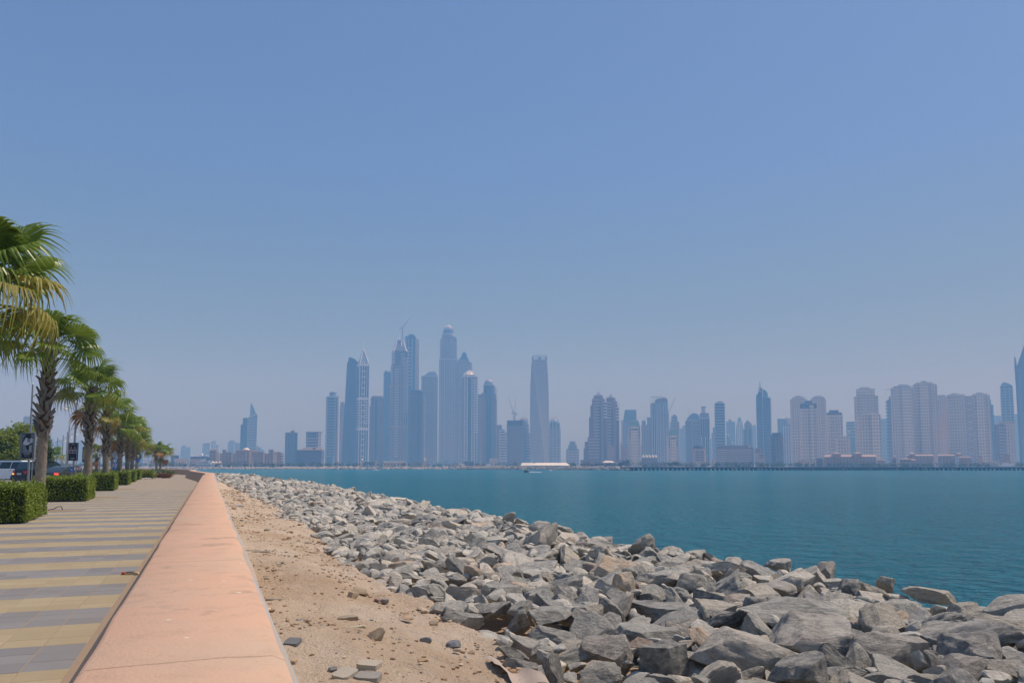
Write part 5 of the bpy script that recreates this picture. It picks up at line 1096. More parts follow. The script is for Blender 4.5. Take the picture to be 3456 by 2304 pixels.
# ------------------------------------------------------------ breakwater and pier
V = []
def ridge_rocks(name, label, x0, x1, ya, Yfun, ztop, depth, nper, rr):
    VV = []; FF = []; TT = []; n = 0; e_ = empty(name, (0, Yfun(x0), WATER_Z), label, "breakwater")
    b = MB(); xs_ = np.linspace(x0, x1, 40); pr = []
    for x in xs_:
        Y = Yfun(x); X = at(x, 1575, Y).x; pr.append((X, Y))
    for (X0, Y0), (X1, Y1) in zip(pr, pr[1:]):
        b.add([(X0,Y0-2,-6),(X1,Y1-2,-6),(X1,Y1+4,ztop-.5),(X0,Y0+4,ztop-.5),(X0,Y0+depth,ztop-.5),(X1,Y1+depth,ztop-.5),(X0,Y0+depth+6,-6),(X1,Y1+depth+6,-6)], [(0,1,2,3),(3,2,5,4),(4,5,7,6)])
    o = b.build("core", M['bed'], e_, fix=False); o.location = -Vector((0, Yfun(x0), WATER_Z))
    for i in range(int(nper)):
        x = rng.uniform(x0, x1); Y = Yfun(x); X = at(x, 1575, Y).x; q = rng.random(); r = rng.uniform(*rr)
        z = WATER_Z + (ztop-WATER_Z)*q + rng.normal()*.15; yy = Y - 1 + 5*q + (rng.random()*depth*.6 if q > .85 else 0)
        Vt, Fc = tiny[i % NB]; Vt = Vt*np.array((r, r*.8, r*.6)) @ np.array(Euler((rng.random(), rng.random(), rng.random()*6)).to_matrix()).T + np.array((X, yy, z))
        VV.append(Vt); FF.append(Fc+n); n += len(Vt); TT.append(np.full(len(Vt), rng.random(), dtype=np.float32))
    me = mesh_np("breakwater_stones", np.vstack(VV), np.vstack(FF)); a = me.attributes.new("tint", 'FLOAT', 'POINT'); a.data.foreach_set("value", np.concatenate(TT))
    o = link("boulder", me, M['rock_a'], e_, kind="stuff"); o.location = -Vector((0, Yfun(x0), WATER_Z))
ridge_rocks("breakwater", "low far breakwater of pale rocks closing the bay on the left", -60, 1560, 0, lambda x: 1060 - .045*(x+60), -1.9, 9, 3000, (.8, 1.8))
ridge_rocks("breakwater", "right hand stretch of far breakwater under marquee and pagoda roof", 1540, 2142, 0, lambda x: 985 - .3*(x-1540), -.6, 12, 1700, (.7, 1.6))
# pier
PY = lambda x: 800.0
e_ = empty("pier", (at(2120, 1575, 800).x, 800, WATER_Z), "long low concrete pier on many piles running off the right edge", "pier")
X0 = 0; X1 = at(3560, 1575, 800).x - e_.location.x; zt = (HZ-1574.3)*800/F + EYE - WATER_Z
b = MB(); b.box(X0-8, X1, -4, 4, zt-1.35, zt-.25); b.build("deck_beam", mat("pier_dark_concrete", (.17,.185,.2), .9), e_)
b = MB(); b.box(X0-8, X1, -4.6, 4.6, zt-.25, zt); b.build("deck", W['white'], e_)
pmat = mat("pile_concrete", (.13,.15,.165), .9); wm = mat("gap_block_concrete", (.55,.54,.5), .8)
pile = MB(); pile.cyl((0,0,-2), (0,0,zt-1.4), .75, None, 8); po = pile.build("pile", pmat, e_)
nb = int((X1-4)/4.25)
for i in range(2*nb):
    o = po if i == 0 else bpy.data.objects.new("pile", po.data)
    if i: COL.objects.link(o); o.parent = e_
    o.location = (4 + (i//2)*4.25 + random.uniform(-.15, .15), -2.5 + 5*(i % 2), 0)
b = MB(); b.box(X0+2, X1, 3.2, 3.5, 0, zt-1.4)
cb = MB(); cb.box(-1.2, 1.2, -.6, .8, 0, zt-2.9); co = cb.build("gap_block", wm, e_)  # pale blocks behind the pier, standing in the gaps between piles
for i in range(0, nb):
    if random.random() < .25: continue
    o = co if i == 0 else bpy.data.objects.new("gap_block", co.data)
    if i: COL.objects.link(o); o.parent = e_
    o.location = (4 + (i+.5)*4.25, 7, -.3); o.scale = (random.uniform(.6, 1.0), 1, random.uniform(.7, 1.1))
ORD = 'first second third fourth fifth sixth seventh eighth ninth tenth eleventh twelfth thirteenth fourteenth fifteenth last'.split()
lampm = mat("orange_marker_paint", (.75,.33,.08), .6)
for i, x in enumerate((2170, 2252, 2332, 2412, 2480, 2523, 2564, 2630, 2645, 2745, 2848, 2940, 3030, 3120, 3220, 3355)):
    p = at(x, 1587, 780); m_ = empty("channel_marker", (p.x, 780, WATER_Z), "small orange post, " + ORD[i] + " from the left in the row before the pier", "marker", "orange posts in front of the pier"); b = MB(); b.cyl((0,0,-1),(0,0,1.5), .35, .3, 6); b.build("post", lampm, m_); b = MB(); b.lathe([(.5,1.5),(.5,1.8),(.02,2.4)], 6); b.build("top_mark", lampm, m_)

# ------------------------------------------------------------ yachts and small boats
YM = dict(hull=mat("white_gelcoat", (.80,.81,.82), .3), glass=mat("dark_boat_glass", (.05,.07,.09), .2), navy=mat("dark_blue_hull", (.05,.09,.15), .35))
def yacht(x, y, wpx, Y, label, decks=2, hull='hull', flip=False, group=None, name="motor_yacht"):
    L = wpx*Y/F; p = at(x, y, Y); e_ = empty(name, (p.x, Y, WATER_Z), label, "boat", group, rz=math.pi if flip else 0)
    b = MB(); st = []; hgt = L*.09+.4
    for i in range(9):
        q = i/8; w = L*.11*(1-max(0, q-.45)**2/.3025*.98); zt_ = hgt*(1+.5*max(0, q-.3)); xx = -L/2 + L*q
        st.append([(xx-(.04*L if i == 8 else 0), -w*.7, -.3), (xx, -w, zt_*.45), (xx+(q**3)*.03*L, -w, zt_), (xx+(q**3)*.03*L, w, zt_), (xx, w, zt_*.45), (xx-(.04*L if i == 8 else 0), w*.7, -.3)])
    vs = [v for s_ in st for v in s_]; fs = []
    for i in range(8):
        for j in range(5): fs.append((i*6+j, (i+1)*6+j, (i+1)*6+j+1, i*6+j+1))
    fs += [tuple(range(6)), tuple(range(48, 54))[::-1]]
    b.add(vs, fs); b.build("hull", YM[hull], e_)
    z = hgt; x0, x1 = -.38, .22
    for d in range(decks):
        h = L*.045+.5; b = MB(); w = L*.085*(1-.15*d)
        b.prism([(x0*L, z), ((x1+.06)*L, z), (x1*L-.02*L, z+h), ((x0+.02)*L, z+h)], -w, w); b.build("deckhouse", YM['hull'], e_)
        b = MB(); b.prism([((x0+.05)*L, z+h*.35), ((x1+.02)*L, z+h*.35), ((x1-.01)*L, z+h*.75), ((x0+.05)*L, z+h*.75)], -w-.04, w+.04); b.build("window_band", YM['glass'], e_)
        b = MB(); b.box((x0-.05)*L, (x1+.0)*L, -w*1.1, w*1.1, z+h, z+h+.14+L*.004); b.build("deck_overhang", YM['hull'], e_)
        z += h + .14; x0 += .06; x1 -= .07
    b = MB(); b.cyl((-.05*L,0,z), (-.09*L,0,z+L*.09), L*.008, L*.004, 5); b.cyl((-.05*L,-L*.02,z+L*.03), (-.05*L,L*.02,z+L*.03), L*.012, None, 6); b.build("radar_mast", YM['hull'], e_)
    return e_
big = yacht(684, 1580, 92, 1150, "very large white motor yacht with stacked decks behind the sea wall bend", 3, 'navy', True)
b = MB(); Lb = 92*1150/F; b.prism([(-.47*Lb, Lb*.075), (.46*Lb, Lb*.095), (.50*Lb, Lb*.12), (.3*Lb, Lb*.115), (-.1*Lb, Lb*.095), (-.46*Lb, Lb*.09)], -Lb*.112, Lb*.112); b.build("white_rail_band", YM['hull'], big)
b = MB(); b.lathe([(.1,0),(1.1,.5),(1.3,1.2),(.9,2),(.05,2.3)], 10, (1.5, 0)); o = b.build("radome", YM['hull'], big, True); o.location.z = Lb*.25
yacht(744, 1580, 30, 1140, "second large white motor yacht right of the very large one", 3)
n_lab = ["white motor yacht moored below the white framed pyramid crown tower", "white flybridge yacht moored left of the white roofed shed", "three deck white yacht moored below the white roofed shed", "white yacht moored right of the white roofed shed", "small white yacht beside the sandy turret of the marina", "white yacht moored right of the sandy turret", "long white yacht moored under the grey sloping roofed tower", "white yacht with a tall mast under the tallest domed tower", "two deck white yacht moored left of the dark boathouse", "grey roofed white yacht beside the beach hut"]
for i, (x, w, d, Y) in enumerate(((1236,24,2,1110),(1290,26,2,1100),(1330,24,3,1100),(1392,26,2,1100),(1416,18,2,1110),(1442,16,2,1105),(1463,30,2,1100),(1490,26,3,1095),(1518,24,2,1100),(1552,22,2,1100))): yacht(x, 1580, w, Y, n_lab[i], d, flip=i % 2 == 0, group="yachts moored in the far marina").scale.z = 1.7
MBL = ["at the far left of the big yacht", "just left of the big yacht's bow", "right of the three peaked tents", "left of the dome of the sandy hotel", "under the left of the sandy hotel's dome", "under the sandy hotel's sunlit end wall", "left below the flared roof office slab", "under the flared roof office slab", "below the overhanging roof slab block", "below the dark block with sunlit coloured end wall", "at the sunlit coloured end wall of the low office block", "right below the drum topped blue tower", "at the thin white mast", "below the dark slanted tower, left", "below the dark slanted tower, right", "left of the marina hall's turret", "right half of the marina hall", "in front of the marina hall's right turret", "in front of the white roofed shed's right half", "at the right end of the white roofed shed", "beside the cream clubhouse", "beside the white kiosk", "by the pale beach cabins"]
for i, (x, w) in enumerate(((600,8),(612,6),(760,7),(780,5),(805,6),(930,10),(958,6),(995,9),(1036,14),(1060,7),(1074,10),(1118,10),(1136,14),(1160,10),(1176,8),(1200,8),(1258,12),(1276,12),(1350,10),(1374,9),(1575,9),(1648,12),(1700,8))):
    yacht(x, 1580, w*1.3, 1085+rng.uniform(-5, 25), "little white motorboat " + MBL[i], 1, flip=bool(i % 2), group="little boats along the far breakwater", name="motorboat").scale.z = 1.9
foam = mat("foam", (.75,.8,.82), .7)
def boat_wake(x, y, w, wl_, lbl, canopy=False):
    p = ground(x, y, WATER_Z); k = p.y/F; L = w*k
    if canopy:
        e_ = empty("ferry_boat", p, lbl, "boat"); b = MB(); b.prism([(-L/2,.9),(-L*.42,-.2),(L*.4,-.2),(L/2,1.2),(L*.3,1.0)], -L*.16, L*.16); b.build("hull", mat("brown_boat_hull", (.22,.13,.07), .6), e_)
        b = MB(); b.box(-L*.38, L*.25, -L*.14, L*.14, 2.6, 2.8); b.build("canopy", mat("tan_canopy", (.5,.4,.28), .7), e_); b = MB()
        for q in (-.36, -.05, .23):
            for s_ in (-1, 1): b.cyl((q*L, s_*L*.13, .8), (q*L, s_*L*.13, 2.6), .08, None, 5)
        b.build("post", YM['hull'], e_); b = MB(); b.box(-L*.34, L*.2, -L*.12, L*.12, .8, 1.6); b.build("bench_rail", YM['glass'], e_)
    elif w > 12: e_ = yacht(x, y, w, p.y, lbl, 1, name="motorboat"); e_.location = p
    VV = []
    for i in range(240):
        q = random.random()**1.4; VV.append((p.x + (q*wl_*k if wl_ > 0 else q*wl_*k), p.y + random.gauss(0, .3+1.6*q), WATER_Z + .12 + abs(random.gauss(0, .12))))
    o = link("boat_wake", leafmesh("boat_wake", np.array(VV), .35 + .5*rng.random(240)), foam, kind="stuff"); tag(o, "white foam trailing " + lbl.split(" with")[0].split(" crossing")[0].split(" running")[0], "wake")
boat_wake(1777, 1594, 20, 50, "brown canopied passenger boat crossing in the middle of the bay", True)
boat_wake(1260, 1586.5, 13, 16, "small white motorboat running in front of the marina")
boat_wake(1855, 1587.5, 13, 8, "tiny white boat below the long marquee")
p_ = ground(1030, 1582, WATER_Z); VV = [(p_.x + random.uniform(-14, 14)*p_.y/F, p_.y + random.gauss(0, 1), WATER_Z+.1+abs(random.gauss(0,.3))) for _ in range(260)]
o = link("surf_streak", leafmesh("surf_streak", np.array(VV), .6), foam, kind="stuff"); tag(o, "white splash streak on the water left of the marina", "wake")
# ------------------------------------------------------------ verge, road and roundabout on the left
M['asphalt'] = m_mottle("asphalt", (.11,.11,.11), (.17,.165,.16), 4, .9); M['kerb'] = m_mottle("kerb_concrete", (.42,.41,.38), (.52,.5,.46), 3)
M['soil'] = m_mottle("dry_soil", (.22,.16,.10), (.34,.26,.17), 2); M['dirtgreen'] = m_mottle("verge_ground", (.10,.12,.05), (.26,.2,.12), 1.2)
def lp(s, u, z=0): return su(s, u, z)
UL = U_BL - 12
def poly_strip(name, u0, u1, s0, s1, z, m, kind="structure", step=4, thick=None):
    V = []; Fc = []; ss = np.arange(s0, s1+.1, step)
    for i, s in enumerate(ss):
        du = 0 if s < 60 else (s-60)*.04
        V += [tuple(lp(s, u0-du, z)), tuple(lp(s, u1-du, z))]
        if i: Fc.append((2*i-2, 2*i-1, 2*i+1, 2*i))
    return link(name, mesh_np(name, V, Fc), m, kind=kind)
land = MB(); land.add([tuple(p) for p in [Vector((-900, -30, -.16)), lp(-11, UL+1, -.16)]+[lp(s, UL+1, -.16) for s in np.arange(0, SMAX-3, 6)]+[Vector((-260, 205, -.16)), Vector((-900, 260, -.16))]], [tuple(range(2+len(np.arange(0, SMAX-3, 6))+2))])
o = land.build("left_ground", M['dirtgreen'], None, fix=False); o["kind"] = "structure"
V = []; 
b = MB(); R0 = [Vector((-15.4-.42*(y-20)-1.5, y, -.1)) for y in range(14, 96, 4)]; R1 = [Vector((-15.4-.42*(y-20)-13.5, y, -.1)) for y in range(14, 96, 4)]
b.add([tuple(p) for p in R0+R1], [(i, i+1, len(R0)+i+1, len(R0)+i) for i in range(len(R0)-1)]); o = b.build("road", M['asphalt'], None, fix=False); o["kind"] = "structure"
b = MB(); b.add([tuple(p+Vector((0,0,.004))) for p in (Vector((-120,58,-.1)), Vector((-24,58,-.1)), Vector((-30,80,-.1)), Vector((-130,84,-.1)))], [(0,1,2,3)]); o = b.build("cross_road", mat("pale_worn_asphalt", (.24,.235,.23), .9), None, fix=False); o["kind"] = "structure"
b = MB()
for i in range(len(R0)-1):
    p, q = R0[i], R0[i+1]; d = (q-p).normalized(); n = Vector((d.y, -d.x, 0))
    b.add([tuple(p+Vector((0,0,-.05))), tuple(q+Vector((0,0,-.05))), tuple(q+Vector((0,0,.14))), tuple(p+Vector((0,0,.14))), tuple(p+n*.3+Vector((0,0,.14))), tuple(q+n*.3+Vector((0,0,.14)))], [(0,1,2,3),(3,2,5,4)])
o = b.build("kerb", M['kerb'], None, fix=False); o["kind"] = "structure"
# planting pits in the paving by the palms
def pit(x, y, Y, w=2.0):
    p = at(x, y, Y); p = Vector((p.x, p.y, 0)); b = MB(); M4 = Matrix.Translation(p) @ Matrix.Rotation(ANG, 4, 'Z')
    b.box(-w/2, w/2, -.6, .6, -.05, .004, 0, M4); return b.build("tree_pit", M['soil'], None)

# ------------------------------------------------------------ hedges
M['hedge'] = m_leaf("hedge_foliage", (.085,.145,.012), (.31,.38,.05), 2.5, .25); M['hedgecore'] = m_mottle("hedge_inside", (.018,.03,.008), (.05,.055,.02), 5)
def hedge(label, xr, Y, L, n, wd=1.9, h=.93, z=0., ls=.032, name="box_hedge"):
    """xr: picture x of the nearest right-hand corner"""
    a = ray(xr, 1640)[0]; X = a*Y; ang = math.atan(.43)
    e_ = empty(name, (X, Y, z), label, "hedge", None, rz=ang)   # local: x across (0..-wd), y along
    b = MB(); c = .09; b.box(-wd+c, -c, c, L-c, .04, h-c); b.build("dark_core", M['hedgecore'], e_)  # solid dark box filling the hedge behind its leaves
    tot = 2*(wd*h) + 2*(L*h) + wd*L; P_ = []; 
    for (area, f) in ((wd*h, 'f'), (L*h*1.0, 'r'), (L*h*.35, 'l'), (wd*L, 't'), (wd*h*.4, 'b')):
        k_ = int(n*area/tot); r1 = rng.random(k_); r2 = rng.random(k_); dpt = -abs(rng.normal(size=k_))*.035 + rng.normal(size=k_)*.008
        zz = .05 + (h-.05)*r2
        q = {'f': np.stack([-wd*r1, -dpt, zz], 1), 'b': np.stack([-wd*r1, L+dpt, zz], 1), 'r': np.stack([dpt, L*r1, zz], 1), 'l': np.stack([-wd-dpt, L*r1, zz], 1), 't': np.stack([-wd*r1, L*r2, h+dpt], 1)}[f]
        P_.append(q)
    P_ = np.vstack(P_)
    # soft lumps and rounded edges
    lump = np.array([mn.noise(Vector((p[0]*1.7+Y, p[1]*1.7, p[2]*1.7))) for p in P_])[:, None]
    cen = np.array([-wd/2, L/2, h/2]); d = P_-cen; P_ = cen + d*(1 + lump*np.array([.07, .03, .08]))
    rr = .16
    for ax, bx, lo_a, hi_a, hi_b in ((0, 2, -wd, 0, h), (1, 2, 0, L, h)):
        for side, s_ in ((hi_a, 1), (lo_a, -1)):
            da = (P_[:, ax]-side)*s_ + rr; db = P_[:, bx]-hi_b + rr; m_ = (da > 0) & (db > 0); dist = np.sqrt(da**2+db**2); m_ &= dist > rr
            P_[m_, ax] -= s_*(da*(1-rr/dist))[m_]; P_[m_, bx] -= (db*(1-rr/dist))[m_]
    # sprigs
    k_ = n//30; t_ = np.stack([-wd*rng.random(k_), L*rng.random(k_), h + abs(rng.normal(size=k_))*.05], 1); P_ = np.vstack([P_, t_])
    tint = np.clip(.25 + .55*(P_[:, 2]/h) * rng.random(len(P_)) + .2*(rng.random(len(P_))-.5), 0, 1)*.0 + rng.random(len(P_))
    link("foliage", leafmesh("foliage", P_, ls*(.7+.6*rng.random(len(P_))), tint), M['hedge'], e_)
    return e_
hedge("nearest and largest clipped hedge block, cut by the left picture edge", 92, 20.0, 3.4, 30000, 2.6, .93)
hedge("clipped hedge block right behind the nearest palm trunk", 297, 32.1, 3.7, 20000, 2.0, .93, ls=.036)
hedge("third clipped hedge block counting from the camera, behind the second palm", 387, 45, 3.8, 12000, 2.0, .93, ls=.045)
hedge("fourth clipped hedge block, in front of the fourth palm", 433, 57.6, 3.8, 8000, 2.0, .93, ls=.055)
hedge("fifth and narrower looking hedge block in the receding row", 455, 67.5, 3.8, 6000, 2.0, .93, ls=.06)
hedge("last and farthest clipped hedge block of the row", 472, 78, 3.8, 5000, 2.0, .93, ls=.07)
# sprigs growing out of the near hedge by the dark car
b = MB()
for i in range(5):
    p = ground(52+12*i, 1700, .9); p = Vector((at(50+13*i, 1600, 23).x, 23+.3*i, .85)); b.tube([p, p+Vector((random.uniform(-.08,.1), 0, .12)), p+Vector((random.uniform(-.15,.15), 0, .22+.1*random.random()))], [.006,.004,.002], 4)
o = b.build("wispy_stems", mat("straw_stem", (.4,.33,.15), .8)); tag(o, "thin straw coloured stems poking out above the nearest hedge", "plant stems")

# ------------------------------------------------------------ palms
M['frond'] = m_leaf("palm_frond", (.080,.145,.012), (.27,.36,.05), 1.2, .35, .36)
M['dead'] = m_leaf("dry_palm_frond", (.30,.12,.025), (.50,.28,.09), 3, .2, .7)
M['yellow'] = m_leaf("yellowing_palm_frond", (.20,.19,.03), (.38,.34,.06), 3, .25, .5)
M['petiole'] = mat("palm_leaf_stalk", (.22,.27,.09), .5)
def trunk_mat():
    t = NT(mat("palm_trunk_bark", rough=.9, spec=.15)); v = t.coord("Object"); s = t.sep(v)
    rg = t.math('FRACT', t.math('ADD', t.math('MULTIPLY', s[2], 22), t.math('MULTIPLY', t.noise(v, 5, 3), 1.4)))
    n = t.noise(v, 26, 5, .65, 0, (1, 1, .22)); m_ = t.noise(v, 2, 4, .6)
    c = t.mix(m_, (.30,.25,.19), (.46,.39,.31)); c = t.mix(t.ramp(rg, [(.0,(.5,.5,.5)), (.16,(0,0,0)), (1,(0,0,0))]), c, (.12,.085,.06)); c = t.mix(t.ramp(n, [(.35,(.55,.55,.55)), (.55,(0,0,0))]), c, (.13,.10,.07))
    return t.out(c, t.bump(t.math('ADD', rg, t.math('MULTIPLY', n, 1.2)), .6, .02))
M['ptrunk'] = trunk_mat(); M['boot'] = m_mottle("old_leaf_base", (.15,.125,.10), (.33,.29,.24), 9, .9, .5, .01, (1, 1, .3)); M['fibre'] = m_mottle("brown_palm_fibre", (.06,.035,.018), (.20,.12,.06), 14, .95)
def fan(seed, R_=.95, nseg=30, spread=128, droop=.55, fold=.28):
    """one fan leaf lying along +x, stalk from the origin, blade beginning at x = stalk length"""
    r = np.random.default_rng(seed); V = []; Fc = []; T_ = []
    for i in range(nseg):
        q = i/(nseg-1)*2-1; a = R(spread*q); ln = R_*(1-.28*abs(q)**2.2)*r.uniform(.92, 1.06); wseg = R(spread)*2/nseg*.5
        dirx, diry = math.cos(a), math.sin(a); px, py = -diry, dirx
        tipd = droop*(1+.5*r.random())*(1 if r.random() > .12 else 1.8); bend = r.normal()*.05
        st = [0, .22, .45, .6, .72, .86, 1.0]; base = len(V)
        for j, t_ in enumerate(st):
            rad = ln*t_; w = wseg*rad*1.02 if t_ <= .6 else wseg*ln*.6*(1-(t_-.6)/.42)*.8+.001
            zc = .10*abs(q)*rad - droop*.10*t_**2*ln; dr_ = 0 if t_ < .58 else -((t_-.58)/.42)**1.5*tipd*ln*.62
            cut = 0 if t_ < .6 else ((t_-.6)/.4)**2*.14*ln
            x_ = dirx*(rad-cut) + px*bend*t_**3; y_ = diry*(rad-cut) + py*bend*t_**3
            V += [(x_-px*w, y_-py*w, zc+dr_-w*fold), (x_, y_, zc+dr_+w*fold), (x_+px*w, y_+py*w, zc+dr_-w*fold)]; T_ += [min(1, .15+.5*t_*r.random()+.3*r.random())]*3
            if j: a0 = base+3*(j-1); a1 = base+3*j; Fc += [(a0, a0+1, a1+1, a1), (a0+1, a0+2, a1+2, a1+1)]
    me = mesh_np("fan_blade", V, Fc, False); at2 = me.attributes.new("tint", 'FLOAT', 'POINT'); at2.data.foreach_set("value", np.array(T_, dtype=np.float32)); return me
FANS = [fan(1, droop=.35), fan(2, droop=.6), fan(3, droop=.9, spread=118), fan(4, droop=.5, spread=135), fan(5, droop=1.25, spread=110)]
def with_mat(me, m): 
    k = me.copy(); k.materials.append(m); return k
FG = [with_mat(m_, M['frond']) for m_ in FANS]; FY = [with_mat(m_, M['yellow']) for m_ in FANS]; FD = [with_mat(m_, M['dead']) for m_ in FANS]
def stalk(n_, Ls, sag):
    b = MB(); b.tube([(Ls*t_, 0, -sag*t_**2) for t_ in (0, .25, .5, .75, 1.0)], [.030, .022, .018, .015, .012], 5); return b.build("leaf_stalk", M['petiole']).data
SL = 1.0; b = stalk(0, SL, .16); ST = b; [bpy.data.objects.remove(o) for o in list(bpy.data.objects) if o.name.startswith("leaf_stalk")]
def palm(label, base, Ht, Rt, nf, scale=1.0, boots_from=.5, lean=(0, 0), dead=.25, seed=1, detail=True, group=None, hang=0, name="fan_palm", asym=None):
    r = random.Random(seed); e_ = empty(name, base, label, "palm tree", group)
    top = Vector((lean[0], lean[1], Ht)); zb_ = Ht*boots_from; ax = lambda z: Vector((lean[0]*(z/Ht)**1.5, lean[1]*(z/Ht)**1.5, z))
    b = MB(); N_ = 28; nn = 18
    for i in range(N_+1):
        z = zb_*1.05*i/N_ - (.06 if i == 0 else 0); c_ = ax(max(0, z)); rr = Rt*(1.18-.18*min(1, z/(.18*Ht))) * (1-.10*z/Ht) + .008*math.sin(i*2.3)
        for k_ in range(nn): a = 2*math.pi*k_/nn; q = rr*(1+.03*mn.noise(Vector((math.cos(a)*2, math.sin(a)*2, z*3+seed)))); b.v.append((c_.x+q*math.cos(a), c_.y+q*math.sin(a), z))
        if i:
            for k_ in range(nn): b.f.append([(i-1)*nn+k_, (i-1)*nn+(k_+1) % nn, i*nn+(k_+1) % nn, i*nn+k_]); b.m.append(0)
    b.build("trunk", M['ptrunk'], e_, True)
    b = MB(); 
    for i in range(13):
        z = zb_ + (Ht-zb_)*i/12; c_ = ax(z); rr = Rt*.92*(1-.12*i/12)
        for k_ in range(12): a = 2*math.pi*k_/12; b.v.append((c_.x+rr*math.cos(a), c_.y+rr*math.sin(a), z))
        if i:
            for k_ in range(12): b.f.append([(i-1)*12+k_, (i-1)*12+(k_+1) % 12, i*12+(k_+1) % 12, i*12+k_]); b.m.append(0)
    b.build("upper_trunk", M['fibre'], e_, True)
    # old leaf bases in a criss-cross
    nb_ = int((Ht-zb_)/.036); 
    def boot_shape(L_, w_, flare):
        b = MB(); b.add([(-w_,.02,-.02),(w_,.02,-.02),(w_*.45,.035+flare*.5,L_*.6),(-w_*.45,.035+flare*.5,L_*.6),(-w_,-.03,-.02),(w_,-.03,-.02),(w_*.45,flare*.35-.01,L_*.6),(-w_*.45,flare*.35-.01,L_*.6),(-w_*.36,.04+flare,L_),(w_*.36,.04+flare,L_),(w_*.36,.01+flare,L_),(-w_*.36,.01+flare,L_)],
              [(0,1,2,3),(3,2,9,8),(4,7,6,5),(7,11,10,6),(0,3,7,4),(1,5,6,2),(3,8,11,7),(2,6,10,9),(8,9,10,11)]); return b
    bs = [boot_shape(.34, .075, .03), boot_shape(.38, .08, .07), boot_shape(.30, .07, .13)]
    if detail:
        bm_ = [];
        for q_ in bs: o_ = q_.build("leaf_base", M['boot']); bm_.append(o_.data); bpy.data.objects.remove(o_)
    big = MB()
    for i in range(nb_):
        z = zb_ - .12 + (Ht-zb_)*i/nb_; a = i*2.39996 + r.uniform(-.15, .15); c_ = ax(z); rr = Rt*.9; tilt = r.choice((-1, 1))*R(r.uniform(18, 40)); k_ = 0 if r.random() < .62 else (1 if r.random() < .6 else 2)
        Mt = Matrix.Translation((c_.x+rr*math.cos(a), c_.y+rr*math.sin(a), z)) @ Matrix.Rotation(a-math.pi/2, 4, 'Z') @ Matrix.Rotation(tilt, 4, 'Y') @ Matrix.Rotation(R(r.uniform(-16, 4)), 4, 'X')
        if detail: o_ = bpy.data.objects.new("leaf_base", bm_[k_]); COL.objects.link(o_); o_.parent = e_; o_.matrix_local = Mt
        else: big.add(bs[k_].v, bs[k_].f, 0, Mt)
    if not detail: big.build("leaf_base", M['boot'], e_)["kind"] = "stuff"
    for i in range(nf):
        q = i/nf; el = R(84 - 76*q + r.uniform(-10, 10)) if q < (.99 if seed in (5, 11) else .92) else R(-22 + r.uniform(-15, 8)); az = i*2.39996 + r.uniform(-.25, .25)
        if asym and math.cos(az-asym) < -.55 and r.random() < .4: continue
        isd = q > 1-dead; fam = FD if (isd and r.random() < .6) else (FY if q > .72-dead*.4 and r.random() < .45 else FG); kk = r.choice([0, 1, 3] if q < .35 else ([1, 2, 3] if q < .75 else [2, 4]))
        sc_ = scale*r.uniform(.88, 1.08)*(.8 if q < .12 else 1); Ls = sc_*(1.12 if q > .12 else .85)
        M0 = Matrix.Translation(top + Vector((0, 0, -.15 - .35*q))) @ Matrix.Rotation(az, 4, 'Z') @ Matrix.Rotation(-el, 4, 'Y')
        o_ = bpy.data.objects.new("frond_stalk", ST); COL.objects.link(o_); o_.parent = e_; o_.matrix_local = M0 @ Matrix.Diagonal((Ls, 1, Ls, 1))
        tip = M0 @ Vector((Ls, 0, -.16*Ls)); el2 = el - R(16 + 20*max(0, math.cos(el))) + R(r.uniform(-10, 10))
        M1 = Matrix.Translation(tip) @ Matrix.Rotation(az + r.uniform(-.2, .2), 4, 'Z') @ Matrix.Rotation(-el2, 4, 'Y') @ Matrix.Rotation(R(r.uniform(-35, 35)), 4, 'X')
        f_ = bpy.data.objects.new("fan_leaf", fam[kk]); COL.objects.link(f_); f_.parent = e_; f_.matrix_local = M1 @ Matrix.Diagonal((sc_, sc_, sc_, 1))
    return e_
PG = "fan palms along the promenade"
def pb(x, Y): p = at(x, 1568, Y); return (p.x, Y, 0)
palm("nearest fan palm, mostly outside the left edge, fronds reaching high into frame", (-10.3, 15.0, 0), 4.95, .2, 29, 1.05, .5, dead=.06, seed=5, group=PG)
palm("fan palm whose whole grey trunk stands between the first two hedges", pb(137, 25.8), 5.4, .16, 25, .92, .44, (.12, 0), .0, 11, group=PG)
palm("fan palm above the second hedge, upright symmetric crown with pale open leaves", pb(296, 36.5), 5.0, .17, 23, .92, .46, (.0, 0), .06, 23, group=PG)
palm("fan palm with many orange dry leaves, third trunk seen whole from left", pb(358, 48.5), 4.75, .19, 21, .92, .43, (-.1, 0), .22, 31, group=PG)
palm("fourth whole trunk from left in the palm row, stubby collar half way", pb(404, 60), 4.4, .18, 23, 1.0, .5, (0, 0), .2, 37, detail=False, group=PG)
palm("left one of the two closest standing trunks at the end of the palm row", pb(430, 70), 4.5, .19, 22, 1.0, .42, (0, 0), .18, 41, detail=False, group=PG)
palm("right one of the two closest standing trunks at the end of the palm row", pb(446, 80), 4.5, .19, 22, 1.05, .45, (0, 0), .18, 43, detail=False, group=PG)
palm("short bushy palm right behind the end of the palm row", pb(462, 100), 4.0, .2, 20, 1.1, .5, (0, 0), .1, 47, detail=False)
palm("left one of the twin small palms standing at the wall bend", pb(529, 122), 3.6, .17, 20, 1.05, .6, (-.2, 0), .15, 53, detail=False)
palm("right one of the twin small palms standing at the wall bend", pb(540, 125), 3.5, .17, 20, 1.05, .6, (.3, 0), .15, 59, detail=False)
palm("low far palm between the lamp posts and the second whole palm trunk", pb(176, 120), 2.6, .2, 16, 1.1, .5, (0, 0), .1, 61, detail=False)
palm("small far palm just right of the second whole palm trunk", pb(326, 110), 3.0, .18, 16, 1.0, .5, (0, 0), .1, 67, detail=False)
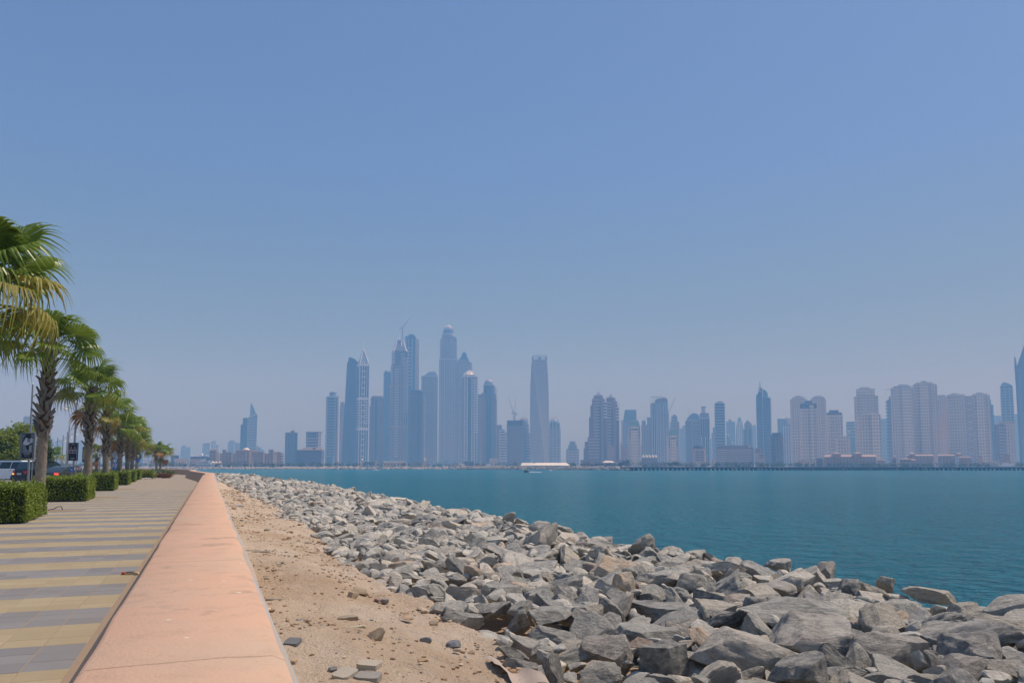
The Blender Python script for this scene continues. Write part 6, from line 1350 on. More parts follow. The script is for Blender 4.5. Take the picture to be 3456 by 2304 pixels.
palm("small far palm behind the give way triangle of the third and fourth trunks", pb(378, 120), 4.1, .2, 16, 1.1, .5, (0, 0), .1, 71, detail=False)
palm("dark palm crown just left of the first lamp post behind the poster", pb(86, 105), 5.6, .2, 16, 1.1, .5, (0, 0), .1, 73, detail=False)
# irrigation hose at the foot of the near palm and the pits
for i, (x, Y) in enumerate(((185, 25.6), (330, 36.2), (402, 48))): 
    o = pit(x, 1700, Y, 1.7); tag(o, ["earth pit in the paving beside the nearest grey palm trunk", "earth pit in the paving right of the second hedge", "earth pit in the paving right of the third hedge"][i], "tree pit")
p = ground(175, 1722, 0); b = MB(); b.tube([(p.x-.12,p.y,.02),(p.x+.05,p.y,.05),(p.x+.2,p.y-.02,.12),(p.x+.3,p.y,.13),(p.x+.34,p.y,.02)], .012, 6); o = b.build("irrigation_hose", mat("black_rubber", (.02,.02,.02), .6)); tag(o, "short bent black hose by the foot of the grey palm trunk", "hose")

# ------------------------------------------------------------ other plants
def bush(label, x, Y, w, h, n, m, ls=.05, name="shrub", cat="shrub"):
    p = at(x, 1568, Y); e_ = empty(name, (p.x, Y, 0), label, cat); P_ = []
    for k_ in range(7): P_.append(blob((rng.uniform(-.5,.5)*w*.7, rng.uniform(-.5,.5)*w*.5, h*rng.uniform(.35,.6)), w*.25, h*.75, n//7))
    P_ = np.vstack(P_); P_[:, 2] = np.clip(P_[:, 2], .02, None); link("foliage", leafmesh("foliage", P_, ls*(.6+.8*rng.random(len(P_)))), m, e_)
    b = MB()
    for k_ in range(6): b.cyl((rng.uniform(-.1,.1), rng.uniform(-.1,.1), 0), (rng.uniform(-.35,.35)*w, rng.uniform(-.3,.3)*w, h*.7), .02, .01, 5)
    b.build("stem", M['bark'], e_)["kind"] = "stuff"; return e_
M['lime'] = m_leaf("lime_green_leaves", (.13,.19,.02), (.33,.36,.05), 1.5, .3); M['greenleaf'] = m_leaf("mid_green_leaves", (.05,.10,.015), (.14,.21,.04), 1.5, .3)
M['redleaf'] = m_leaf("red_brown_leaves", (.14,.06,.035), (.27,.14,.07), 2, .2); M['blueleaf'] = m_leaf("blue_grey_leaves", (.10,.15,.13), (.2,.27,.24), 2, .2)
bush("lime yellow shrub at the end of the hedge row", 498, 84, 1.6, 1.05, 2600, M['lime'], .07); bush("second lime yellow shrub left half hidden by the last hedge", 480, 86, 1.4, 1.0, 1800, M['lime'], .07)
bush("red brown low shrub at the tip of the planted bed", 556, 88, 2.2, .62, 3000, M['redleaf'], .06); bush("grey blue spiky plant between the lime and the red brown shrubs", 530, 92, 1.1, .85, 1200, M['blueleaf'], .08)
bush("green mound behind the red brown shrub", 548, 96, 2.6, .95, 2600, M['greenleaf'], .07); bush("green shrub under the left of the twin palms", 516, 104, 3.4, 1.0, 2400, M['greenleaf'], .08)
for i, (x, Y, w, h, lb) in enumerate(((270, 64, 3.2, .75, "low green bed behind the chevron board"), (330, 66, 3.6, .85, "low green bed between the second and third whole palm trunks"), (392, 74, 3.0, .8, "low green bed behind the hedges by the blue totem"), (238, 100, 6, 1.1, "green shrubs beyond the black poster under the lamp posts"), (300, 110, 6, 1.0, "green shrubs beyond the road sign triangle"))): bush(lb, x, Y, w, h, 2200, M['greenleaf'], .07)
# white pebble edge in the bed
VV = []; FF = []; n = 0
for i in range(160):
    p = ground(rng.uniform(472, 512), rng.uniform(1612, 1616), 0); r_ = rng.uniform(.06, .15); Vt, Fc = tiny[i % NB]; VV.append(Vt*r_*np.array((1,1,.6)) + np.array((p.x, p.y, r_*.3))); FF.append(Fc+n); n += len(Vt)
o = link("bed_edging_stones", mesh_np("bed_edging_stones", np.vstack(VV), np.vstack(FF)), mat("white_stone", (.62,.58,.5), .9), kind="stuff"); tag(o, "pale pebbles edging the bed below the lime yellow shrubs", "pebbles")
def tree(label, x, Y, H, w, n, m, ls, sq=1.0, trunk_h=.35, tint=None):
    p = at(x, 1568, Y); e_ = empty("broadleaf_tree", (p.x, Y, -.1), label, "tree"); P_ = []
    nb_ = 16
    for k_ in range(nb_):
        a = rng.uniform(0, 6.28); rad = w*.5*rng.random()**.5*.75; zc = H*(trunk_h + (1-trunk_h)*rng.uniform(.15, .85)); rad *= (1-.5*abs(zc/H-.6))
        P_.append(blob((rad*math.cos(a), rad*math.sin(a), zc), w*.2, H*.26*sq, n//nb_))
    link("crown", leafmesh("crown", np.vstack(P_), ls*(.6+.8*rng.random(n//nb_*nb_))), m, e_)
    b = MB(); b.tube([(0,0,-.2),(.05,0,H*.25),(-.05,.05,H*.5)], [.2,.15,.1], 8)
    for k_ in range(7): a = k_*.9; b.tube([(0,0,H*.28+.05*k_), (w*.2*math.cos(a), w*.2*math.sin(a), H*.55), (w*.34*math.cos(a), w*.34*math.sin(a), H*.75)], [.08,.05,.02], 5)
    b.build("trunk", M['bark'], e_, True); return e_
M['treeleaf'] = m_leaf("broadleaf_foliage", (.11,.17,.02), (.34,.40,.08), .8, .42)
tree("large light green tree at the far left edge behind the white car", 10, 84, 6.2, 5.6, 15000, M['treeleaf'], .13, 1.1, .12)
tree("round dense green tree right behind the nearest palm trunk", 148, 92, 4.9, 2.0, 5000, M['greenleaf'], .1, 1.5, .4)
for i, (x, Y) in enumerate(((22, 92), (52, 96))): tree(["dark tree mass low behind the white car, left one", "dark tree mass low behind the first poster, right one"][i], x, Y, 3.4, 4.5, 4500, M['greenleaf'], .12, 1.0, .1)

# ------------------------------------------------------------ lamp posts and signs
M['galv'] = mat("galvanised_steel", (.32,.33,.34), .45, .5); M['lampw'] = mat("white_lamp_head", (.7,.71,.72), .4)
def text(s_, size, mt, parent, loc, name="lettering", rot=(math.pi/2, 0, 0), ext=.004):
    c_ = bpy.data.curves.new(name, 'FONT'); c_.body = s_; c_.size = size; c_.align_x = 'CENTER'; c_.align_y = 'CENTER'; c_.extrude = ext
    o_ = bpy.data.objects.new(name, c_); COL.objects.link(o_); bpy.context.view_layer.update()
    me = bpy.data.meshes.new_from_object(o_); bpy.data.objects.remove(o_); me.materials.clear(); me.materials.append(mt)
    return link(name, me, None, parent, loc, rot)
def lamp_post(label, x, ytop, Y, arms=(1,), arm_y=None, rad=.09, arm_l=1.7, group="street lamps along the road"):
    p = at(x, 1568, Y); e_ = empty("street_lamp", (p.x, Y, -.1), label, "street lamp", group); H = (HZ-ytop)*Y/F + EYE + .1
    b = MB(); b.cyl((0,0,-.1), (0,0,H), rad, rad*.6, 10); b.build("pole", M['galv'], e_); b = MB(); b.cyl((0,0,0), (0,0,.5), rad*1.7, rad*1.4, 10); b.build("base", M['galv'], e_); b = MB(); b.lathe([(rad*.8,H),(rad*.7,H+.08),(.01,H+.13)], 8); b.build("cap", M['lampw'], e_)
    ha = H - ((arm_y-ytop)*Y/F if arm_y else .8)
    for a_ in arms:
        b = MB(); b.tube([(0,0,ha-.35), (a_*arm_l*.3,0,ha-.05), (a_*arm_l*.65,0,ha+.1), (a_*arm_l,0,ha+.08)], .03, 6); b.build("arm", M['galv'], e_)
        b = MB(); b.lathe([(.04,ha+.08),(.10,ha+.02),(.20,ha-.05),(.24,ha-.10),(.20,ha-.13)], 12, (a_*arm_l, 0)); b.build("lamp_head", M['lampw'], e_, True)
    return e_
lamp_post("tall lamp post holding the first poster beside the nearest palm trunk", 97, 1297, 55, (1,), 1322, .085)
lamp_post("double armed lamp post holding the black poster with ring figures", 249, 1358, 76, (-1, 1), 1378, .13, 1.0)
for i, (x, y, Y, ax_, ay) in enumerate(((228, 1437, 113, 1, 1446), (223, 1456, 132, 1, 1465), (209, 1468, 148, 1, 1476), (191, 1477, 163, 1, 1487), (170, 1487, 183, 1, 1493))):
    lamp_post(["tallest of the five thin lamp posts left of the black poster", "second of the five thin lamp posts, almost touching the tallest", "third of the five thin lamp posts left of the black poster", "fourth of the five thin lamp posts, shorter", "shortest and farthest of the five thin lamp posts"][i], x, y, Y, (ax_,), ay, .12, 1.5)
M['black'] = mat("black_print", (.012,.014,.02), .45); M['wht'] = mat("white_print", (.62,.64,.66), .5); M['greyp'] = mat("grey_print", (.20,.24,.27), .5); M['midp'] = mat("mid_grey_print", (.09,.115,.135), .5); M['gold2'] = mat("yellow_print", (.55,.45,.06), .5)
def poster(label, x0, x1, y0, y1, Y, art, frame=True):
    xc = (x0+x1)/2; k = Y/F; p = at(xc, 1568, Y-.35); w = (x1-x0)*k; h = (y1-y0)*k; zc = EYE + (HZ-(y0+y1)/2)*k
    e_ = empty("poster_sign", (p.x, Y-.35, zc), label, "sign"); b = MB(); b.box(-w/2, w/2, -.06, .06, -h/2, h/2); b.build("panel", M['black'], e_)
    if frame:
        b = MB(); f_ = .035
        b.box(-w/2-f_, w/2+f_, -.075, .075, h/2, h/2+f_); b.box(-w/2-f_, w/2+f_, -.075, .075, -h/2-f_, -h/2); b.box(-w/2-f_, -w/2, -.075, .075, -h/2, h/2); b.box(w/2, w/2+f_, -.075, .075, -h/2, h/2); b.build("frame", M['galv'], e_)
    b = MB()                                                        # film perforations down both sides
    for s_ in (-1, 1):
        for i in range(15): z = -h/2+.04*h + i*h*.064; b.box(s_*w*.44-w*.025, s_*w*.44+w*.025, -.066, -.061, z, z+h*.032)
    b.build("perforation", M['wht'], e_)["kind"] = "stuff"
    def flat(nm, poly, m_, dy=.063):
        q = MB(); q.prism([(a*w, c*h) for a, c in poly], -dy-.003, -dy+.001); return q.build(nm, m_, e_)
    art(e_, w, h, flat)
    b = MB(); b.box(-.03-.12, -.12+.03, .06, .3, h*.3, h*.33); b.box(.09, .15, .06, .3, h*.3, h*.33); b.box(-.15, -.09, .06, .3, -h*.33, -h*.3); b.build("bracket", M['galv'], e_)
    b = MB(); b.cyl((.08,.1,-h/2), (.08,.1,-zc-.1), .04, None, 8); b.cyl((.3,.1,-h/2), (.3,.1,-zc-.1), .03, None, 8); b.build("post", M['galv'], e_)
def ell(cx, cy, rx, ry, n=16, a0=0, a1=2*math.pi, rot=0): return [(cx+rx*math.cos(a)*math.cos(rot)-ry*math.sin(a)*math.sin(rot), cy+rx*math.cos(a)*math.sin(rot)*.6+ry*math.sin(a)*math.cos(rot)) for a in [a0+(a1-a0)*i/n for i in range(n)]]
def art1(e_, w, h, flat):
    flat("photo", [(-.38,-.28),(.38,-.28),(.38,.46),(-.38,.46)], M['midp']); flat("pale_background", [(-.37,.30),(-.15,.455),(-.37,.455)], M['greyp'], .0645); flat("pale_background", [(.2,.455),(.37,.455),(.37,.3)], M['greyp'], .0645)
    flat("dark_hair", ell(.02,.30,.30,.15), M['black'], .066); flat("face", ell(-.08,.20,.14,.15,rot=.3), M['greyp'], .0675); flat("light_sleeve", [(-.34,.08),(-.12,.32),(-.04,.3),(-.02,.14),(.2,.16),(.1,.04),(-.14,.02)], M['wht'], .069); flat("fist", ell(.09,.24,.10,.06), M['greyp'], .0705)
    for i in range(4): flat("finger", [(.16+.05*i,.12),(.20+.05*i,.12),(.27+.045*i,.33-.02*i),(.235+.045*i,.34-.02*i)], M['wht'], .072)
    flat("arm", [(-.36,.06),(-.2,.06),(.06,-.18),(.02,-.28),(-.2,-.25),(-.34,-.1)], M['greyp'], .069); flat("dark_gap", [(-.16,.02),(.16,.04),(.14,-.14),(.0,-.16)], M['black'], .0705)
    for i in range(7): flat("striped_cuff", [(.14,.0-.035*i),(.32,.01-.035*i),(.32,-.008-.035*i),(.14,-.02-.035*i)], M['wht'], .072)
    flat("pale_hem", [(-.36,-.2),(.36,-.24),(.36,-.28),(-.36,-.28)], M['greyp'], .072)
    text("LEVANT", h*.075, M['wht'], e_, (0, -.064, -h*.325)); text("INTERNATIONAL", h*.028, M['wht'], e_, (0, -.064, -h*.40))
def art2(e_, w, h, flat):
    text("PALMERO", h*.052, M['wht'], e_, (0, -.064, h*.40))
    pk = mat("pale_pink_print", (.42,.30,.34), .5)
    for s_ in (-1, 1):
        flat("ring_stone", ell(s_*.2, .26, .055, .028, 10), pk); flat("ring_outer", ell(s_*.2, .18, .105, .055, 14), pk); flat("ring_hole", ell(s_*.2, .178, .07, .035, 12), M['black'], .0645)
        flat("plinth", [(s_*.2-.19,.12),(s_*.2+.19,.12),(s_*.2+.19,-.09),(s_*.2-.19,-.09)], pk); flat("plinth_face", [(s_*.2-.13,.09),(s_*.2+.13,.09),(s_*.2+.13,.04),(s_*.2-.13,.04)], M['midp'], .0645); flat("plinth_face", [(s_*.2-.15,.02),(s_*.2+.15,.02),(s_*.2+.15,-.05),(s_*.2-.15,-.05)], M['black'], .0645)
    text("LEVANT", h*.062, M['wht'], e_, (0, -.064, -h*.37)); text("INTERNATIONAL", h*.026, M['wht'], e_, (0, -.064, -h*.44))
def art3(e_, w, h, flat):
    flat("yellow_picture", [(-.36,-.3),(.36,-.3),(.36,.4),(-.36,.4)], M['gold2']); flat("dark_shape", [(-.3,-.1),(-.1,-.25),(.2,-.2),(.1,.1),(-.2,.15)], M['black'], .0645)
poster("black and white photo poster with raised hands, reading LEVANT", 68, 114, 1463, 1546, 55, art1); poster("black poster with two ring figures on plinths, reading PALMERO", 229, 261, 1494, 1554, 76, art2, False); poster("yellow and black poster mostly hidden by the second palm trunk", 277, 305, 1508, 1559, 90, art3, False)
# road signs
redm = mat("sign_red", (.42,.03,.04), .5); blum = mat("sign_blue", (.02,.13,.55), .4); whm = mat("sign_white", (.75,.76,.77), .5); blk = mat("sign_black", (.02,.02,.02), .5)
def sign_post(name, label, x, Y, cat="road sign", z=None):
    p = at(x, 1568, Y); e_ = empty(name, (p.x, Y, -.1), label, cat); return e_
def zof(y, Y): return EYE + (HZ-y)*Y/F + .1
def tri(e_, cx, z0, z1, w, inv=False, m0=redm, m1=whm):
    s_ = -1 if inv else 1; zc = (z0+z1)/2; h = (z1-z0)/2*s_
    b = MB(); b.prism([(cx-w/2, zc-h), (cx+w/2, zc-h), (cx, zc+h)], -.03, 0); b.build("sign_border", m0, e_); b = MB(); q = .68; zo = zc-h*.16
    b.prism([(cx-w/2*q, zo-h*q*.92), (cx+w/2*q, zo-h*q*.92), (cx, zo+h*q*1.02)], -.036, -.031); b.build("sign_face", m1, e_)
Y = 58; e_ = sign_post("warning_sign", "red edged warning triangle above a plate reading 80 m", 337, Y)
tri(e_, .07, zof(1523, Y), zof(1504, Y), 24*Y/F); b = MB(); b.cyl((0,0,0), (0,.0,zof(1505, Y)), .03, None, 8); b.build("post", M['galv'], e_)
b = MB(); b.box(-.17, .33, -.03, -.005, zof(1540, Y), zof(1525, Y)); b.build("plate", whm, e_); text("80 m", .16, blk, e_, (.08, -.034, zof(1536, Y)))
b = MB(); b.prism([(.06,zof(1531,Y)),(.10,zof(1531,Y)),(.16,zof(1526.5,Y)),(.12,zof(1526.5,Y))], -.036, -.031); b.prism([(-.06,zof(1531,Y)),(-.02,zof(1531,Y)),(.0,zof(1529,Y)),(-.04,zof(1529,Y))], -.036, -.031); b.build("arrow_symbol", blk, e_)
b = MB(); zc = zof(1516.5, Y); 
for a, c in ((-.03,.0),(.08,.07),(.15,-.02),(.05,-.06)): b.prism([(a,zc+c),(a+.05,zc+c),(a+.05,zc+c+.035),(a,zc+c+.035)], -.041, -.037)
b.build("roundabout_symbol", blk, e_)
Y = 64; e_ = sign_post("warning_sign", "red triangle sign mostly hidden by the second palm trunk", 310, Y); tri(e_, .0, zof(1524, Y), zof(1513, Y), 24*Y/F, True); b = MB(); b.cyl((0,0.02,0), (0,.02,zof(1514, Y)), .03, None, 8); b.build("post", M['galv'], e_)
Y = 70; e_ = sign_post("give_way_sign", "tiny red give way triangle on a thin post low by the warning sign", 333, Y+12); tri(e_, 0, zof(1567, Y+12), zof(1561, Y+12), .26, True); b = MB(); b.cyl((0,.02,0), (0,.02,zof(1562, Y+12)), .03, None, 8); b.build("post", M['galv'], e_)
def disc(nm, e_, cx, zc, r_, m_, y0=-.04, y1=-.02, n=20): b = MB(); b.prism([(cx+r_*math.cos(2*math.pi*i/n), zc+r_*math.sin(2*math.pi*i/n)) for i in range(n)], y0, y1); return b.build(nm, m_, e_)
def arrow(e_, cx, zc, r_, ang, m_=whm):
    b = MB(); M4 = Matrix.Translation((cx, 0, zc)) @ Matrix.Rotation(ang, 4, 'Y'); 
    b2 = MB(); b2.prism([(-r_*.65,-r_*.13),(r_*.1,-r_*.13),(r_*.1,-r_*.4),(r_*.7,0),(r_*.1,r_*.4),(r_*.1,r_*.13),(-r_*.65,r_*.13)], -.046, -.041); b.add(b2.v, b2.f, 0, M4); return b.build("arrow_symbol", m_, e_)
Y = 60; e_ = sign_post("keep_right_sign", "round blue sign with white diagonal arrow by the grey saloon", 243, Y); disc("sign_face", e_, 0, zof(1584, Y), 7*Y/F, blum); arrow(e_, 0, zof(1584, Y), 7*Y/F, R(42)); b = MB(); b.cyl((0,0,0), (0,0,zof(1580, Y)), .035, None, 8); b.build("post", M['galv'], e_)
Y = 62; e_ = sign_post("chevron_board", "white board with dark red chevrons pointing right", 266, Y, "road sign"); k = Y/F; b = MB(); b.box(-14*k, 14*k, -.03, 0, zof(1585, Y), zof(1576, Y)); b.build("board", whm, e_)
for i in range(3):
    b = MB(); x_ = (-10.5 + 8*i)*k; z0, z1 = zof(1584.6, Y), zof(1576.4, Y); zm = (z0+z1)/2; d = 4*k; q = 3.2*k
    b.prism([(x_, z0), (x_+q, z0), (x_+q+d, zm), (x_+d, zm)], -.036, -.031); b.prism([(x_+d, zm+.001), (x_+q+d, zm+.001), (x_+q, z1), (x_, z1)], -.036, -.031); b.build("chevron", redm, e_)
b = MB(); b.cyl((-10*k,.02,0), (-10*k,.02,zof(1577, Y)), .03, None, 8); b.build("post", M['galv'], e_); b = MB(); b.cyl((10*k,.02,0), (10*k,.02,zof(1577, Y)), .03, None, 8); b.build("post", M['galv'], e_)
Y = 86; e_ = sign_post("give_way_sign", "white give way triangle above a blue roundabout disc on one post", 466, Y); tri(e_, -.02, zof(1545, Y), zof(1534, Y), 11*Y/F, True, whm, whm); disc("sign_face", e_, 0, zof(1553.5, Y), 6*Y/F, blum); 
for i in range(3): arrow(e_, .10*math.cos(i*2.09+1.57), zof(1553.5, Y)+.10*math.sin(i*2.09+1.57), .08, -(i*2.09))
b = MB(); b.cyl((0,0,0), (0,0,zof(1536, Y)), .03, None, 8); b.build("post", M['galv'], e_)
Y = 76; e_ = sign_post("fuel_price_totem", "tall blue and white rounded totem sign between palm trunks", 390, Y, "totem sign"); k = Y/F
b = MB(); b.prism([(-8*k, 0), (8*k, 0), (8*k, zof(1552, Y))] + [(8*k*math.cos(a), zof(1552, Y)+8*k*math.sin(a)) for a in [math.pi*i/10 for i in range(1, 10)]] + [(-8*k, zof(1552, Y))], -.12, .12); b.build("totem_body", mat("totem_blue", (.03,.20,.55), .4), e_)
disc("white_emblem", e_, 0, zof(1554, Y), 6*k, whm, -.135, -.125); b = MB(); b.box(-7*k, 7*k, -.13, -.122, zof(1576, Y), zof(1563, Y)); b.build("white_panel", mat("totem_white", (.55,.62,.7), .5), e_)
for i, z_ in enumerate((1566, 1569.5, 1573)): b = MB(); b.box(-5*k, 4*k, -.137, -.131, zof(z_+1, Y), zof(z_-.4, Y)); b.build("text_line", blum, e_)
Y = 74; e_ = sign_post("round_sign", "grey white oval sign board behind the fourth palm trunk", 392, Y, "road sign"); b = MB(); b.prism([(-.1+.33*math.cos(2*math.pi*i/20), zof(1534, Y)+.27*math.sin(2*math.pi*i/20)) for i in range(20)], -.05, 0); b.build("sign_face", mat("faded_sign", (.4,.41,.42), .6), e_); b = MB(); b.cyl((-.1,.04,0), (-.1,.04,zof(1534, Y)), .03, None, 8); b.build("post", M['galv'], e_)

# ------------------------------------------------------------ cars
M['tyre'] = mat("tyre_rubber", (.02,.02,.02), .8); M['rim'] = mat("alloy_rim", (.4,.41,.42), .35, .7); M['cglass'] = mat("tinted_car_glass", (.03,.05,.055), .08, 0, .6); M['cwhite'] = mat("white_car_paint", (.84,.85,.86), .25); M['cdark'] = mat("dark_blue_car_paint", (.012,.02,.035), .25, .3); M['cgrey'] = mat("grey_car_paint", (.10,.115,.125), .3, .5)
M['redl'] = mat("red_lamp_glass", (.45,.02,.02), .25); M['orl'] = mat("orange_lamp_glass", (.8,.25,.02), .3); M['plastic'] = mat("dark_trim", (.02,.02,.022), .6)
def lit(col, st):
    m_ = mat("lit_" + ("red" if col[1] < .1 else "orange") + "_lamp", col, .4); b_ = m_.node_tree.nodes["Principled BSDF"]; b_.inputs["Emission Color"].default_value = (*col, 1); b_.inputs["Emission Strength"].default_value = st; return m_
def car(label, X, Y, heading, L, Wd, H, paint, kind='suv', brake=False, indicator=False, plate=""):
    """local x forward; heading is the compass turn of +x about z"""
    e_ = empty({'suv': "parked_suv", 'van': "minivan", 'saloon': "saloon_car"}[kind], (X, Y, -.1), label, "car", None, rz=heading); w = Wd/2
    belt = H*.56; hb = .24; l = L/2
    if kind == 'saloon': side = [(-l,.36*H),(-l+.02,.5*H),(-l+.06,.66*H),(-l+.55,.70*H),(l-1.3,.66*H),(l-.35,.55*H),(l-.03,.42*H),(l,.28*H)]; cab = [(-l+.35,.69*H),(-l+1.15,.95*H),(-l+1.7,H),(-l+2.5,H),(l-1.25,.66*H)]
    elif kind == 'van': side = [(-l,.3*H),(-l-.02+.02,.5*H),(-l+.05,.60*H),(l-1.1,.58*H),(l-.3,.50*H),(l-.02,.38*H),(l,.26*H)]; cab = [(-l+.06,.60*H),(-l+.25,.94*H),(-l+.6,H),(l-2.1,H),(l-1.6,.92*H),(l-.9,.57*H)]
    else: side = [(-l,.34*H),(-l+.01,.5*H),(-l+.06,.60*H),(l-1.25,.60*H),(l-.35,.55*H),(l-.03,.45*H),(l,.28*H)]; cab = [(-l+.08,.60*H),(-l+.38,.93*H),(-l+.7,.985*H),(l-2.3,H),(l-1.95,.96*H),(l-1.15,.60*H)]
    wr = .34; fx, rx = l-.85, -l+.95
    prof = [(-l+.03, hb)] + [(rx-wr*1.2, hb)] + [(rx+wr*1.2*math.cos(a), wr+wr*1.2*math.sin(a)) for a in [math.pi-math.pi*i/8 for i in range(9)] if wr+wr*1.2*math.sin(a) > hb] + [(rx+wr*1.2, hb), (fx-wr*1.2, hb)] + [(fx+wr*1.2*math.cos(a), wr+wr*1.2*math.sin(a)) for a in [math.pi-math.pi*i/8 for i in range(9)] if wr+wr*1.2*math.sin(a) > hb] + [(fx+wr*1.2, hb), (l-.03, hb)]
    poly = prof + side[::-1]
    b = MB(); nP = len(poly); zmid = .45*H
    lay = [(-w, .93), (-w*.93, 1.0), (w*.93, 1.0), (w, .93)]
    vs = []
    for yy, sc_ in lay: vs += [(x_*(1 if abs(yy) < w else .985), yy, z_ if abs(yy) < w else zmid+(z_-zmid)*.93) for x_, z_ in poly]
    fs = [(i, (i+1) % nP, nP+(i+1) % nP, nP+i) for i in range(nP)]; fs = [tuple(v+nP*k_ for v in f) for k_ in range(3) for f in fs]; fs += [tuple(range(nP)), tuple(range(3*nP, 4*nP))[::-1]]
    b.add(vs, fs); b.build("body", paint, e_)
    zb_ = cab[0][1]; n = len(cab); vs = []
    for sgn in (-1, 1):
        for x_, z_ in cab: t_ = (z_-zb_)/(H-zb_); vs.append((x_, sgn*w*(.95-.17*t_), z_))
    b = MB(); b.add(vs, [tuple(range(n)), tuple(range(n, 2*n))[::-1]] + [(i, (i+1) % n, n+(i+1) % n, n+i) for i in range(n)]); b.build("cabin", paint, e_)
    cx_ = sum(c_[0] for c_ in cab)/n
    def cp(x_, z_, sgn, out=.012): t_ = (z_-zb_)/(H-zb_); return (x_, sgn*(w*(.95-.17*t_)+out), z_)
    zl, zh = zb_+.04, H*.93
    def xe(z_, front):
        pts_ = cab[:3][::1] if not front else cab[-1:-4:-1]
        for (xa, za), (xb, zb2) in zip(pts_, pts_[1:]):
            if za <= z_ <= zb2: return xa+(xb-xa)*(z_-za)/(zb2-za+1e-6)
        return pts_[-1][0]
    segs = {'suv': (.0, .33, .66, 1.0), 'van': (.0, .34, .7, 1.0), 'saloon': (.0, .5, 1.0)}[kind]
    for sgn in (-1, 1):
        for q0, q1 in zip(segs, segs[1:]):
            pt = []
            for q, z_ in ((q0, zl), (q1, zl), (q1, zh), (q0, zh)):
                xa = xe(z_, False)+.12; xb = xe(z_, True)-.14; g_ = .035 if q in (q0,) and q > 0 else (-.035 if q < 1 and q == q1 else 0); pt.append(cp(xa+(xb-xa)*q+g_, z_, sgn))
            b = MB(); b.add(pt, [(0,1,2,3)]); b.build("side_window", M['cglass'], e_, fix=False)
    def endglass(front, nm):
        z0, z1 = zl+.02, zh-.0; xs0, xs1 = xe(z0, front), xe(z1, front); o_ = .015 if front else -.015
        t0, t1 = (z0-zb_)/(H-zb_), (z1-zb_)/(H-zb_); w0, w1 = w*(.95-.17*t0)-.1, w*(.95-.17*t1)-.1
        b = MB(); b.add([(xs0+o_,-w0,z0+.01),(xs0+o_,w0,z0+.01),(xs1+o_,w1,z1+.01),(xs1+o_,-w1,z1+.01)], [(0,1,2,3)]); return b.build(nm, M['cglass'], e_, fix=False)
    endglass(True, "windscreen"); endglass(False, "rear_window")
    for x_ in (fx, rx):
        for sgn in (-1, 1):
            b = MB(); b.cyl((x_, sgn*(w-.22), wr), (x_, sgn*(w-.01), wr), wr, None, 20); t_ = b.build("tyre", M['tyre'], e_, True); b = MB(); b.cyl((x_, sgn*(w-.05), wr), (x_, sgn*(w+.005), wr), wr*.62, None, 12); b.build("rim", M['rim'], t_)
    rl = M['redl'] if not brake else lit((.9,.05,.04), 2.2)
    for sgn in (-1, 1):
        b = MB(); hz_ = .50*H if kind != 'saloon' else .56*H; b.box(-l-.025, -l+.18, min(sgn*w*.62, sgn*w*.97), max(sgn*w*.62, sgn*w*.97), hz_-(.13 if kind != 'saloon' else .07), hz_+(.13 if kind != 'saloon' else .07)); b.build("tail_light", rl, e_)
        b = MB(); b.box(l-.2, l-.01, min(sgn*w*.6, sgn*w*.95), max(sgn*w*.6, sgn*w*.95), .40*H, .48*H); b.build("headlight", whm, e_)
        b = MB(); b.box(l-1.75 if kind != 'saloon' else l-1.55, l-1.6 if kind != 'saloon' else l-1.4, min(sgn*(w-.02), sgn*(w+.22)), max(sgn*(w-.02), sgn*(w+.22)), .6*H, .69*H); b.build("mirror", paint, e_)
    if indicator: b = MB(); b.box(-l-.035, -l+.12, w*.80, w*.985, .40*H, .455*H); b.build("indicator", lit((.9,.35,.03), 2.5), e_)
    b = MB(); b.box(-l-.05, -l+.1, -w*.95, w*.95, hb+.02, .34*H-.03); b.build("rear_bumper", paint if kind != 'suv' else M['cdark'], e_)
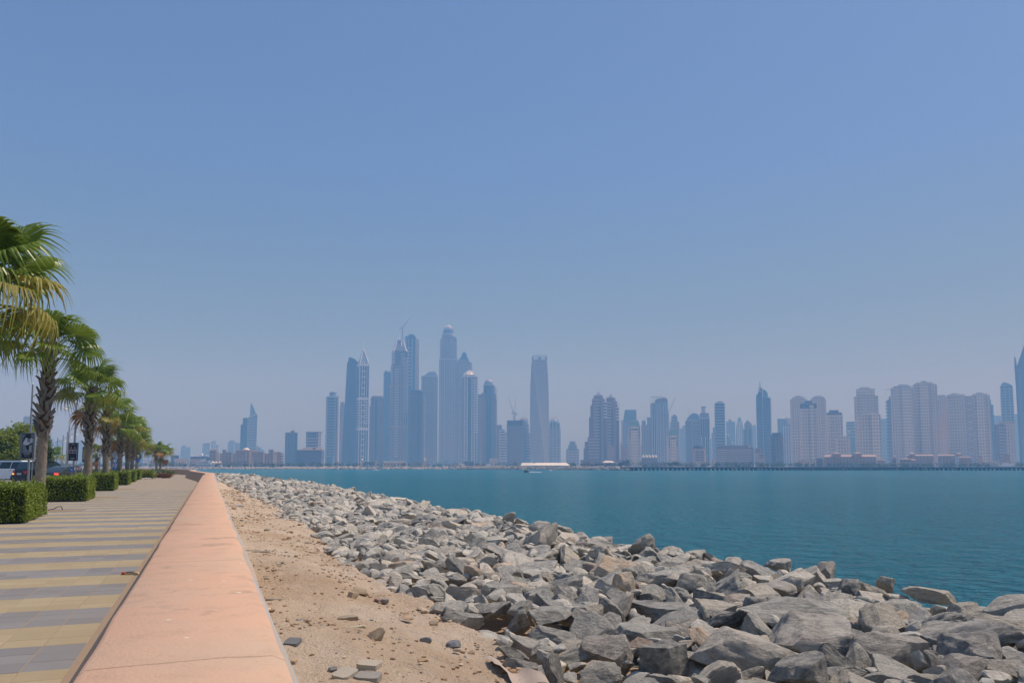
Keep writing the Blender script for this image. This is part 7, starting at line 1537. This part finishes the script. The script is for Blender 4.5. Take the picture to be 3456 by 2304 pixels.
    b = MB(); b.box(-l-.06, -l+.02, -.26, .26, .40*H, .40*H+.14) if kind == 'suv' else b.box(-l-.06, -l+.02, -.26, .26, .36*H, .36*H+.12); b.build("number_plate", whm, e_)
    if kind == 'suv': b = MB(); b.box(-l-.065, -l-.04, -.26, .26, .40*H+.10, .40*H+.14); b.build("plate_red_strip", redm, e_)
    for sgn in (-1, 1):
        for q in ((.02, -.45) if kind != 'saloon' else (.15,)): b = MB(); b.box(q*l-.12, q*l+.1, min(sgn*(w-.01), sgn*(w+.03)), max(sgn*(w-.01), sgn*(w+.03)), belt*.93, belt*.97); b.build("door_handle", M['rim'], e_)
    b = MB(); b.prism([(x_*1.003, z_) for x_, z_ in ((-l+.1,.22),(l-.1,.22),(l-.1,.28),(-l+.1,.28))], -w-.005, w+.005); b.build("sill", M['plastic'], e_)
    return e_
# headings: pi/2 faces straight away from the camera
px = lambda x, Y: at(x, 1568, Y).x
car("dark blue estate four wheel drive seen from behind between hedge and palm trunk", px(116, 68)+.2, 69.5, R(90-27), 4.7, 1.85, 1.86, M['cdark'], 'suv', False, True)
car("white people carrier side on behind the dark blue car, cut by the left edge", px(22, 74), 74, R(180-6), 5.0, 1.9, 1.95, M['cwhite'], 'van')
car("grey saloon with glowing red brake light ahead of the dark blue car", px(214, 66)-.3, 67.5, R(90-12), 4.6, 1.85, 1.45, M['cgrey'], 'saloon', True)
# ------------------------------------------------------------ haze
hz = MB(); hz.box(-5000, 5000, -1000, 5000, WATER_Z-6, 520)
mh = bpy.data.materials.new("haze"); mh.use_nodes = True; nt = mh.node_tree; nt.nodes.clear()
oo = nt.nodes.new("ShaderNodeOutputMaterial"); pv = nt.nodes.new("ShaderNodeVolumePrincipled")
pv.inputs["Color"].default_value = (.17, .43, .84, 1); pv.inputs["Absorption Color"].default_value = (1, .6, .2, 1)
pv.inputs["Density"].default_value = 4.8e-4; pv.inputs["Anisotropy"].default_value = 0.0
nt.links.new(pv.outputs[0], oo.inputs["Volume"])
haze = hz.build("haze", mh); haze["kind"] = "stuff"
